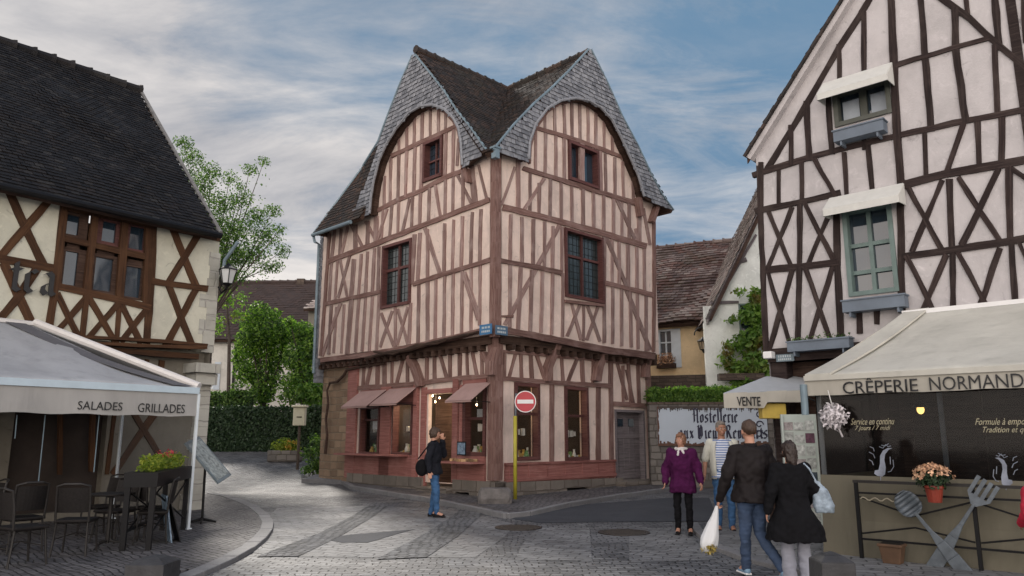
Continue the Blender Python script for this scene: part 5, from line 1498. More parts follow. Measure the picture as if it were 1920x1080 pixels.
beams(m, FR, R8, [
    (125, 835, 122, 1080, 28), (97, 882, 360, 797, 600, 737, 800, 690, 1100, 622, 1470, 552, 34), (110, 1065, 380, 1010, 515, 978, 34), (850, 932, 1060, 880, 1470, 808, 48),
    (820, 325, 1100, 240, 1262, 196, 28), (165, 842, 290, 640, 400, 450, 520, 240, 670, 5, 34), (690, -30, 640, 50, 30), (1000, -40, 1180, 90, 1340, 240, 1475, 350, 42),
    (783, -30, 795, 250, 805, 520, 832, 910, 46), (275, 645, 278, 822, 26), (355, 525, 370, 795, 34), (463, 490, 485, 762, 30), (520, 240, 522, 392, 26), (645, 70, 648, 350, 32),
    (645, 680, 647, 742, 28), (932, -20, 955, 250, 988, 645, 40), (1107, 50, 1112, 240, 1160, 605, 44), (1163, -20, 1175, 80, 32), (1308, -20, 1332, 235, 44), (1308, 240, 1325, 562, 36), (1450, -20, 1458, 200, 22), (1452, 350, 1456, 560, 18),
    (215, 855, 215, 1035, 26), (330, 825, 332, 1015, 24), (402, 815, 500, 985, 28), (548, 785, 558, 972, 28), (668, 752, 686, 945, 28), (955, 680, 960, 893, 32), (1145, 640, 1065, 872, 34), (1222, 620, 1230, 840, 36), (1345, 585, 1345, 815, 38)], 0.03)
beams(m, FR, R9, [
    (115, -10, 125, 300, 150, 920, 30), (150, 502, 500, 465, 40), (858, 430, 1100, 400, 1470, 342, 42), (833, 30, 832, 300, 838, 705, 42),
    (165, 210, 275, 475, 25), (277, 200, 160, 490, 25), (322, 185, 318, 475, 30), (352, 175, 488, 445, 28), (468, 220, 368, 460, 28), (507, 200, 512, 500, 528, 845, 42),
    (868, 80, 1032, 385, 34), (1037, 60, 895, 395, 32), (1080, 55, 1092, 370, 38), (1132, 45, 1335, 358, 34), (1322, 0, 1148, 365, 36), (1382, -10, 1388, 345, 42),
    (1410, 0, 1475, 45, 30), (1440, 375, 1475, 460, 22), (1395, 385, 1412, 675, 38), (165, 530, 268, 870, 25), (282, 505, 172, 890, 30), (318, 505, 310, 855, 32), (352, 498, 472, 845, 30), (488, 488, 378, 838, 28),
    (868, 445, 1000, 715, 30), (1058, 435, 942, 715, 38), (1095, 425, 1100, 705, 36), (1130, 425, 1270, 690, 32), (1333, 405, 1230, 695, 38), (622, 712, 625, 810, 34), (712, 705, 712, 760, 34)], 0.03)
m.build('timber_frame', WOOD_R, rh)
m = MB(); ue2 = FR.q(1936, 300)[0]; zR = [FR.q(1900, y)[1] for y in (590, 452, 303, 210)]
bays(m, FR, [ue2 + .75 * i for i in range(int((WRU - ue2) / .75))], [3.4, zR[1], zR[2]], .15, .03)
k = 0; u = ue2
while u < WRU - .3:
    m.fbox(FR, u - .07, u + .07, zR[2], rz(u) - .1, -.03, .028); u += .75
uu = WRU - .1; m.fbox(FR, ue2, WRU - .4, zR[3] - .07, zR[3] + .07, -.03, .036)
m.build('timber_frame', WOOD_R, rh)
w_ = window(FR, ew1, rh, m_plain('brown_green_frame', (0.07, 0.075, 0.062), .6, .2, 4.0), GLASS, 2, 1, .08, .12, -.14, .02)
w_ = window(FR, ew2, rh, GREEN_FRAME, GLASS, 2, 3, .075, .07, -.12, .02, split=[.27, .58])
m = MB(); 
for i in (0, 1):
    a = ew1[0] + (ew1[1] - ew1[0]) * (i * .5) + .12; b = a + (ew1[1] - ew1[0]) * .5 - .2
    m.fbox(FR, a, b, ew1[2] + .08, ew1[2] + .5, -.125, -.119)
m.build('half_curtain', m_plain('net_curtain', (0.36, 0.4, 0.45), .8, .1), rh)
# hoods over the windows
def hood(F, pts, Z, out, drop, par):
    tl_, tr_, br_, bl_ = Z(*pts)
    a = F.q(*bl_, out); b = F.q(*br_, out); c = F.q(*tr_, .04); d = F.q(*tl_, .04)
    u0 = (a[0] + d[0]) / 2; u1 = (b[0] + c[0]) / 2; zb = (a[1] + b[1]) / 2; zt = (c[1] + d[1]) / 2
    m = MB(); T0, T1, B0, B1 = F.p(u0, zt, .03), F.p(u1, zt, .03), F.p(u0, zb, out), F.p(u1, zb, out)
    dn = Vector((0, 0, -.012))
    m.loft([T0, T1, B1, B0], [T0 + dn, T1 + dn, B1 + dn, B0 + dn])
    V = Vector((0, 0, -drop)); o2 = -F.N * .012
    m.loft([B0 + dn, B1 + dn, B1 + V, B0 + V], [B0 + dn + o2, B1 + dn + o2, B1 + V + o2, B0 + V + o2])
    for T, B in ((T0, B0), (T1, B1)):
        m.loft([T + dn, B + dn, B + V, F.p(0, 0, 0) * 0 + T + Vector((0, 0, zb - zt - drop * .8))], [p + F.D * .01 for p in (T + dn, B + dn, B + V, T + Vector((0, 0, zb - zt - drop * .8)))])
    return m.build('window_hood', m_plain('ivory_canvas', (0.56, 0.56, 0.53), .8, .06), par)
hood(FR, (435, 425, 780, 312, 768, 366, 412, 478), R8, .42, .12, rh)
hood(FR, (470, 145, 838, 55, 828, 118, 440, 196), R9, .42, .13, rh)
# zinc flower boxes
def fbox_px(F, Z, p, out, name, lab=None, par=None):
    r = rect(F, Z(*p), out); m = MB()
    m.fbox(F, r[0], r[1], r[2], r[3], .05, out); m.fbox(F, r[0] - .02, r[1] + .02, r[3], r[3] + .025, .04, out + .02)
    m.fbox(F, r[0] + .1, r[0] + .13, r[2] - .08, r[2], .02, out - .02); m.fbox(F, r[1] - .13, r[1] - .1, r[2] - .08, r[2], .02, out - .02)
    o = m.build(name, GREYBOX, par); return r
fbox_px(FR, R8, (490, 668, 745, 602, 745, 655, 495, 720), .28, 'flower_box', par=rh)
fbox_px(FR, R9, (535, 662, 850, 628, 855, 685, 540, 718), .28, 'flower_box', par=rh)
fr = fbox_px(FR, R9, (255, 868, 570, 850, 575, 900, 262, 912), .28, 'flower_box', par=rh)
m = MB()
for i in range(9): clump(m, FR.p(fr[0] + (fr[1] - fr[0]) * (i + .5) / 9, fr[3] + .04, .18), (.09, .09, random.uniform(.04, .12)), 26, .05)
tag(m.build('trailing_plants', LEAF_C, org=FR.p(fr[0], fr[3])), 'low green plants in the long grey flower box under the right house jetty', 'plants')
# verge and roof
sl_ = MB(); tl = MB(); RD = -FR.N
zA_ = zap + .05
slope2(sl_, tl, [FR.p(ra[0], ra[1], .16), FR.p(ra[0], ra[1], -11), FR.p(uap, zA_, -11), FR.p(uap, zA_, .16)], .17, .12)
n_ = MB(); slope2(sl_, n_, [FR.p(2 * uap - ra[0], ra[1], .16), FR.p(2 * uap - ra[0], ra[1], -11), FR.p(uap, zA_, -11), FR.p(uap, zA_, .16)], .5, .5)
rf = sl_.build('roof', PLASTER_R, rh); tl.build('roof_tiles', TILE_H, rf)
m = MB()
L_ = math.hypot(uap - ra[0], zA_ - ra[1]); n = int(L_ / .12)
for i in range(n):
    s = i / n; u = ra[0] + (uap - ra[0]) * s; z = ra[1] + (zA_ - ra[1]) * s
    du = (uap - ra[0]) / n; dz = (zA_ - ra[1]) / n
    m.par(FR.p(u, z - .02, .02), FR.D * du * 1.06 + Vector((0, 0, dz * 1.06)), FR.N * (.20 + random.uniform(0, .03)), (Vector((0, 0, du)) - FR.D * dz).normalized() * -.05)
m.build('verge_tiles', TILE_H, rf)
m = MB(); m.par(FR.p(ra[0] + .05, ra[1] - .17, .11), FR.D * (uap - ra[0]) + Vector((0, 0, zA_ - ra[1])), FR.N * .03, Vector((0, 0, .12))); m.build('barge_board', WOOD_D, rf)
# street name plate and white lamp under the jetty
sp = rect(FR, R9(200, 925, 292, 932, 292, 968, 200, 962), .1)
sg = thing('street_sign', 'small blue-grey street name plate under the right house jetty, beside the white lamp', 'street sign', FR.p(sp[0], sp[2], .1))
m = MB(); m.fbox(FR, sp[0], sp[1], sp[2], sp[3], .06, .08); m.build('plate', m_plain('grey_blue_enamel', (0.13, 0.18, 0.21), .4, .1), sg)
m = MB(); w = .084
for z, n in ((.72, 6), (.3, 7)):
    for i in range(n):
        u = sp[0] + (sp[1] - sp[0]) * (.12 + .76 * i / n); zz = sp[2] + (sp[3] - sp[2]) * z
        m.fbox(FR, u, u + (sp[1] - sp[0]) * .07, zz - .02, zz + .02, .08, w)
m.build('worn_lettering', m_plain('pale_enamel', (0.4, 0.45, 0.47), .5, .2), sg)
lp = rect(FR, R9(136, 915, 180, 915, 180, 950, 136, 950), .25)
m = MB(); m.fbox(FR, lp[0], lp[1], lp[2], lp[3], .08, .26); m.fbox(FR, lp[0] + .05, lp[1] - .05, lp[2] + .05, lp[3] - .05, .0, .08)
tag(m.build('wall_lamp', WHITE, org=FR.p(lp[0], lp[2], .1), bevel=.02), 'white box lamp at the left end of the right house jetty', 'lamp')

# ================================================================== RIGHT TERRACE
cc = at(1512, 742, 10.72)
ucr = (cc - FR.P).dot(FR.D); wr_ = (cc - FR.P).dot(FR.N)
UE = ucr + 8.0
ter = thing('creperie_terrace', 'cream-canopied glazed terrace of the right house lettered CRÊPERIE NORMAND', 'terrace', FR.p(ucr, 0, wr_))
zt2 = at(1502, 708, cc.y).z; zv2 = cc.z
tt = FR.q(1700, 586, .1); ut2, zt3 = tt
print('terrace', ucr, wr_, zt2, zv2, ut2, zt3)
def sag2(s): return -.06 * math.sin(PI * s)
m = MB(); canopy(m, FR, ucr, ut2, UE, zt2, zt3, wr_, .1, .06); finish_canopy(m.build('canopy_roof', CANVAS_R, ter, weld=True)); m = MB()
m.loft([FR.p(ucr, zt2, wr_), FR.p(ut2, zt3, .1), FR.p(ucr, zt2, .1)], [FR.p(ucr, zt2 - .01, wr_), FR.p(ut2, zt3 - .01, .1), FR.p(ucr, zt2 - .01, .1)])
m.build('canopy_side', CANVAS_R, ter)
m = MB()
for i in range(8):     # light hip band with its dark shadowed piping
    s0, s1 = i / 8, (i + 1) / 8
    g0 = FR.p(ucr + .0 + (ut2 - ucr) * s0, zt2 + (zt3 - zt2) * s0 + sag2(s0) + .014, wr_ + (.1 - wr_) * s0); g1 = FR.p(ucr + (ut2 - ucr) * s1, zt2 + (zt3 - zt2) * s1 + sag2(s1) + .014, wr_ + (.1 - wr_) * s1)
    wd = FR.D * (.34)
    m.loft([g0, g1, g1 + wd, g0 + wd], [p + Vector((0, 0, .03)) for p in (g0, g1, g1 + wd, g0 + wd)])
m.build('hip_flap', CANVAS_R, ter)
m = MB(); m.fbox(FR, ut2 - .05, UE, zt3 - .06, zt3 + .02, .02, .20); m.build('canopy_cassette', WHITE, ter)
m = MB(); m.fbox(FR, ucr - .01, UE, zt2 - .05, zt2 + .02, wr_ - .05, wr_ + .03); m.build('front_rail', CANVAS_R, ter)
m = MB(); K = 70
for i in range(K):
    a = ucr + (UE - ucr) * i / K; b = ucr + (UE - ucr) * (i + 1) / K
    f = lambda u: .010 * math.sin(u * 5) + .005 * math.sin(u * 13)
    m.loft([FR.p(a, zt2 - .04, wr_), FR.p(b, zt2 - .04, wr_), FR.p(b, zv2 + f(b) * .5, wr_ + f(b)), FR.p(a, zv2 + f(a) * .5, wr_ + f(a))],
           [FR.p(a, zt2 - .04, wr_ - .006), FR.p(b, zt2 - .04, wr_ - .006), FR.p(b, zv2 + f(b) * .5, wr_ + f(b) - .006), FR.p(a, zv2 + f(a) * .5, wr_ + f(a) - .006)])
m.fbox(FR, ucr - .012, ucr, zv2, zt2, .1, wr_)
VR = m_canvas('cream_valance', (0.42, 0.40, 0.35))
va = m.build('valance', VR, ter)
zc0 = FR.q(1580, 737, wr_ + .02); zc1 = FR.q(1720, 735, wr_ + .02); z_b = (zc0[1] + zc1[1]) / 2
zb2 = FR.q(1650, 736, wr_)[1]; zt4 = FR.q(1650, 712, wr_)[1]
fit_text('CRÊPERIE', FR, wr_ + .020, FR.q(1580, 725, wr_ + .02)[0], FR.q(1721, 725, wr_ + .02)[0], zb2, zt4, LETTER, va, bold=.004)
n0 = FR.q(1743, 725, wr_ + .02)[0]; n1 = FR.q(1914, 725, wr_ + .02)[0]
fit_text('NORMANDE', FR, wr_ + .020, n0, n0 + (n1 - n0) * 8.0 / 7.0, zb2, zt4, LETTER, va, bold=.0)
# plastic walls
zk = at(1545, 893, cc.y).z
wp = wr_ - .18
m = MB(); m.fbox(FR, ucr + .05, UE, zk, zt2 - .06, wp, wp + .004); m.fbox(FR, ucr + .05, ucr + .054, zk, zt2 - .06, .1, wp - .01); m.build('clear_plastic_wall', GLASS_T, ter)
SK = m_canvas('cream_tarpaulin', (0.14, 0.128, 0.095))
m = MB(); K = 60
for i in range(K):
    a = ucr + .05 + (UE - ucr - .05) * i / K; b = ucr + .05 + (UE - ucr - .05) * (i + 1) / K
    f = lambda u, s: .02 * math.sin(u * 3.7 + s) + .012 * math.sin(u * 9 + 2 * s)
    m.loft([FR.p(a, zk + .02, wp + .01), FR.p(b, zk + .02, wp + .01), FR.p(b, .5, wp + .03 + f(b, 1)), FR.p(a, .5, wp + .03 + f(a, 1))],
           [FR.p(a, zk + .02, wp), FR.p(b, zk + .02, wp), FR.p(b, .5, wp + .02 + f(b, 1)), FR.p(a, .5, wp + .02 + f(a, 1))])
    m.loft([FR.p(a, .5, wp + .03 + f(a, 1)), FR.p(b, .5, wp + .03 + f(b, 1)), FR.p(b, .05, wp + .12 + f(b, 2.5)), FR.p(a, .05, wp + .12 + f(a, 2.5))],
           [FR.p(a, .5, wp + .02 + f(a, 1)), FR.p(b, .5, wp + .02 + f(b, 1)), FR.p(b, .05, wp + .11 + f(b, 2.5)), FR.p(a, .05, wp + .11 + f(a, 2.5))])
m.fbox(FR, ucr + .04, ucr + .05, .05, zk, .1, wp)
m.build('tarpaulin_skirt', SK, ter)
for u in (ucr + .06, FR.q(1762, 800, wp)[0]):
    m = MB(); m.fbox(FR, u, u + .05, .05, zt2 - .06, wp - .06, wp - .01); m.build('post', METAL if u > ucr + 1 else WHITE_METAL, ter)
pz = at(1508, 748, cc.y)
m = MB(); m.tube([pz + Vector((0, 0, -.22)), pz + Vector((0, 0, .2))], .05, 12); m.build('tube_heater', ZINC, ter)
# dark wooden joinery inside
m = MB()
for x in (1606, 1622, 1690, 1700, 1830):
    u = FR.q(x, 800, 0.4)[0]; m.fbox(FR, u, u + .10, .05, 2.5, .3, .42)
for x in (1640, 1740, 1850): 
    u = FR.q(x, 800, 1.2)[0]; m.fbox(FR, u, u + .7, .72, .76, 1.0, 1.7); m.fbox(FR, u + .33, u + .37, .05, .72, 1.33, 1.37)
m.fbox(FR, ucr, UE, .04, .06, .1, wp - .05)
m.build('interior_joinery', WOOD_D, ter)
bl = at(1726, 768, FR.p(*FR.q(1726, 768, 1.6), 1.6).y)
hl = thing('hanging_lamp', 'glowing yellow hanging lamp inside the crêperie terrace', 'lamp', bl)
m = MB(); m.ell(bl, (.05, .05, .065), 12, 8); m.build('bulb', m_emit('warm_bulb', (1.0, .62, .18), 3.0), hl, smooth=True)
m = MB(); m.lathe(bl, [(.02, .12), (.05, .1), (.09, .05), (.1, .03)], 12); m.tube([bl + Vector((0, 0, .1)), bl + Vector((0, 0, .8))], .006, 5); m.build('shade', BLACK, hl)
# lettering on the clear wall
CREAM = m_plain('cream_transfer', (0.34, 0.31, 0.21), .7, .2); WTRANS = m_plain('white_transfer', (0.20, 0.22, 0.27), .7, .35)
def glass_text(s, x0, x1, y0, y1):
    a = FR.q(x0, (y0 + y1) / 2, wp + .012); b = FR.q(x1, (y0 + y1) / 2, wp + .012)
    h = abs(FR.q(x0, y0, wp)[1] - FR.q(x0, y1, wp)[1]); zc = (a[1] + b[1]) / 2
    return fit_text(s, FR, wp + .012, a[0], b[0], zc - h / 2, zc + h / 2, CREAM, None, shear=.45, th=.002)
gt = thing('window_lettering', 'cream script Service en continu on the clear terrace wall', 'lettering', FR.p(*FR.q(1630, 795, wp), wp))
def gl(s, x0, x1, y0, y1, par):
    a = FR.q(x0, (y0 + y1) / 2, wp + .012); b = FR.q(x1, (y0 + y1) / 2, wp + .012)
    h = abs(FR.q(x0, y0, wp)[1] - FR.q(x0, y1, wp)[1]); zc = (a[1] + b[1]) / 2
    fit_text(s, FR, wp + .012, a[0], b[0], zc - h / 2, zc + h / 2, CREAM, par, shear=.45, th=.002)
gl('Service en continu', 1595, 1677, 784, 796, gt); gl('7 jours / 7 midi', 1603, 1670, 798, 809, gt)
gt2 = thing('window_lettering', 'cream script Formule à … Tradition et … on the clear wall at the right edge', 'lettering', FR.p(*FR.q(1880, 795, wp), wp))
gl('Formule à emporter', 1828, 1948, 784, 800, gt2); gl('Tradition et qualité', 1843, 1952, 800, 814, gt2)
# the stylised white cockerels
def rooster(cx, cy, mir, lab):
    k = -1 if mir else 1
    body = [(-14, 28), (-16, 36), (-8, 42), (6, 44), (14, 38), (16, 20), (12, 0), (14, -14), (24, -26), (34, -30), (22, -31), (8, -24), (0, -10), (0, 10), (-4, 26)]
    o = FR.q(cx, cy, wp + .01)
    par = thing('cockerel_transfer', lab, 'window decal', FR.p(o[0], o[1], wp + .01))
    def P(a): 
        r = FR.q(cx + a[0] * k * .68, cy + a[1] * .72, wp + .012); return r
    m = MB(); pts = [P(a) for a in body]
    tri = tessellate_polygon([[Vector((a, b, 0)) for a, b in pts]])
    m.mesh([FR.p(a, b, wp + .012) for a, b in pts], [tuple(t) for t in tri]); m.build('body', WTRANS, par)
    for pl in ([(-2, -34), (8, -30), (16, -40), (22, -34), (30, -36)], [(4, -38), (14, -36), (24, -42)], [(-28, -34), (-18, -30), (-16, -22)], [(-30, -20), (-18, -14), (-14, -4)], [(-30, 0), (-22, 4), (-18, 14)], [(28, -8), (29, 12)], [(36, 0), (38, 18), (30, 30), (22, 32)], [(2, 44), (2, 54)]):
        m = MB(); m.tube([FR.p(*P(a), wp + .014) for a in pl], [.005] * len(pl), 5)
        m.build('plume', WTRANS, par)
rooster(1650, 862, False, 'white stylised cockerel transfer below the script on the clear terrace wall')
rooster(1888, 880, True, 'white cockerel transfer turned the other way near the right edge')
# fluffy paper ball hung at the corner
pc = at(1563, 780, cc.y - .25)
pm = MB(); clump(pm, pc, (.17, .17, .17), 900, .055, .3)
pp = thing('paper_ball', 'fluffy pinkish-white paper ball hanging under the crêperie awning corner', 'decoration', pc)
pm.build('paper_petals', m_plain('pinkish_paper', (0.58, 0.55, 0.57), .8, .06, 3.0, island=.15), pp)
m = MB(); m.tube([pc + Vector((0, 0, .1)), pc + Vector((-.05, 0, .35))], .006, 4); m.build('string', WHITE, pp)
m = MB(); m.tube([pc + Vector((.05, 0, -.15)), pc + Vector((.10, 0, -.28))], .012, 4); m.build('ribbon', pm and MATS['pinkish_paper'], pp)
# railing
rp0 = G(1617, 1054); ur = (rp0 - FR.P).dot(FR.D); wq = (rp0 - FR.P).dot(FR.N)
FRR = Fac(rp0, FR.D); gzr = .05
rl = thing('metal_railing', 'black metal railing with crossing bars in front of the crêperie terrace', 'railing', rp0)
ends = [0, 1.35, 2.7, 4.05]
for u in ends:
    m = MB(); m.fbox(FRR, u - .022, u + .022, 0, 1.0, -.02, .02); m.build('railing_post', BLACK, rl)
m = MB(); m.fbox(FRR, -.03, 4.1, 1.0, 1.035, -.03, .03); m.build('top_rail', METALDK, rl)
m = MB(); m.fbox(FRR, 0, 4.1, .86, .885, -.012, .012); m.fbox(FRR, 0, 4.1, .28, .305, -.012, .012)
for i in range(3):
    a, b = ends[i] + .03, ends[i + 1] - .03; mid = (a + b) / 2
    for s0, s1, z0, z1 in ((a, mid, .82, .62), (mid, b, .62, .82), (a, mid, .36, .48), (mid, b, .48, .36)):
        m.tube([FRR.p(s0, z0, 0), FRR.p(s1, z1, 0)], .011, 6)
m.build('crossing_bars', BLACK, rl)
m = MB()
for k in range(24):
    a = .05 + k * .03; m.tube([FRR.p(a, .80 + .02 * math.sin(k * 1.3), .02), FRR.p(a + .03, .80 + .02 * math.sin((k + 1) * 1.3), .02)], .008, 5)
m.build('rope', m_plain('pale_rope', (0.3, 0.27, 0.2), .9, .2), rl)
# crossed giant cutlery wired to the railing
def cutlery(kind, hx, hy, tx, ty, lab, wo):
    r = 9.25
    F2 = FRR.off(wo)
    H = F2.p(*F2.q(hx, hy)); T = F2.p(*F2.q(tx, ty))
    t = thing('giant_' + kind, lab, 'sculpture', T)
    d = (H - T); L = d.length; d.normalize(); s = d.cross(F2.N).normalized(); nn = F2.N
    m = MB(); prof = [(0, .075), (.03, .085), (.25, .08), (.42, .055), (.55, .025), (.78, .018)]
    rings = []
    for p, hw in prof:
        c = T + d * (p * L); rings.append([c + s * hw + nn * .012, c - s * hw + nn * .012, c - s * hw - nn * .012, c + s * hw - nn * .012])
    for a, b in zip(rings, rings[1:]): m.loft(a, b)
    m.build('handle', METAL, t, bevel=.006)
    m = MB()
    if kind == 'spoon':
        n = 14; ringsS = []
        for j in range(9):
            a = PI * j / 8; c = T + d * (L * .76 + (1 - math.cos(a)) * .5 * L * .26); hw = .14 * math.sin(a) ** .8 + .012
            ringsS.append([c + s * hw * x + nn * (.05 * (x * x - 1) * math.sin(a) + .0) for x in (-1, -.6, -.2, .2, .6, 1)])
        for a, b in zip(ringsS, ringsS[1:]):
            m.mesh(a + b, [(k, k + 1, 7 + k, 6 + k) for k in range(5)])
        o = m.build('bowl', METAL, t, smooth=True); so = o.modifiers.new('t', 'SOLIDIFY'); so.thickness = .012
    else:
        c = T + d * (L * .76); 
        m.loft([c + s * .03 + nn * .01, c - s * .03 + nn * .01, c - s * .03 - nn * .01, c + s * .03 - nn * .01], [c + d * .12 + s * .13 + nn * .01, c + d * .12 - s * .13 + nn * .01, c + d * .12 - s * .13 - nn * .01, c + d * .12 + s * .13 - nn * .01])
        for k in (-1.5, -.5, .5, 1.5):
            b = c + d * .12 + s * k * .073
            m.par(b - s * .022 - nn * .01, d * .22, s * .044, nn * .02)
        m.build('tines', METAL, t)
    return t
cutlery('spoon', 1688, 928, 1822, 1088, 'giant metal spoon leaning left, crossed over the fork on the railing', .10)
cutlery('fork', 1852, 905, 1742, 1078, 'giant metal fork leaning right, crossed behind the spoon on the railing', .06)
fk = bpy.data.objects
# flowers in a red pot on the rail
pc = FRR.p(*FRR.q(1752, 926, .16), .16)
pt_ = thing('flower_pot', 'red pot hooked on the crêperie railing with its salmon flowers above', 'flower pot', pc)
m = MB(); m.lathe(pc + Vector((0, 0, -.10)), [(.075, 0), (.10, .16), (.115, .17), (.115, .2), (.10, .2)], 16); m.build('pot', m_plain('red_glazed_pot', (0.22, 0.035, 0.02), .4, .2), pt_)
fl = thing('chrysanthemum', 'rounded chrysanthemum plant with salmon and cream blooms in the red pot', 'flowers', pc)
m = MB(); clump(m, pc + Vector((0, 0, .16)), (.19, .19, .13), 500, .05, .3); m.build('foliage', LEAF_B, fl)
m = MB()
for _ in range(130):
    a = random.uniform(0, 2 * PI); e = random.uniform(.0, 1) ** .6 * PI / 2
    v = Vector((math.cos(a) * math.cos(e), math.sin(a) * math.cos(e), math.sin(e)))
    c = pc + Vector((0, 0, .17)) + Vector((v.x * .24, v.y * .24, v.z * .17))
    for k in range(7): leaf(m, c + Vector((random.gauss(0, .008), random.gauss(0, .008), random.gauss(0, .006))), .034, v + Vector((random.gauss(0, .5), random.gauss(0, .5), random.gauss(0, .5))), .8)
m.build('blooms', PET_O, fl)
# brown trough on the pavement
pc = G(1676, 1064); pc.z = .05
m = MB(); d = FR.D; n = FR.N
def trap(z, a, b): return [pc + d * a - n * b + Vector((0, 0, z)), pc + d * a + n * b + Vector((0, 0, z)), pc - d * a + n * b + Vector((0, 0, z)), pc - d * a - n * b + Vector((0, 0, z))]
tr = thing('plant_trough', 'empty terracotta-brown trough on the ground before the railing', 'plant trough', pc)
m.loft(trap(0, .10, .08), trap(.2, .13, .10)); m.loft(trap(.2, .145, .115), trap(.235, .145, .115)); m.build('trough', m_plain('brown_terracotta', (0.10, 0.055, 0.03), .7, .25), tr, bevel=.008)
m = MB(); m.loft(trap(.236, .12, .09), trap(.24, .12, .09)); m.build('soil', BLACK, tr)

# ================================================================== small sales awning, rack, yellow sign
FV2 = Fac((3.70, 13.25), (1.0, 0.0))
sa = thing('sales_awning', 'small pale awning lettered VENTE between the banner and the crêperie canopy', 'awning', (4.3, 13.5, 2.2))
zb_ = FV2.q(1400, 765)[1]; ztp = FV2.q(1400, 737)[1]
a0 = FV2.q(1357, 750)[0]; a1 = FV2.q(1506, 750)[0]
m = MB(); 
m.loft([FV2.p(a0, ztp, 0), FV2.p(a1, ztp + .06, 0), Vector((5.85, 14.2, 2.72)), Vector((4.75, 14.2, 2.70))], [p - Vector((0, 0, .012)) for p in (FV2.p(a0, ztp, 0), FV2.p(a1, ztp + .06, 0), Vector((5.85, 14.2, 2.72)), Vector((4.75, 14.2, 2.70)))])
m.build('canopy_roof', m_plain('blue_grey_canvas', (0.36, 0.38, 0.40), .8, .06), sa)
m = MB(); K = 20
for i in range(K):
    a = a0 + (a1 - a0) * i / K; b = a0 + (a1 - a0) * (i + 1) / K
    dr_ = lambda u: max(0, (u - a0) / (a1 - a0) - .48) * .0 + (.10 if (u - a0) / (a1 - a0) > .5 else 0)
    f = lambda u: .012 * math.sin(u * 9)
    m.loft([FV2.p(a, ztp + .06 * i / K, 0), FV2.p(b, ztp + .06 * (i + 1) / K, 0), FV2.p(b, zb_ + dr_(b), f(b)), FV2.p(a, zb_ + dr_(a), f(a))],
           [FV2.p(a, ztp + .06 * i / K, -.005), FV2.p(b, ztp + .06 * (i + 1) / K, -.005), FV2.p(b, zb_ + dr_(b), f(b) - .005), FV2.p(a, zb_ + dr_(a), f(a) - .005)])
va = m.build('valance', VR, sa)
fit_text('VENTE', FV2, .02, FV2.q(1381, 750)[0], FV2.q(1425, 750)[0], FV2.q(1400, 761)[1], FV2.q(1400, 744)[1], LETTER, va, bold=.012)
m = MB(); 
for x, y in ((a0 + .02, -.02), (a1 - .02, -.02)): m = MB(); m.tube([FV2.p(x, ztp - .02, y), Vector((5.0 if x < 1 else 5.7, 14.2, 2.2))], .015, 6); m.build('awning_arm', METAL, sa)
yb = at(1448, 771, 13.45)
ys = thing('yellow_sign', 'yellow illuminated sign box under the VENTE awning', 'sign', yb)
m = MB(); m.box(yb, (.42, .22, .26)); m.build('sign_box', m_plain('yellow_plastic', (0.55, 0.40, 0.08), .5, .1), ys, bevel=.015)
m = MB(); m.box(yb + Vector((.0, 0, .18)), (.62, .3, .08)); m.build('sign_hood', WOOD_D, ys)
# stall counter and dark opening below
m = MB(); m.box((5.35, 14.55, .55), (1.0, .5, 1.0)); tag(m.build('sales_counter', WOOD_D, org=(5.35, 14.55, .05)), 'dark sales counter under the VENTE awning behind the card rack', 'counter')
rk = at(1500, 850, 12.35)
ck = thing('card_rack', 'tall white rack of postcards and menus beside the crêperie corner', 'card rack', Vector((rk.x, rk.y, 0)))
FK = Fac((rk.x - .27, rk.y), (1, -.12))
zt_ = at(1500, 777, 12.35).z; 
m = MB(); m.fbox(FK, 0, .54, .2, zt_, -.03, 0); m.fbox(FK, 0, .03, .02, zt_, -.05, .03); m.fbox(FK, .51, .54, .02, zt_, -.05, .03); m.build('back_panel', m_plain('pale_green_white', (0.5, 0.56, 0.52), .6, .08), ck)
cols = [(0.5, .54, .52), (.05, .07, .09), (.13, .06, .09), (.4, .42, .4), (.14, .17, .2), (.36, .32, .32), (.55, .57, .55), (.5, .52, .5)]
for r in range(8):
    for c in range(3):
        if r == 1 and c == 1: continue
        h = (zt_ - .35) / 8; z = .3 + r * h
        m = MB(); m.par(FK.p(.04 + c * .16, z, .005), FK.D * .14, FK.N * .004, Vector((0, 0, h * random.uniform(.6, .86))) - FK.N * 0)
        k = random.choice(range(len(cols)))
        m.build('card', m_plain('card_print_%d' % k, cols[k], .5, .5, 18.0), ck)
# ================================================================== BACKGROUND RIGHT
# low wall with the banner and hedge
bw = Fac((4.20, 22.4), (1.0, -0.02))
gb_ = gh(0, 22.4)
z_wt = bw.q(1300, 757)[1]
lw = thing('stone_wall', 'grey stone garden wall carrying the banner right of the corner house', 'wall', (4.2, 22.4, gb_))
m = MB(); m.fbox(bw, -.2, 4.2, gb_ - .2, z_wt - .02, -.35, 0); m.build('masonry', LOWSTONE, lw)
m = MB(); m.fbox(bw, -.22, 4.22, z_wt - .02, z_wt + .05, -.38, .03); m.build('coping', BROWNSTONE, lw)
zb0, zb1 = bw.q(1280, 836)[1], bw.q(1280, 762)[1]; x0, x1 = bw.q(1232, 800)[0], bw.q(1438, 800)[0]
bn = thing('banner', 'pale blue banner lettered Hostellerie aux Vieux Remparts with ragged painted border', 'banner', bw.p(x0, zb0, .03))
SKYB = m_plain('pale_blue_banner', (0.42, 0.48, 0.55), .7, .05, 1.5)
m = MB(); m.fbox(bw, x0, x1, zb0, zb1, .03, .05); bo = m.build('banner_cloth', SKYB, bn)
m = MB()     # ragged dark border
n = 60; random.seed(11)
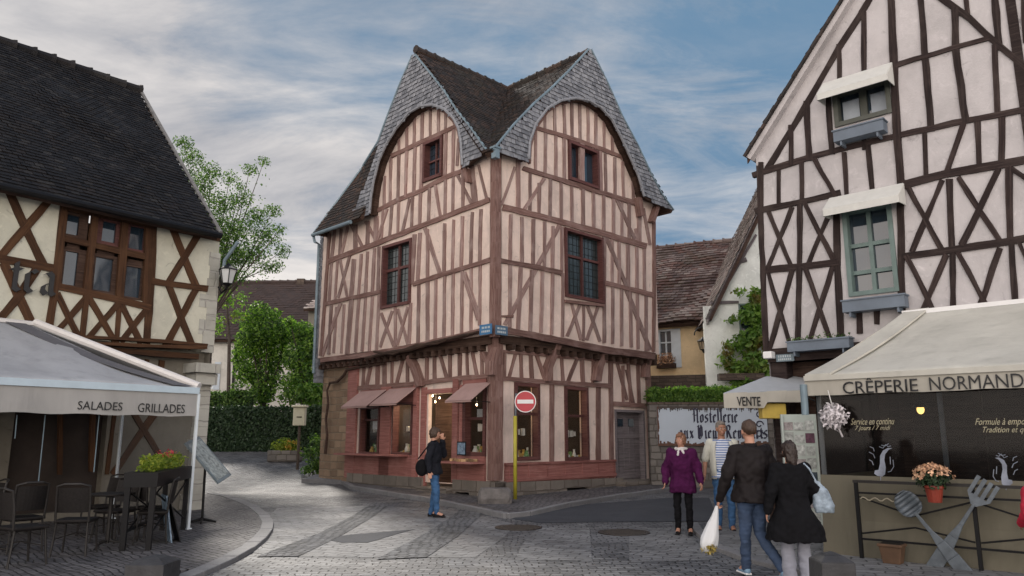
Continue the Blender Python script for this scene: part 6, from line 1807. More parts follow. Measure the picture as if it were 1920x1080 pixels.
for i in range(n):
    a = x0 + (x1 - x0) * i / n; b = x0 + (x1 - x0) * (i + 1) / n
    h = random.uniform(.04, .12); m.fbox(bw, a, b, zb1 - h, zb1, .05, .056 + i * 2e-5)
    if random.random() < .5: m.fbox(bw, a + .01, b - .02, zb1 - h - .06, zb1 - h, .05, .056)
m.build('ragged_border', m_plain('dark_brown_print', (0.05, 0.04, 0.035), .7, .2), bn)
m = MB()
for i in range(n):
    a = x0 + (x1 - x0) * i / n; b = x0 + (x1 - x0) * (i + 1) / n
    h = random.uniform(.05, .15); m.fbox(bw, a, b, zb0, zb0 + h, .05, .056 + i * 2e-5)
for i in range(14):
    z = zb0 + (zb1 - zb0) * i / 14; m.fbox(bw, x0, x0 + random.uniform(.02, .06), z, z + (zb1 - zb0) / 14, .057, .060)
m.build('ragged_border', m_plain('red_brown_print', (0.09, 0.045, 0.03), .7, .3), bn)
INK = m_plain('blue_black_ink', (0.025, 0.025, 0.05), .7, .1)
sc_ = (22.4 / FPX)
o1 = bw.q(1301, 792, .055); nibtext('Hostellerie', INK, bn, bw.p(o1[0], o1[1], .055), bw.D, Vector((0, 0, 1)), 14.5 * sc_, adv=.75, nib=.26, th=.004)
o1 = bw.q(1273, 822, .055); nibtext('aux Vieux Remparts', INK, bn, bw.p(o1[0], o1[1], .055), bw.D, Vector((0, 0, 1)), 14.5 * sc_, adv=.80, nib=.26, th=.004)
m = MB()      # flourish at the right of the banner
for k in range(3):
    c = bw.q(1424, 778 + k * 18, .06)
    m.tube([bw.p(c[0] + .12 * math.cos(t) * (1 - t / 9), c[1] + .12 * math.sin(t) * (1 - t / 9), .06) for t in [i * .6 for i in range(11)]], .018, 5)
m.build('flourish', INK, bn)
random.seed(21)
hb = thing('hedge', 'bright green clipped hedge along the top of the banner wall', 'hedge', bw.p(0, z_wt, -.6))
m = MB(); zt_h = bw.q(1300, 731, -.5)[1]
hedge(m, bw.off(-.25), -.1, 2.45, z_wt - .05, zt_h, -.5, 0, 5200, .10); m.build('foliage', LEAF_A, hb)
m = MB(); m.fbox(bw.off(-.25), -.1, 2.4, z_wt - .4, zt_h - .1, -.5, -.08); m.build('hedge_shade_core', SHADE_CORE, hb)
# yellow house
FY = Fac(at(1229, 800, 28.5).xy, (0.90, -0.43))
yh = thing('yellow_house', 'yellow rendered house with brown tile roof behind the banner wall', 'house', FY.P)
gy = 0.9
uw = rect(FY, [(1234, 618), (1263, 617), (1263, 690), (1234, 690)])
ue = FY.q(1336, 700)[0]; zey = FY.q(1280, 606)[1]
m = MB(); wall(m, FY, [(-4, gy), (ue + 1.5, gy), (ue + 1.5, zey), (-4, zey)], [loop(uw)], 0, .3); m.build('wall', PLASTER_Y, yh)
window(FY, uw, yh, WHITE_METAL, GLASS, 2, 3, .08, .05, -.12, 0, split=[.33, .66])
m = MB(); m.fbox(FY, uw[1], uw[1] + .28, uw[2], uw[3], .0, .04); m.build('shutter', WHITE_METAL, yh)
m = MB(); m.fbox(FY, uw[0] - .4, ue + 1.5, FY.q(1290, 702)[1] - .1, FY.q(1290, 700)[1], 0, .10); m.build('string_course', PLASTER_Y, yh)
rz1 = FY.q(1300, 461, -4.2)[1]
sl_ = MB(); tl = MB()
slope2(sl_, tl, [FY.p(-4, zey - .05, .4), FY.p(ue + 3.2, zey - .05, .4), FY.p(ue + 3.2, rz1, -4.2), FY.p(-4, rz1, -4.2)], .26, .20, wob=.16, lift=.045)
n_ = MB(); slope2(sl_, n_, [FY.p(-4, zey - .05, -8.8), FY.p(ue + 3.2, zey - .05, -8.8), FY.p(ue + 3.2, rz1, -4.2), FY.p(-4, rz1, -4.2)], .5, .5)
rf = sl_.build('roof', WOOD_D, yh); tl.build('roof_tiles', TILE_B, rf)
m = MB(); ridge(m, FY.p(-4, rz1 + .03, -4.2), FY.p(ue + 3.2, rz1 + .03, -4.2), .13, .4, .05); m.build('ridge_tiles', TILE_B, rf)
m = MB(); r = rect(FY, [(1234, 676), (1263, 676), (1263, 690), (1234, 690)], .25); m.fbox(FY, r[0] - .05, r[1] + .05, r[2], r[3] - .1, .02, .3)
m.build('window_box', WOOD_D, yh)
m = MB(); clump(m, FY.p((r[0] + r[1]) / 2, r[3] + .05, .2), (.38, .2, .25), 420, .09); tag(m.build('window_flowers', PET_O, org=FY.p(r[0], r[2], .2)), 'orange-red flowers in the window box of the yellow house', 'flowers')
FS = Fac(at(1215, 800, 26.4).xy, (0.95, -0.3))
m = MB(); z1 = FS.q(1290, 703)[1]; u1 = FS.q(1333, 720)[0]
m.fbox(FS, -1, u1, .4, z1, -.3, 0)
tag(m.build('brown_stone_wall', BROWNSTONE, org=FS.P), 'dark brown stone wall between the yellow house and the hedge', 'wall')
# white gable
FW = Fac(at(1330, 800, 25.2).xy, (1.0, -0.10))
wh = thing('white_gabled_house', 'white limewashed gable wall with dark rake board behind the climbing vine', 'house', FW.P)
k0 = FW.q(1326, 598, .25); k1 = FW.q(1414, 412, .25); sl = (k1[1] - k0[1]) / (k1[0] - k0[0])
ua_ = 5.2; za_ = k0[1] + sl * (ua_ - k0[0])
vw = rect(FW, [(1386, 570), (1412, 568), (1412, 640), (1386, 642)])
m = MB(); wall(m, FW, [(0, .5), (2 * ua_, .5), (2 * ua_, k0[1]), (ua_, za_ - .15), (0, k0[1] - .1)], [loop(vw)], 0, .3); m.build('wall', PLASTER_W, wh)
window(FW, vw, wh, GREEN_FRAME, GLASS, 1, 2, .06, .05, -.1, 0)
m = MB()
m.par(FW.p(k0[0], k0[1], .0), FW.D * (ua_ - k0[0]) + Vector((0, 0, za_ - k0[1])), FW.N * .28, Vector((0, 0, -.16))); m.build('barge_board', WOOD_GREY, wh)
m = MB(); beam(m, FW, [(1346, 562), (1418, 440)], 5, .05); beam(m, FW, [(1332, 568), (1385, 566)], 5, .06); beam(m, FW, [(1374, 494), (1400, 486)], 7, .06); m.build('timber_frame', WOOD_GREY, wh)
sl_ = MB(); tl = MB()
slope2(sl_, tl, [FW.p(k0[0], k0[1] + .02, .28), FW.p(k0[0], k0[1] + .02, -6), FW.p(ua_, za_ + .02, -6), FW.p(ua_, za_ + .02, .28)], .2, .16)
rf = sl_.build('roof', WOOD_D, wh); tl.build('roof_tiles', TILE_B, rf)
m = MB(); m.fbox(FW, -.02, .35, .5, FW.q(1330, 574)[1], 0, .03); m.build('pilaster', PLASTER_W, wh)
# climbing vine
random.seed(5)
vn = thing('climbing_vine', 'green and rust climbing vine on the white gable beside the right house', 'climbing plant', FW.p(1.8, 1.5, .2))
m = MB()
for x, y, rx, ry, n in ((1418, 560, 16, 22, 330), (1405, 590, 22, 16, 320), (1425, 620, 18, 40, 620), (1400, 640, 24, 20, 330), (1415, 680, 26, 30, 650), (1385, 690, 26, 12, 260), (1365, 682, 20, 8, 90), (1370, 650, 18, 6, 80), (1362, 665, 14, 14, 60), (1400, 715, 34, 12, 420), (1372, 600, 14, 5, 40), (1390, 700, 30, 16, 320), (1435, 700, 12, 16, 160), (1385, 548, 12, 4, 40)):
    c = FW.p(*FW.q(x, y, .35), .35); k = 25.2 / FPX; clump(m, c, (rx * k, .32, ry * k), int(n * .8), .19, .2)
m.build('foliage', LEAF_V, vn)
m = MB(); 
for px_ in ([(1420, 740), (1412, 690), (1420, 620), (1416, 550)], [(1405, 735), (1390, 690), (1365, 670)], [(1415, 640), (1390, 640), (1365, 648)]): m.tube([FW.p(*FW.q(x, y, .12), .12) for x, y in px_], [.05, .04, .03, .02][:len(px_)], 6)
m.build('stem', BARK, vn)
m = MB(); m.fbox(FW, FW.q(1342, 710)[0], FW.q(1425, 710)[0], FW.q(1380, 715)[1], FW.q(1380, 703)[1], .3, .7); tag(m.build('window_trough', BROWNSTONE, org=FW.p(.5, 3, .3)), 'dark planting trough below the climbing vine on the white house', 'plant trough')
lc = at(1318, 645, 25.6)
ln2 = thing('wall_lantern', 'small black scrolled wall lantern between the yellow and white houses', 'lantern', lc)
lantern(ln2, lc, 0.95, PLASTIC, lc + Vector((.32, .2, -.1)))
m = MB(); m.tube([lc + Vector((.30 * math.cos(t) + .02, 0, .30 + .28 * math.sin(t))) for t in [i * .35 for i in range(-1, 10)]], .022, 6); m.build('scroll', BLACK, ln2)

# ================================================================== BACKGROUND LEFT
FBk = Fac(at(330, 800, 44).xy, (1, -0.03))
bh = thing('cottage', 'cream cottage with long brown tile roof behind the hedge', 'house', FBk.P)
gB = gh(0, 44)
ze = FBk.q(450, 637)[1]; zr_ = FBk.q(500, 531, -5)[1]; uE_ = FBk.q(603, 600)[0] + .8
bwn = rect(FBk, [(385, 682), (402, 682), (402, 729), (385, 729)])
m = MB(); wall(m, FBk, [(-6, gB - .5), (uE_, gB - .5), (uE_, ze), (-6, ze)], [loop(bwn)], 0, .4); m.build('wall', m_plaster('pale_render', (0.56, 0.54, 0.49), (.4, .39, .36), .2), bh)
window(FBk, bwn, bh, WHITE_METAL, GLASS, 1, 3, .07, .06, -.12, 0, split=[.36, .68])
m = MB(); m.fbox(FBk, bwn[1], bwn[1] + .34, bwn[2] - .05, bwn[3] + .1, .0, .05); m.build('shutter', m_plain('pale_blue_shutter', (0.45, 0.50, 0.55), .6, .05), bh)
m = MB(); u = FBk.q(438, 690)[0]; m.fbox(FBk, u, u + .12, gB, ze, .02, .12); m.build('downpipe', BLACK, bh)
sl_ = MB(); tl = MB()
slope2(sl_, tl, [FBk.p(-6, ze - .05, .4), FBk.p(uE_ + .2, ze - .05, .4), FBk.p(uE_ - 1.0, zr_, -5), FBk.p(-6, zr_, -5)], .36, .28, wob=.06)
n_ = MB(); slope2(sl_, n_, [FBk.p(-6, ze, -10), FBk.p(uE_, ze, -10), FBk.p(uE_ - 1, zr_, -5), FBk.p(-6, zr_, -5)], .6, .6)
rf = sl_.build('roof', WOOD_D, bh); tl.build('roof_tiles', TILE_F, rf)
m = MB(); ridge(m, FBk.p(-6, zr_ + .04, -5), FBk.p(uE_ - 1, zr_ + .04, -5), .16, .5, .03); m.build('ridge_tiles', TILE_F, rf)
m = MB(); c = FBk.p(FBk.q(565, 533, -5)[0], zr_, -5); m.box(c, (.5, .5, .5)); m.build('chimney', BROWNSTONE, rf)
F2k = Fac(at(596, 800, 40).xy, (1, 0))
h2 = thing('pale_house', 'pale-roofed house glimpsed between the cottage and the corner house', 'house', F2k.P)
m = MB(); zq = F2k.q(590, 580)[1]; m.fbox(F2k, -.8, 4, 1, zq, -6, 0); m.build('wall', PLASTER_SHADE, h2)
sl_ = MB(); tl = MB(); slope2(sl_, tl, [F2k.p(-1.0, zq, .3), F2k.p(4, zq, .3), F2k.p(4, F2k.q(590, 538, -3)[1], -3), F2k.p(-.25, F2k.q(590, 538, -3)[1], -3)], .3, .22)
rf = sl_.build('roof', WOOD_D, h2); tl.build('roof_tiles', m_tile('pale_old_tiles', [(0.25, 0.19, 0.17), (0.32, 0.26, 0.23), (.2, .16, .15)]), rf)
# hedges
FH = Fac(at(340, 850, 30.5).xy, (1, -0.02)); gH = gh(0, 30.5)
random.seed(31)
hd = thing('hedge', 'long dark green clipped hedge closing the cobbled yard at the left', 'hedge', FH.p(3, gH))
zH = FH.q(450, 766)[1]; uH = FH.q(606, 800)[0]
m = MB(); hedge(m, FH, -1.5, uH, gH - .05, zH, -1.2, 0, 15000, .12); m.build('foliage', LEAF_B, hd)
m = MB(); m.fbox(FH, -1.5, uH, gH - .1, zH - .12, -1.2, -.1); m.build('hedge_shade_core', SHADE_CORE, hd)
FH2 = FH.off(-2.2); z2 = FH2.q(420, 736)[1]
hd2 = thing('hedge', 'lighter green rounded hedge peeping above the long dark hedge', 'hedge', FH2.p(2, gH))
m = MB(); hedge(m, FH2, -1.5, FH2.q(468, 750)[0], z2 - 1.5, z2, -1.0, 0, 4500, .12); m.build('foliage', LEAF_C, hd2)
m = MB(); m.fbox(FH2, -1.5, FH2.q(460, 750)[0], gH - .1, z2 - .12, -1.0, -.1); m.build('hedge_shade_core', SHADE_CORE, hd2)
# trees
LEAF_D = m_leaf('glossy_laurel_leaves', (0.018, 0.045, 0.012), (0.075, 0.16, 0.03), (0.27, 0.42, 0.08), .45)
def tree(name, lab, base, trunk_h, blobs, mat, leafsz, cat='tree', tr=.16, core=True, limbs=True, airy=False):
    t = thing(name, lab, cat, base)
    m = MB(); base = Vector(base)
    top = base + Vector((random.uniform(-.2, .2), 0, trunk_h))
    m.tube([base - Vector((0, 0, .3)), base + (top - base) * .5 + Vector((.06, 0, 0)), top], [tr * 1.2, tr, tr * .8], 9)
    for c, r, n in blobs:
        c = Vector(c); st = top - Vector((0, 0, random.uniform(0, trunk_h * .2)))
        md = st.lerp(c, .5) + Vector((random.uniform(-.15, .15), random.uniform(-.15, .15), .15))
        m.tube([st, md, c, c + (c - md).normalized() * min(.35, r[0] * .5)], [tr * .42, tr * .2, tr * .07, tr * .03], 6)
    m.build('trunk', BARK, t)
    m = MB()
    for c, r, n in blobs:
        clump(m, c, r, n, leafsz, .45)
        c = Vector(c); st = top
        if limbs and airy:
            for _ in range(int(n * .45)):
                k = random.uniform(.45, 1.0); p = st.lerp(c, k) + Vector((random.gauss(0, .28), random.gauss(0, .28), random.gauss(0, .22)))
                leaf(m, p, leafsz)
    m.build('crown', mat, t)
    return t
random.seed(41)
Yt = 35.0; kt = Yt / FPX
def bl(x, y, rx, ry, n, Y=Yt, ry2=None):
    c = at(x, y, Y + random.uniform(-.6, .6)); k = Y / FPX; return (c, (rx * k, (rx + ry) / 2 * k, ry * k), n)
gT = gh(0, Yt)
tree('laurel_tree', 'dense dark green round tree with sunlit leaf edges, taller of the two behind the hedge', (at(490, 800, Yt).x, Yt, gT), 1.8,
     [bl(485, 590, 26, 26, 900), bl(500, 625, 34, 30, 1600), bl(470, 640, 30, 30, 1300), bl(510, 665, 36, 34, 1900), bl(465, 690, 26, 34, 1200), bl(500, 710, 32, 34, 1500), bl(535, 625, 22, 30, 900), bl(490, 740, 26, 20, 800), bl(447, 665, 12, 26, 350), bl(462, 610, 14, 18, 260), bl(515, 592, 14, 14, 200)], LEAF_D, .15)
tree('laurel_tree', 'dark green round tree touching the corner house, shorter of the two behind the hedge', (at(570, 800, Yt - 1).x, Yt - 1, gT), 2.0,
     [bl(565, 625, 28, 24, 1100, Yt - 1), bl(585, 650, 24, 34, 1200, Yt - 1), bl(560, 670, 30, 32, 1400, Yt - 1), bl(575, 705, 28, 28, 1100, Yt - 1), bl(548, 715, 20, 20, 450, Yt - 1), bl(590, 740, 20, 26, 500, Yt - 1), bl(545, 605, 12, 14, 160, Yt - 1)], LEAF_D, .15)
m = MB(); 
for x in (445, 540, 560, 585, 600): clump(m, at(x, 740, 33), (.5, .5, .6), 330, .16, .2)
tag(m.build('garden_shrubs', LEAF_A, org=at(560, 740, 33)), 'light green shrubs showing between the hedge top and the round trees', 'shrubs')
random.seed(47)
Y3 = 30.0; blobs = []
for x, y, rx, ry, n in ((345, 268, 22, 14, 230), (360, 295, 26, 20, 330), (392, 322, 26, 22, 330), (430, 335, 18, 18, 170), (468, 318, 18, 12, 130), (495, 302, 14, 10, 80), (380, 350, 26, 22, 420), (415, 380, 34, 24, 540), (455, 372, 22, 20, 260), (400, 420, 34, 26, 620), (440, 430, 40, 26, 700), (480, 405, 26, 20, 320), (512, 395, 20, 14, 170), (500, 440, 34, 24, 480), (530, 470, 18, 18, 170), (470, 475, 40, 24, 640), (430, 480, 30, 24, 480), (510, 500, 26, 12, 220), (412, 455, 26, 22, 380), (440, 515, 30, 14, 200), (452, 350, 12, 12, 60), (526, 430, 14, 10, 60), (350, 330, 20, 20, 200), (372, 380, 24, 22, 260)):
    blobs.append(bl(x, y, rx, ry, int(n * 1.35), Y3))
tree('ash_tree', 'tall airy tree with sky showing through, rising behind the left house', (at(415, 800, Y3 + 1).x - .8, Y3 + 1, gh(0, 31)), 6.5, blobs, LEAF_C, .10, tr=.13, airy=True)
# ivy / autumn creeper by the far roof
random.seed(53)
m = MB(); 
for x, y, rx, ry, n in ((425, 560, 16, 22, 170), (445, 590, 16, 18, 110), (412, 610, 12, 26, 110), (455, 560, 12, 16, 60)): c, r, nn_ = bl(x, y, rx, ry, n, 33); clump(m, c, r, nn_, .15, .2)
ot = thing('small_tree', 'thin yellowing tree below the street lantern in front of the cottage roof', 'tree', (at(430, 800, 33).x, 33, gh(0, 33)))
m.build('crown', LEAF_V, ot); m = MB(); m.tube([(at(430, 800, 33).x, 33, 1), at(430, 640, 33), at(425, 565, 33)], [.1, .07, .03], 7); m.build('trunk', BARK, ot)
# letterbox, trough of flowers, plants by the corner
lb = at(562, 781, 26.6)
bx = thing('letter_box', 'cream letter box on a post before the dark hedge', 'letter box', Vector((lb.x, lb.y, gh(0, 26.6))))
CRB = m_plain('cream_enamel', (0.48, 0.47, 0.36), .5, .1)
m = MB(); m.box(lb, (.40, .26, .62)); m.build('box', CRB, bx, bevel=.02)
m = MB(); m.box(lb + Vector((0, -.02, .35)), (.50, .36, .07)); m.build('lid', CRB, bx, bevel=.01)
m = MB(); m.box(lb + Vector((.02, -.135, -.02)), (.18, .01, .035)); m.build('slot', BLACK, bx)
m = MB(); m.tube([Vector((lb.x, lb.y + .05, gh(0, 26.6) - .1)), lb - Vector((0, -.05, .3))], .05, 8); m.build('post', BARK, bx)
tp_ = at(535, 850, 28.2); tp_.z = gh(0, 28.2)
tg = thing('stone_trough', 'low stone trough of flowers at the foot of the dark hedge', 'plant trough', tp_)
m = MB(); m.box(tp_ + Vector((0, 0, .2)), (1.2, .4, .4)); m.build('trough', LOWSTONE, tg, bevel=.03)
m = MB(); clump(m, tp_ + Vector((0, 0, .55)), (.6, .25, .3), 420, .12, .2); tag(m.build('trough_plants', LEAF_Y, org=tp_), 'yellow-green plants in the low stone trough', 'plants')
m = MB()
for i in range(9): clump(m, tp_ + Vector((random.uniform(.0, .4), -.15, .55 + random.uniform(-.1, .15))), (.08, .06, .06), 14, .07)
tag(m.build('trough_flowers', PET_Y, org=tp_), 'yellow flowers in the low stone trough', 'flowers')
random.seed(61)
pb_ = G(592, 893)
sh = thing('shrub', 'scruffy green plants at the stone end of the corner house', 'shrub', pb_)
m = MB()
for x, y, rx, ry, n in ((592, 870, 16, 18, 330), (580, 850, 14, 14, 200), (600, 845, 12, 20, 260), (575, 880, 10, 8, 110), (605, 880, 10, 14, 180), (590, 825, 12, 12, 120)):
    c = at(x, y, pb_.y); k = pb_.y / FPX; clump(m, c, (rx * k, .3, ry * k), n, .11, .1)
m.build('foliage', LEAF_C, sh); m = MB()
for i in range(7): m.tube([pb_ + Vector((random.uniform(-.25, .25), 0, 0)), pb_ + Vector((random.uniform(-.4, .4), random.uniform(-.1, .1), random.uniform(.5, 1.1)))], [.015, .006], 5)
m.build('stems', BARK, sh)

# ================================================================== things round the corner house
# no entry sign on its yellow pole
ps = G(966, 943); ps.z = gh(0, ps.y) + .09
ns = thing('no_entry_sign', 'round red no entry sign on a yellow pole before the corner house', 'road sign', ps)
c = at(985, 753, ps.y - .02)
YEL = m_plain('yellow_pole_paint', (0.36, 0.32, 0.03), .5, .15, 6.0)
m = MB(); zt_ = at(967, 780, ps.y).z; m.tube([ps - Vector((0, 0, .05)), Vector((ps.x, ps.y, zt_))], .045, 12); m.build('pole', YEL, ns, smooth=True)
m = MB(); m.tube([Vector((ps.x, ps.y + .03, zt_ - .4)), Vector((ps.x + .02, ps.y + .03, c.z + .2))], .025, 8); m.build('bracket', METAL, ns)
rr_ = 19.5 * ps.y / FPX * 1.02
def disc(m, c, r, th, n=40):
    f = [c + Vector((r * math.cos(2 * PI * k / n), 0, r * math.sin(2 * PI * k / n))) for k in range(n)]
    m.loft(f, [p + Vector((0, th, 0)) for p in f])
m = MB(); disc(m, c, rr_, .02); m.build('rim', WHITE, ns)
m = MB(); disc(m, c + Vector((0, -.004, 0)), rr_ * .92, .003); m.build('red_disc', m_plain('sign_red', (0.42, 0.03, 0.045), .45, .08, 3.0), ns)
m = MB(); m.box(c + Vector((0, -.007, 0)), (rr_ * 1.5, .004, rr_ * .36)); m.build('white_bar', WHITE, ns)
# blue street name plates at the corner
for F, P, lab in ((LU, [(898, 610), (921, 606), (921, 625), (899, 629)], 'blue enamel street name plate left of the corner post'), (RU, [(930, 609), (953, 612), (952, 629), (930, 627)], 'duller blue street name plate right of the corner post')):
    r = rect(F, P, .2)
    t = thing('street_sign', lab, 'street sign', F.p(r[0], r[2], .2))
    lft = F is LU
    m = MB(); m.fbox(F, r[0], r[1], r[2], r[3], .17, .19); m.build('plate', m_plain('blue_enamel' if lft else 'dull_blue_enamel', (0.05, 0.16, 0.32) if lft else (0.06, 0.12, 0.19), .35, .1), t)
    m = MB(); h = r[3] - r[2]; w = r[1] - r[0]
    for row, n in ((.68, 3), (.3, 5)):
        for i in range(n):
            a = r[0] + w * (.14 + .74 * i / n); m.fbox(F, a, a + w * .74 / n * .7, r[2] + h * (row - .1), r[2] + h * (row + .1), .19, .193)
    m.build('worn_lettering', m_plain('pale_enamel', (0.4, 0.45, 0.47), .5, .2), t)
# stone mounting block
sb = G(928, 950); sb.z = gh(0, sb.y) + .05
m = MB(); random.seed(3)
rings = []
for z, s in ((0, 1), (.12, 1.04), (.26, .98), (.33, .86)):
    rings.append([sb + Vector(((.38 * s) * math.copysign(abs(math.cos(a)) ** .5, math.cos(a)) * random.uniform(.95, 1.05), -.05 + (.26 * s) * math.copysign(abs(math.sin(a)) ** .5, math.sin(a)) * random.uniform(.95, 1.05), z + .03)) for a in [2 * PI * k / 14 for k in range(14)]])
for a, b in zip(rings, rings[1:]): m.loft(a, b)
tag(m.build('stone_block', m_plain('weathered_grey_stone', (0.13, 0.12, 0.115), .9, .35, 5.0, bstr=.6), org=sb), 'weathered stone block against the foot of the corner post', 'stone block')
# trestle table and green crate
tt_ = G(763, 918); tt_.z = gh(0, tt_.y) + .09
tw = thing('trestle_table', 'small dark folding trestle table outside the shop window', 'table', tt_)
FT = Fac(tt_, LW.D)
zt_ = at(763, 868, tt_.y).z
for w in (-.2, .2):
    m = MB(); m.tube([FT.p(-.30, tt_.z, w), FT.p(.28, zt_, w)], .018, 6); m.tube([FT.p(.30, tt_.z, w), FT.p(-.28, zt_, w)], .018, 6); m.build('crossed_legs', BLACK, tw)
m = MB(); m.fbox(FT, -.34, .34, zt_, zt_ + .03, -.24, .24); m.build('tabletop', WOOD_D, tw)
cr = thing('green_crate', 'green slatted crate of goods standing on the trestle table', 'crate', FT.p(0, zt_ + .03))
GRC = m_plain('faded_green_paint', (0.09, 0.17, 0.14), .6, .25)
m = MB()
for k in range(3): m.fbox(FT, -.3, .3, zt_ + .04 + k * .09, zt_ + .11 + k * .09, .19, .205); m.fbox(FT, -.3, .3, zt_ + .04 + k * .09, zt_ + .11 + k * .09, -.205, -.19)
for k in range(3): m.fbox(FT, -.3, -.285, zt_ + .04 + k * .09, zt_ + .11 + k * .09, -.19, .19); m.fbox(FT, .285, .3, zt_ + .04 + k * .09, zt_ + .11 + k * .09, -.19, .19)
m.fbox(FT, -.285, .285, zt_ + .031, zt_ + .05, -.19, .19)
m.build('slats', GRC, cr)
m = MB(); random.seed(4)
for i in range(12): m.ell(FT.p(random.uniform(-.22, .22), zt_ + .28, random.uniform(-.13, .13)), (.05, .05, .06), 8, 6)
tag(m.build('crate_goods', m_plain('pale_goods', (0.34, 0.33, 0.26), .6, .4, 9.0), org=FT.p(0, zt_ + .2)), 'small pale wares heaped inside the green crate', 'goods')
# wares on the counter right of the door, and in the windows
zc_ = LW.q(*A7(300, 606)[0])[1] - .07
cols = [(.45, .32, .14), (.35, .12, .06), (.5, .45, .34), (.2, .22, .12), (.4, .2, .1)]
m = MB()
for i in range(26):
    p = LW.p(random.uniform(.4, dr[0] - .2), zc_, random.uniform(.15, .5)); m.box(p + Vector((0, 0, .03)), (random.uniform(.05, .12), .07, random.uniform(.03, .09)), random.uniform(0, 3))
tag(m.build('counter_wares', m_plain('mixed_brown_wares', (0.26, 0.16, 0.08), .6, .5, 3.0, island=.6), org=LW.p(1, zc_, .3)), 'rows of small brown wares laid out on the counter right of the shop door', 'goods')
wc_ = LW.p(w3[1] - .3, w3[2] + .2, .22)
bs = thing('price_board', 'small framed blue-white notice standing on the counter by the shop door', 'notice', wc_)
m = MB(); m.par(LW.p(w3[1] - .45, w3[2] + .02, .30), LW.D * .34, LW.N * .015, Vector((0, 0, .34))); m.build('frame', BLACK, bs)
m = MB(); m.par(LW.p(w3[1] - .42, w3[2] + .05, .317), LW.D * .28, LW.N * .004, Vector((0, 0, .28))); m.build('sheet', BLUEB, bs)
def wares(F, r, n, name, lab, mats, dz=.0, dep=-.34):
    m = MB(); t = thing(name, lab, 'goods', F.p(r[0], r[2], dep))
    m.fbox(F, r[0], r[1], r[2] - .06, r[2] - .02, -.85, -.2); m.build('display_shelf', WOOD_D, t)
    m = MB(); zz = r[2] + .62; m.fbox(F, r[0], r[1], zz - .02, zz, -.7, -.3)
    m.build('upper_shelf', GLASS_S, t)
    m = MB()
    for i in range(n): m.box(F.p(r[0] + .1 + (r[1] - r[0] - .2) * (i + .5) / n, zz + .09, -.42 + random.uniform(-.06, .06)), (.07, .07, random.uniform(.12, .2)), random.uniform(0, 1.5))
    m.build('boxes', mats[1], t)
    for mat in mats:
        m = MB()
        for i in range(n):
            u = random.uniform(r[0] + .08, r[1] - .08); w = random.uniform(dep - .2, dep + .12); h = random.uniform(.10, .34); q_ = random.uniform(.035, .07)
            m.lathe(F.p(u, r[2] - .02, w), [(q_, 0), (q_ * 1.2, h * .5), (q_ * .6, h * .8), (q_ * .7, h)], 8)
        m.build('jars', mat, t)
JM = [m_plain('amber_jar', (.5, .32, .08), .3, .3), m_plain('white_jar', (.7, .7, .65), .4, .2), m_plain('green_jar', (.16, .3, .12), .3, .3)]
wares(LW, w1, 7, 'window_display', 'jars and bottles displayed in the left shop window', JM)
wares(LW, w2, 6, 'window_display', 'jars displayed in the shop window beside the door', JM)
wares(LW, w3, 6, 'window_display', 'jars displayed behind the counter window right of the shop door', JM)
wares(RW, wins[0], 9, 'window_display', 'wares displayed in the shop window behind the no entry sign', JM)
wares(RW, wins[1], 9, 'window_display', 'amber and white wares displayed in the right shop window', JM)
for r, F, lab in ((w3, LW, 'white paper notices in the window right of the shop door'), (w1, LW, 'white paper notice in the left shop window')):
    m = MB(); u = (r[0] + r[1]) / 2; z = r[2] + (r[3] - r[2]) * .52; m.fbox(F, u - .16, u + .14, z, z + .24, -.2, -.19)
    tag(m.build('paper_notice', m_plain('notice_paper', (0.55, 0.58, 0.6), .8, .2, 12.0), org=F.p(u, z, -.2)), lab, 'notice')
# chandelier in the doorway and a lamp in the window
def bulbs(px_, Y, name, lab):
    P = [at(x, y, Y) for x, y in px_]; t = thing(name, lab, 'lamp', P[0])
    c = sum(P, Vector()) / len(P)
    m = MB(); m.tube([c, c + Vector((0, 0, .5))], .012, 6)
    for p in P: m.tube([c, c.lerp(p, .6) - Vector((0, 0, .06)), p - Vector((0, 0, .02))], .008, 5)
    m.build('arms', BLACK, t)
    la = bpy.data.lights.new(name + '_light', 'POINT'); la.energy = 38.0 * len(P) ** .5; la.color = (1, .72, .45); la.shadow_soft_size = .12
    lo2 = bpy.data.objects.new('lamp_light', la); lo2.location = c - P[0]; lo2.parent = t; COL.objects.link(lo2)
    for p in P:
        m = MB(); m.ell(p, (.022, .022, .034), 8, 6); m.build('bulb', EMW, t, smooth=True)
    return t
EMW = m_emit('lit_candle_bulb', (1.0, .72, .42), 9.0)
bulbs(A7(657, 290, 694, 302, 700, 333, 648, 340, 672, 322), 21.6, 'chandelier', 'lit chandelier hanging inside the open shop door')
bulbs(A7(892, 338), 20.7, 'pendant_lamp', 'single lit bulb in the window right of the shop door')
# bollards in the foreground
def bollard(px_, py, Y, hw, lab):
    c = at(px_, py, Y); t = thing('bollard', lab, 'bollard', (c.x, c.y, .0), rz=0, group='dark pyramid-topped bollards in the foreground')
    m = MB(); random.seed(int(px_))
    k = lambda s, z, j=.004: [Vector((c.x + a * s + random.uniform(-j, j), c.y + b * s + random.uniform(-j, j), z + random.uniform(-j, j))) for a, b in ((-1, -1), (0, -1), (1, -1), (1, 0), (1, 1), (0, 1), (-1, 1), (-1, 0))]
    zs = [(hw * .98, 0), (hw, c.z - .30), (hw, c.z - .08), (hw * .55, c.z - .025), (hw * .08, c.z)]
    R = [k(s, z) for s, z in zs]
    for a, b in zip(R, R[1:]): m.loft(a, b)
    m.build('post', m_plain('dark_worn_bollard', (0.035, 0.035, 0.038), .6, .4, 6.0, bstr=.5), t, bevel=.01)
bollard(289, 1040, 8.8, .21, 'dark pyramid-topped bollard at the left, before the chairs')
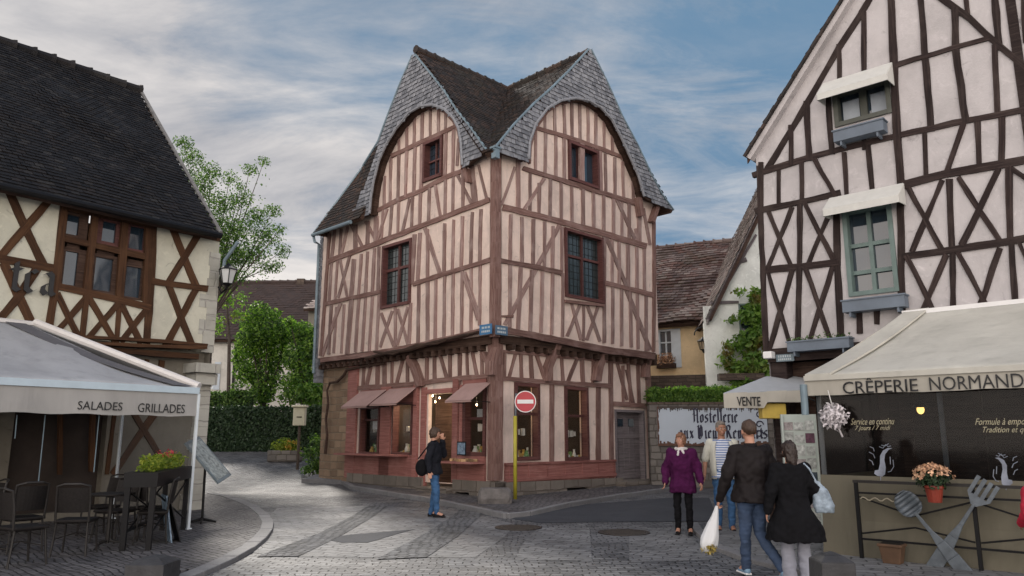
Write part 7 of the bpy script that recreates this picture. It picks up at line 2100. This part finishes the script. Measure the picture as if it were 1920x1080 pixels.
bollard(1557, 1034, 7.8, .165, 'dark pyramid-topped bollard at the right, behind the woman in black')
# ================================================================== PEOPLE
def remeshed(mb, name, mat, parent, vox, fold=0.0, fsc=(9, 9, 4), smooth=2, seed=0.0):
    me = bpy.data.meshes.new('tmp'); me.from_pydata([tuple(v) for v in mb.v], [], mb.f)
    bm = bmesh.new(); bm.from_mesh(me); bmesh.ops.remove_doubles(bm, verts=bm.verts, dist=1e-5); bmesh.ops.recalc_face_normals(bm, faces=bm.faces); bm.to_mesh(me); bm.free()
    ob = bpy.data.objects.new('tmp', me); COL.objects.link(ob)
    r = ob.modifiers.new('r', 'REMESH'); r.mode = 'VOXEL'; r.voxel_size = vox; r.adaptivity = 0
    if smooth: s = ob.modifiers.new('s', 'SMOOTH'); s.factor = .5; s.iterations = smooth
    dg = bpy.context.evaluated_depsgraph_get(); dg.update()
    m2 = bpy.data.meshes.new_from_object(ob.evaluated_get(dg))
    bpy.data.objects.remove(ob)
    if fold:
        ns = [v.normal.copy() for v in m2.vertices]
        for v, n in zip(m2.vertices, ns):
            c = v.co
            f = noise.noise(Vector((c.x * fsc[0] + seed, c.y * fsc[1], c.z * fsc[2] + c.x * 5))) + .5 * noise.noise(Vector((c.x * fsc[0] * 2.3, c.y * fsc[1] * 2.3 + seed, c.z * fsc[2] * 3)))
            v.co = c + n * fold * f
    for p in m2.polygons: p.use_smooth = True
    m2.materials.clear(); m2.materials.append(mat); m2.name = name
    o = bpy.data.objects.new(name, m2); COL.objects.link(o); o.parent = parent; ORG[o.name] = Vector()
    return o
def cap(m, a, b, ra, rb, n=14):
    a, b = Vector(a), Vector(b); m.tube([a, a.lerp(b, .33), a.lerp(b, .66), b], [ra, ra + (rb - ra) * .25, ra + (rb - ra) * .7, rb], n)
    m.ell(a, (ra * .99,) * 3, n, 8); m.ell(b, (rb * .99,) * 3, n, 8)
def rings(m, secs, n=22, lean=None):
    """stacked superelliptic sections (z, rx, ry, cx, cy)"""
    vs = []; fs = []
    for z, rx, ry, cx_, cy_ in secs:
        for k in range(n):
            a = 2 * PI * k / n; c, s = math.cos(a), math.sin(a)
            vs.append(Vector((cx_ + rx * math.copysign(abs(c) ** .85, c), cy_ + ry * math.copysign(abs(s) ** .85, s), z)))
    for i in range(len(secs) - 1):
        for k in range(n): fs.append((i * n + k, i * n + (k + 1) % n, (i + 1) * n + (k + 1) % n, (i + 1) * n + k))
    fs.append(tuple(range(n))[::-1]); fs.append(tuple((len(secs) - 1) * n + k for k in range(n)))
    m.mesh(vs, fs)
SKIN = m_plain('skin', (0.42, 0.22, 0.15), .55, .08, 8.0)
SKIN_T = m_plain('tanned_skin', (0.30, 0.15, 0.095), .55, .08, 8.0)
EYEW = m_plain('eye_white', (0.6, 0.58, 0.55), .3, .02); EYED = m_plain('eye_dark', (0.02, 0.015, 0.012), .3, .1); LIP = m_plain('lips', (0.30, 0.10, 0.09), .5, .05)
def hand(m, wr, d, out, curl=.5, grip=False):
    """palm, four bent fingers and a thumb from the wrist wr along d; out = thumb side"""
    d = d.normalized(); out = (out - d * out.dot(d)).normalized(); nn = d.cross(out)
    c = wr + d * .045
    rot = Matrix((out, nn, d)).transposed()
    m.ell(c, (.040, .017, .052), 12, 8, rot)
    cap(m, wr - d * .02, wr + d * .02, .025, .024, 10)
    for i, (o, l) in enumerate(((.030, .072), (.010, .080), (-.011, .074), (-.030, .058))):
        b = wr + d * .085 + out * o
        a1 = curl * .7; a2 = curl * 1.9
        k1 = b + (d * math.cos(a1) + nn * math.sin(a1)) * l * .5
        k2 = k1 + (d * math.cos(a2) + nn * math.sin(a2)) * l * .5
        cap(m, b - d * .02, k1, .0095, .0085, 8); cap(m, k1, k2, .0085, .0072, 8)
    t0 = wr + d * .03 + out * .03; t1 = t0 + (d * .7 + out * .7).normalized() * .035 + nn * .008; t2 = t1 + (d * .9 + out * .25 + nn * .3 * curl).normalized() * .032
    cap(m, t0, t1, .013, .011, 8); cap(m, t1, t2, .011, .009, 8)
def person(label, loc, rz, H, J, C):
    t = thing('person', label, 'person', loc, rz, local=True); k = H / 1.75; t.scale = (k, k, k)
    V_ = Vector
    D = dict(sr=V_((.18, 0, 1.41)), sl=V_((-.18, 0, 1.41)), er=V_((.235, -.03, 1.12)), el=V_((-.235, -.03, 1.12)), wr=V_((.25, .05, .88)), wl=V_((-.25, .05, .88)),
             hr=V_((.09, 0, .92)), hl=V_((-.09, 0, .92)), kr=V_((.10, .03, .50)), kl=V_((-.10, .03, .50)), ar=V_((.105, -.02, .09)), al=V_((-.105, -.02, .09)),
             fr=V_((.05, 1, 0)), fl=V_((-.05, 1, 0)), yaw=0.0, nod=0.0, lean=V_((0, 0, 0)), curl=.5, head=V_((0, .02, 1.635)))
    for a, b in J.items(): D[a] = V_(b) if isinstance(b, tuple) else b
    skin = C.get('skin', SKIN); fem = C.get('fem', False); fat = C.get('fat', 1.0)
    hc = D['head'] + D['lean']; R = Matrix.Rotation(D['yaw'], 3, 'Z') @ Matrix.Rotation(D['nod'], 3, 'X')
    def hp(x, y, z): return hc + R @ V_((x, y, z))
    sh = [(.84, .13, .10, 0, 0), (.92, .168 * fat, .118 * fat, 0, -.01), (1.05, .145 * fat, .105 * fat, 0, .005), (1.22, .162 * fat, .118 * fat, 0, .01), (1.35, .170, .108, 0, 0), (1.42, .155, .085, 0, -.005), (1.47, .08, .065, 0, -.005)]
    def le(z): return D['lean'] * max(0, min(1, (z - .9) / .6))
    def lsec(S, g): return [(z, rx + g, ry + g, cx_ + le(z).x, cy_ + le(z).y) for z, rx, ry, cx_, cy_ in S]
    # body: one continuous surface
    m = MB(); rings(m, lsec(sh, -.012))
    cap(m, V_((0, -.005, 1.43)) + le(1.43), hp(0, -.012, -.07), .062, .055)
    m.ell(hp(0, -.008, .022), (.076, .096, .100), 20, 14, R); m.ell(hp(0, .022, -.045), (.058, .066, .066), 16, 12, R); m.ell(hp(0, .052, -.085), (.028, .026, .022), 12, 8, R)
    cap(m, hp(0, .086, .012), hp(0, .108, -.026), .009, .014, 10); m.ell(hp(0, .084, .034), (.052, .012, .010), 12, 8, R)
    m.ell(hp(0, .088, -.062), (.024, .010, .009), 10, 8, R)
    for s in (-1, 1): m.ell(hp(s * .080, -.005, -.008), (.010, .020, .032), 10, 8, R); m.ell(hp(s * .040, .060, -.022), (.024, .022, .022), 10, 8, R)
    for s, S_, E_, W_ in ((1, 'sr', 'er', 'wr'), (-1, 'sl', 'el', 'wl')):
        a, b, c = D[S_] + le(1.41), D[E_] + le(1.1), D[W_] + le(.9) * .5
        cap(m, a, b, .050, .040); cap(m, b, c, .040, .027)
        hand(m, c, c - b, V_((-s * .2, 1, 0)) if not C.get('thumb') else C['thumb'], D['curl'])
    for s, H_, K_, A_, F_ in ((1, 'hr', 'kr', 'ar', 'fr'), (-1, 'hl', 'kl', 'al', 'fl')):
        cap(m, D[H_], D[K_], .078, .052); cap(m, D[K_], D[A_], .050, .036)
        cap(m, D[A_], D[A_] + D[F_].normalized() * .12 - V_((0, 0, .045)), .038, .034)
    remeshed(m, 'body', skin, t, .0075, 0, smooth=1)
    for s in (-1, 1):
        m = MB(); m.ell(hp(s * .031, .083, .008), (.013, .006, .007), 10, 6, R); m.build('eye', EYEW, t)
        m = MB(); m.ell(hp(s * .031, .088, .008), (.0058, .003, .0058), 8, 6, R); m.build('iris', EYED, t)
    m = MB(); m.ell(hp(0, .0965, -.062), (.022, .004, .006), 10, 6, R); m.build('mouth', LIP, t)
    # hair
    m = MB(); hs = C.get('hair', 'short')
    m.ell(hp(0, -.022, .040), (.083, .098, .098), 20, 14, R)
    m.ell(hp(0, .03, .088), (.066, .060, .036), 14, 10, R)
    if hs != 'short' : 
        m.ell(hp(0, -.045, -.01), (.090, .075, .090), 16, 12, R)
        for s in (-1, 1): m.ell(hp(s * .070, .0, .0), (.022, .055, .085), 12, 8, R)
        m.ell(hp(0, .070, .066), (.058, .030, .026), 12, 8, R)
    if hs == 'long': m.ell(hp(0, -.070, -.09), (.080, .050, .12), 14, 10, R); cap(m, hp(0, -.08, -.1), hp(0, -.10, -.24), .05, .03)
    remeshed(m, 'hair', C['haircol'], t, .009, .017 if hs != 'short' else .009, (34, 34, 12), 1, 3.0)
    # trousers
    fl_ = C.get('flare', 0.0); m = MB()
    rings(m, lsec([(.82, .12, .10, 0, 0), (.88, .165 * fat, .12 * fat, 0, -.01), (.96, .168 * fat, .120 * fat, 0, -.008), (1.02, .150 * fat, .108 * fat, 0, 0)], .012))
    for H_, K_, A_ in (('hr', 'kr', 'ar'), ('hl', 'kl', 'al')):
        cap(m, D[H_], D[K_], .098, .066 + fl_ * .5); cap(m, D[K_], D[A_] + V_((0, 0, -.01)), .066 + fl_ * .5, .054 + fl_)
    remeshed(m, 'trousers', C['legs'], t, .012, .016, (7, 7, 11), 2, 9.0)
    # shoes
    for A_, F_ in (('ar', 'fr'), ('al', 'fl')):
        m = MB(); a = D[A_]; f = D[F_].normalized(); b = a - V_((0, 0, .045)) - f * .03
        cap(m, b, b + f * .17 - V_((0, 0, .012)), .040, .036, 12); cap(m, a, a - V_((0, 0, .04)), .042, .044, 12)
        o = remeshed(m, 'shoe', C['shoes'], t, .010)
        m = MB(); s_ = V_((f.y, -f.x, 0)) * .038; z = V_((0, 0, -.085 + 0)); 
        m.par(a + z - f * .06 - s_, f * .25, s_ * 2, V_((0, 0, .022))); m.build('sole', C.get('sole', BLACK), o, bevel=.008)
    # jacket or top
    def top(name, mat, g, hem, hemw, sleeves, arm_g, fold, openf=False, flare=0.0, sl_end=1.0):
        m = MB(); zs = [hem, (hem + .95) / 2] if hem < .86 else [hem]
        S = []
        for z in zs: f = max(0, (.95 - z)) * flare; S.append((z, .172 * fat + hemw + f, .125 * fat + hemw * .8 + f * .7, 0, 0))
        S += [s for s in sh if s[0] > max(.9, zs[-1] + .04)]
        S = lsec([s if s[0] > .91 or s[0] in zs else s for s in S], g); rings(m, S)
        for s, S_, E_, W_ in ((1, 'sr', 'er', 'wr'), (-1, 'sl', 'el', 'wl')):
            a, b, c = D[S_] + le(1.41), D[E_] + le(1.1), D[W_] + le(.9) * .5
            m.ell(a + V_((-s * .02, 0, .0)), (.072 + arm_g * .6,) * 3, 12, 8)
            if sleeves == 'long': cap(m, a, b, .060 + arm_g, .050 + arm_g); cap(m, b, b.lerp(c, .97), .050 + arm_g, .036 + arm_g * .8)
            elif sleeves == 'short': cap(m, a, a.lerp(b, .75), .060 + arm_g, .056 + arm_g)
        if openf: pass
        return remeshed(m, name, mat, t, .012, fold, (8, 8, 6), 2, 1.7)
    for a in C['tops']: top(*a)
    if C.get('collar'):
        m = MB(); c = V_((0, -.005, 1.485)) + D['lean']
        m.lathe(c - V_((0, 0, .04)), [(.088, 0), (.078, .03), (.070, .055), (.064, .055), (.070, .03), (.078, 0)], 18, 1.0, .92); m.build('collar', C['collar'], t, smooth=True)
    if C.get('scarf'):
        m = MB(); c = V_((0, .01, 1.475)) + D['lean']
        for q_ in range(3): m.tube([c + V_((math.cos(a) * (.082 + .008 * q_), math.sin(a) * (.078 + .006 * q_), .016 * q_ - .02 + .006 * math.sin(3 * a + q_))) for a in [2 * PI * i / 14 for i in range(15)]], .022, 8)
        cap(m, c + V_((.03, .08, -.02)), c + V_((.05, .12, -.10)), .03, .022); cap(m, c + V_((-.03, .08, -.02)), c + V_((-.05, .11, -.07)), .03, .02)
        remeshed(m, 'scarf', C['scarf'], t, .008, .008, (30, 30, 30), 1)
    return t
DENIM = m_plain('blue_denim', (0.035, 0.06, 0.115), .85, .35, 4.0, bstr=.3)
DENIM2 = m_plain('bright_blue_denim', (0.03, 0.09, 0.20), .85, .3, 4.0, bstr=.3)
BLKC = m_plain('black_cloth', (0.006, 0.006, 0.0075), .9, .3, 6.0, spec=.15)
BRN = m_plain('dark_brown_leather', (0.010, 0.0075, 0.008), .7, .25, 5.0, spec=.2)
NAVY = m_plain('charcoal_navy_cloth', (0.009, 0.010, 0.015), .85, .3, 5.0, spec=.2)
PURP = m_plain('purple_fleece', (0.055, 0.009, 0.045), .95, .2, 8.0, spec=.1, bstr=.4)
PALE = m_plain('pale_grey_cotton', (0.26, 0.27, 0.32), .85, .15, 4.0)
CREAMC = m_plain('cream_cotton', (0.50, 0.50, 0.44), .85, .1, 5.0)
REDC = m_plain('bright_red_cloth', (0.38, 0.008, 0.03), .8, .15, 4.0)
HB = m_plain('brown_hair', (0.045, 0.024, 0.014), .6, .3, 30.0); HD = m_plain('dark_brown_hair', (0.022, 0.012, 0.009), .55, .3, 30.0)
HG = m_plain('greying_hair', (0.16, 0.14, 0.12), .7, .3, 30.0); HA = m_plain('auburn_hair', (0.16, 0.075, 0.04), .6, .3, 30.0)
def stripes():
    m, t, b, o = newmat('striped_tshirt')
    tc = nd(t, 'ShaderNodeTexCoord').outputs['Object']; sp_ = nd(t, 'ShaderNodeSeparateXYZ'); t.links.new(tc, sp_.inputs[0])
    s = mth(t, 'FRACT', mth(t, 'MULTIPLY', sp_.outputs[2], 26.0)); g = mth(t, 'GREATER_THAN', s, .5)
    t.links.new(mixc(t, g, (0.55, 0.58, 0.64), (0.13, 0.19, 0.36)), b.inputs['Base Color']); b.inputs['Roughness'].default_value = .85
    return m
STR = stripes()
def face_to(x, y): return math.atan2(-x, y)     # rz so that local +Y points along (x, y)
gr = lambda p: Vector((p[0], p[1], gh(p[0], p[1]) + .004))
# man on the phone in front of the shop
person('person in dark jacket and blue jeans before the shop door, hand at the face', gr((-1.60, 15.85)), face_to(1, -.15), 1.76,
       dict(wl=(-.06, .16, 1.50), el=(-.22, .16, 1.22), er=(.235, -.06, 1.12), wr=(.25, -.02, .90), ar=(.09, .10, .09), kr=(.10, .10, .50), al=(-.09, -.06, .09), kl=(-.09, .02, .5), yaw=.1, nod=-.08),
       dict(hair='mid', haircol=HB, legs=DENIM2, shoes=BRN, collar=NAVY, tops=[('jacket', NAVY, .030, .84, .03, 'long', .022, .02)]))
bgp = Vector((-1.60, 15.85, 0))
sb_ = thing('shoulder_bag', 'black shoulder bag hanging at the back of the person on the left', 'bag', gr((-1.84, 15.62)) + Vector((0, 0, .98)))
m = MB(); m.ell(bgp + Vector((-.22, -.17, .98)), (.13, .06, .17), 16, 12); m.build('bag', BLKC, sb_, smooth=True)
m = MB(); m.tube([bgp + Vector((-.3, -.16, 1.15)), bgp + Vector((-.12, -.20, 1.38)), bgp + Vector((.0, -.16, 1.50)), bgp + Vector((.05, 0, 1.52))], .014, 6); m.build('strap', BLKC, sb_)
# woman in purple
person('person in a long purple fleece, white scarf and black trousers, facing the square', gr((2.86, 13.10)), face_to(-.30, -1), 1.64,
       dict(er=(.28, -.03, 1.14), wr=(.30, .07, .90), el=(-.28, -.03, 1.13), wl=(-.33, .10, .90), yaw=-.35),
       dict(hair='mid', haircol=HA, fem=True, fat=1.05, legs=BLKC, shoes=BLKC, scarf=m_plain('white_scarf', (0.55, 0.53, 0.52), .9, .08), tops=[('fleece_jacket', PURP, .040, .72, .025, 'long', .034, .028)]))
# man in the striped shirt
person('person in striped T-shirt, open cream overshirt and jeans, behind the plastic bag carrier', gr((3.62, 13.35)), face_to(-.15, -1), 1.84,
       dict(er=(.27, -.05, 1.14), wr=(.30, .02, .90), el=(-.26, -.05, 1.14), wl=(-.24, .12, .92), yaw=.25),
       dict(hair='short', haircol=HG, skin=SKIN_T, fat=1.08, legs=DENIM2, shoes=BRN, tops=[('striped_tshirt', STR, .016, .86, .01, 'none', .0, .012)]))
# its open overshirt: two front panels and a back, as one garment piece on that person
pm_ = [o for o in COL.objects if o.name.startswith('person')][-1]
m = MB()
for s in (-1, 1):
    secs = [(.84, .20), (1.0, .195), (1.2, .20), (1.36, .198), (1.44, .165)]
    prev = None
    for z, rx in secs:
        row = [Vector((s * rx * math.sin(a), .155 * math.cos(a) * (1 if z < 1.4 else .85), z)) for a in [.62, .9, 1.25, 1.6, 2.1, 2.6, PI]]
        if prev: 
            for i in range(6): m.face([prev[i], prev[i + 1], row[i + 1], row[i]])
        prev = row
o = m.build('overshirt', CREAMC, pm_, smooth=True, weld=True); so = o.modifiers.new('t', 'SOLIDIFY'); so.thickness = .012; so.offset = 1
for s, S_, E_ in ((1, (.18, 0, 1.41), (.27, -.05, 1.14)), (-1, (-.18, 0, 1.41), (-.26, -.05, 1.14))):
    m = MB(); cap(m, Vector(S_), Vector(S_).lerp(Vector(E_), .95), .078, .068); remeshed(m, 'sleeve', CREAMC, pm_, .012, .012)
# man seen from behind with the plastic bag
bigman = person('person seen from behind in a brown-black jacket and jeans, walking with a plastic bag', gr((2.80, 9.10)), face_to(-.12, 1), 1.77,
       dict(el=(-.30, .0, 1.14), wl=(-.36, .10, .87), er=(.27, -.05, 1.13), wr=(.25, .08, .88), kl=(-.09, .06, .50), al=(-.06, .16, .11), kr=(.07, .05, .49), ar=(.22, -.20, .12), fr=(.25, 1, -.25), curl=1.3),
       dict(hair='short', haircol=HB, fat=1.12, legs=DENIM, shoes=m_plain('blue_grey_trainers', (0.16, 0.27, 0.38), .6, .2), sole=WHITE, collar=BRN, tops=[('jacket', BRN, .034, .84, .028, 'long', .026, .022)]))
# woman in black
person('person seen from behind in flared black coat and pale trousers by the crêperie', gr((3.17, 8.85)), face_to(.05, 1), 1.53,
       dict(er=(.27, -.02, 1.14), wr=(.24, .16, .98), el=(-.28, -.04, 1.13), wl=(-.33, .0, .88), yaw=.2, lean=(0, .02, 0)),
       dict(hair='long', haircol=HD, fem=True, fat=1.0, legs=PALE, flare=.035, shoes=PALE, tops=[('flared_coat', BLKC, .052, .52, .05, 'long', .030, .022, False, .24)]))
hbp = Vector((3.47, 8.80, 1.0))
hbg = thing('handbag', 'pale blue-white handbag hanging on the right side of the woman in black', 'bag', hbp)
m = MB(); rings(m, [(hbp.z - .24, .10, .05, hbp.x + .03, hbp.y), (hbp.z - .16, .125, .06, hbp.x + .03, hbp.y), (hbp.z + .0, .08, .045, hbp.x, hbp.y), (hbp.z + .10, .03, .02, hbp.x - .04, hbp.y)]); cap(m, hbp + Vector((-.03, 0, .0)), hbp + Vector((-.08, 0, .14)), .05, .02)
HBM = m_plain('pale_blue_leather', (0.24, 0.30, 0.36), .6, .5, 12.0)
remeshed(m, 'bag', HBM, hbg, .01, .012, (14, 14, 14)).location = -hbp
m = MB(); m.tube([hbp + Vector((-.05, -.02, .1)), hbp + Vector((-.12, -.03, .24)), hbp + Vector((-.16, .02, .30))], .010, 6); m.build('strap', HBM, hbg)
# plastic bag with its contents
hw = bigman.matrix_basis @ Vector((-.39, .115, .79))
bgc = hw + Vector((-.13, -.05, -.33))
pb = thing('plastic_bag', 'white plastic carrier bag hanging from the hand of the brown-jacketed walker', 'bag', hw)
m = MB(); prev = None; n = 30
for q_ in range(15):
    s = q_ / 14; r = .018 + .082 * min(1, s * 1.5) ** 1.3 * (1 if s < .86 else 1 - (s - .86) * 3.4)
    c = hw + Vector((-.15, -.04, -.50)) * s
    row = []
    for k in range(n):
        a = 2 * PI * k / n; f = 1 + .20 * noise.noise(Vector((math.cos(a) * 2.2, math.sin(a) * 2.2, s * 2.5))) + .10 * math.sin(5 * a + 2 * s)
        row.append(c + Vector((math.cos(a) * r * f, math.sin(a) * r * .55 * f, .03 * noise.noise(Vector((a, s * 4, 1))))))
    if prev: m.mesh(prev + row, [(k, (k + 1) % n, n + (k + 1) % n, n + k) for k in range(n)])
    prev = row
m.face(prev)
mt, t_, b_, o_ = newmat('thin_white_plastic'); b_.inputs['Base Color'].default_value = (.72, .74, .76, 1); b_.inputs['Roughness'].default_value = .35; b_.inputs['Alpha'].default_value = .74
ob = m.build('bag', mt, pb, smooth=True, weld=True)
c = hw + Vector((-.13, -.05, -.46)); m = MB(); clump(m, c, (.075, .05, .055), 160, .05, .2); m.build('contents', m_plain('yellow_brown_goods', (0.25, 0.19, 0.04), .6, .5, 14.0, island=.5), pb)
# figure cut by the right edge
person('person in bright red at the right edge of the view, mostly cut off', gr((5.36, 7.95)) + Vector((0, 0, .05)), face_to(-.2, 1), 1.24,
       dict(el=(-.30, -.05, 1.10), wl=(-.22, .15, .95)), dict(hair='mid', haircol=HB, legs=DENIM, shoes=BLKC, tops=[('red_coat', REDC, .04, .70, .04, 'long', .035, .02)]))
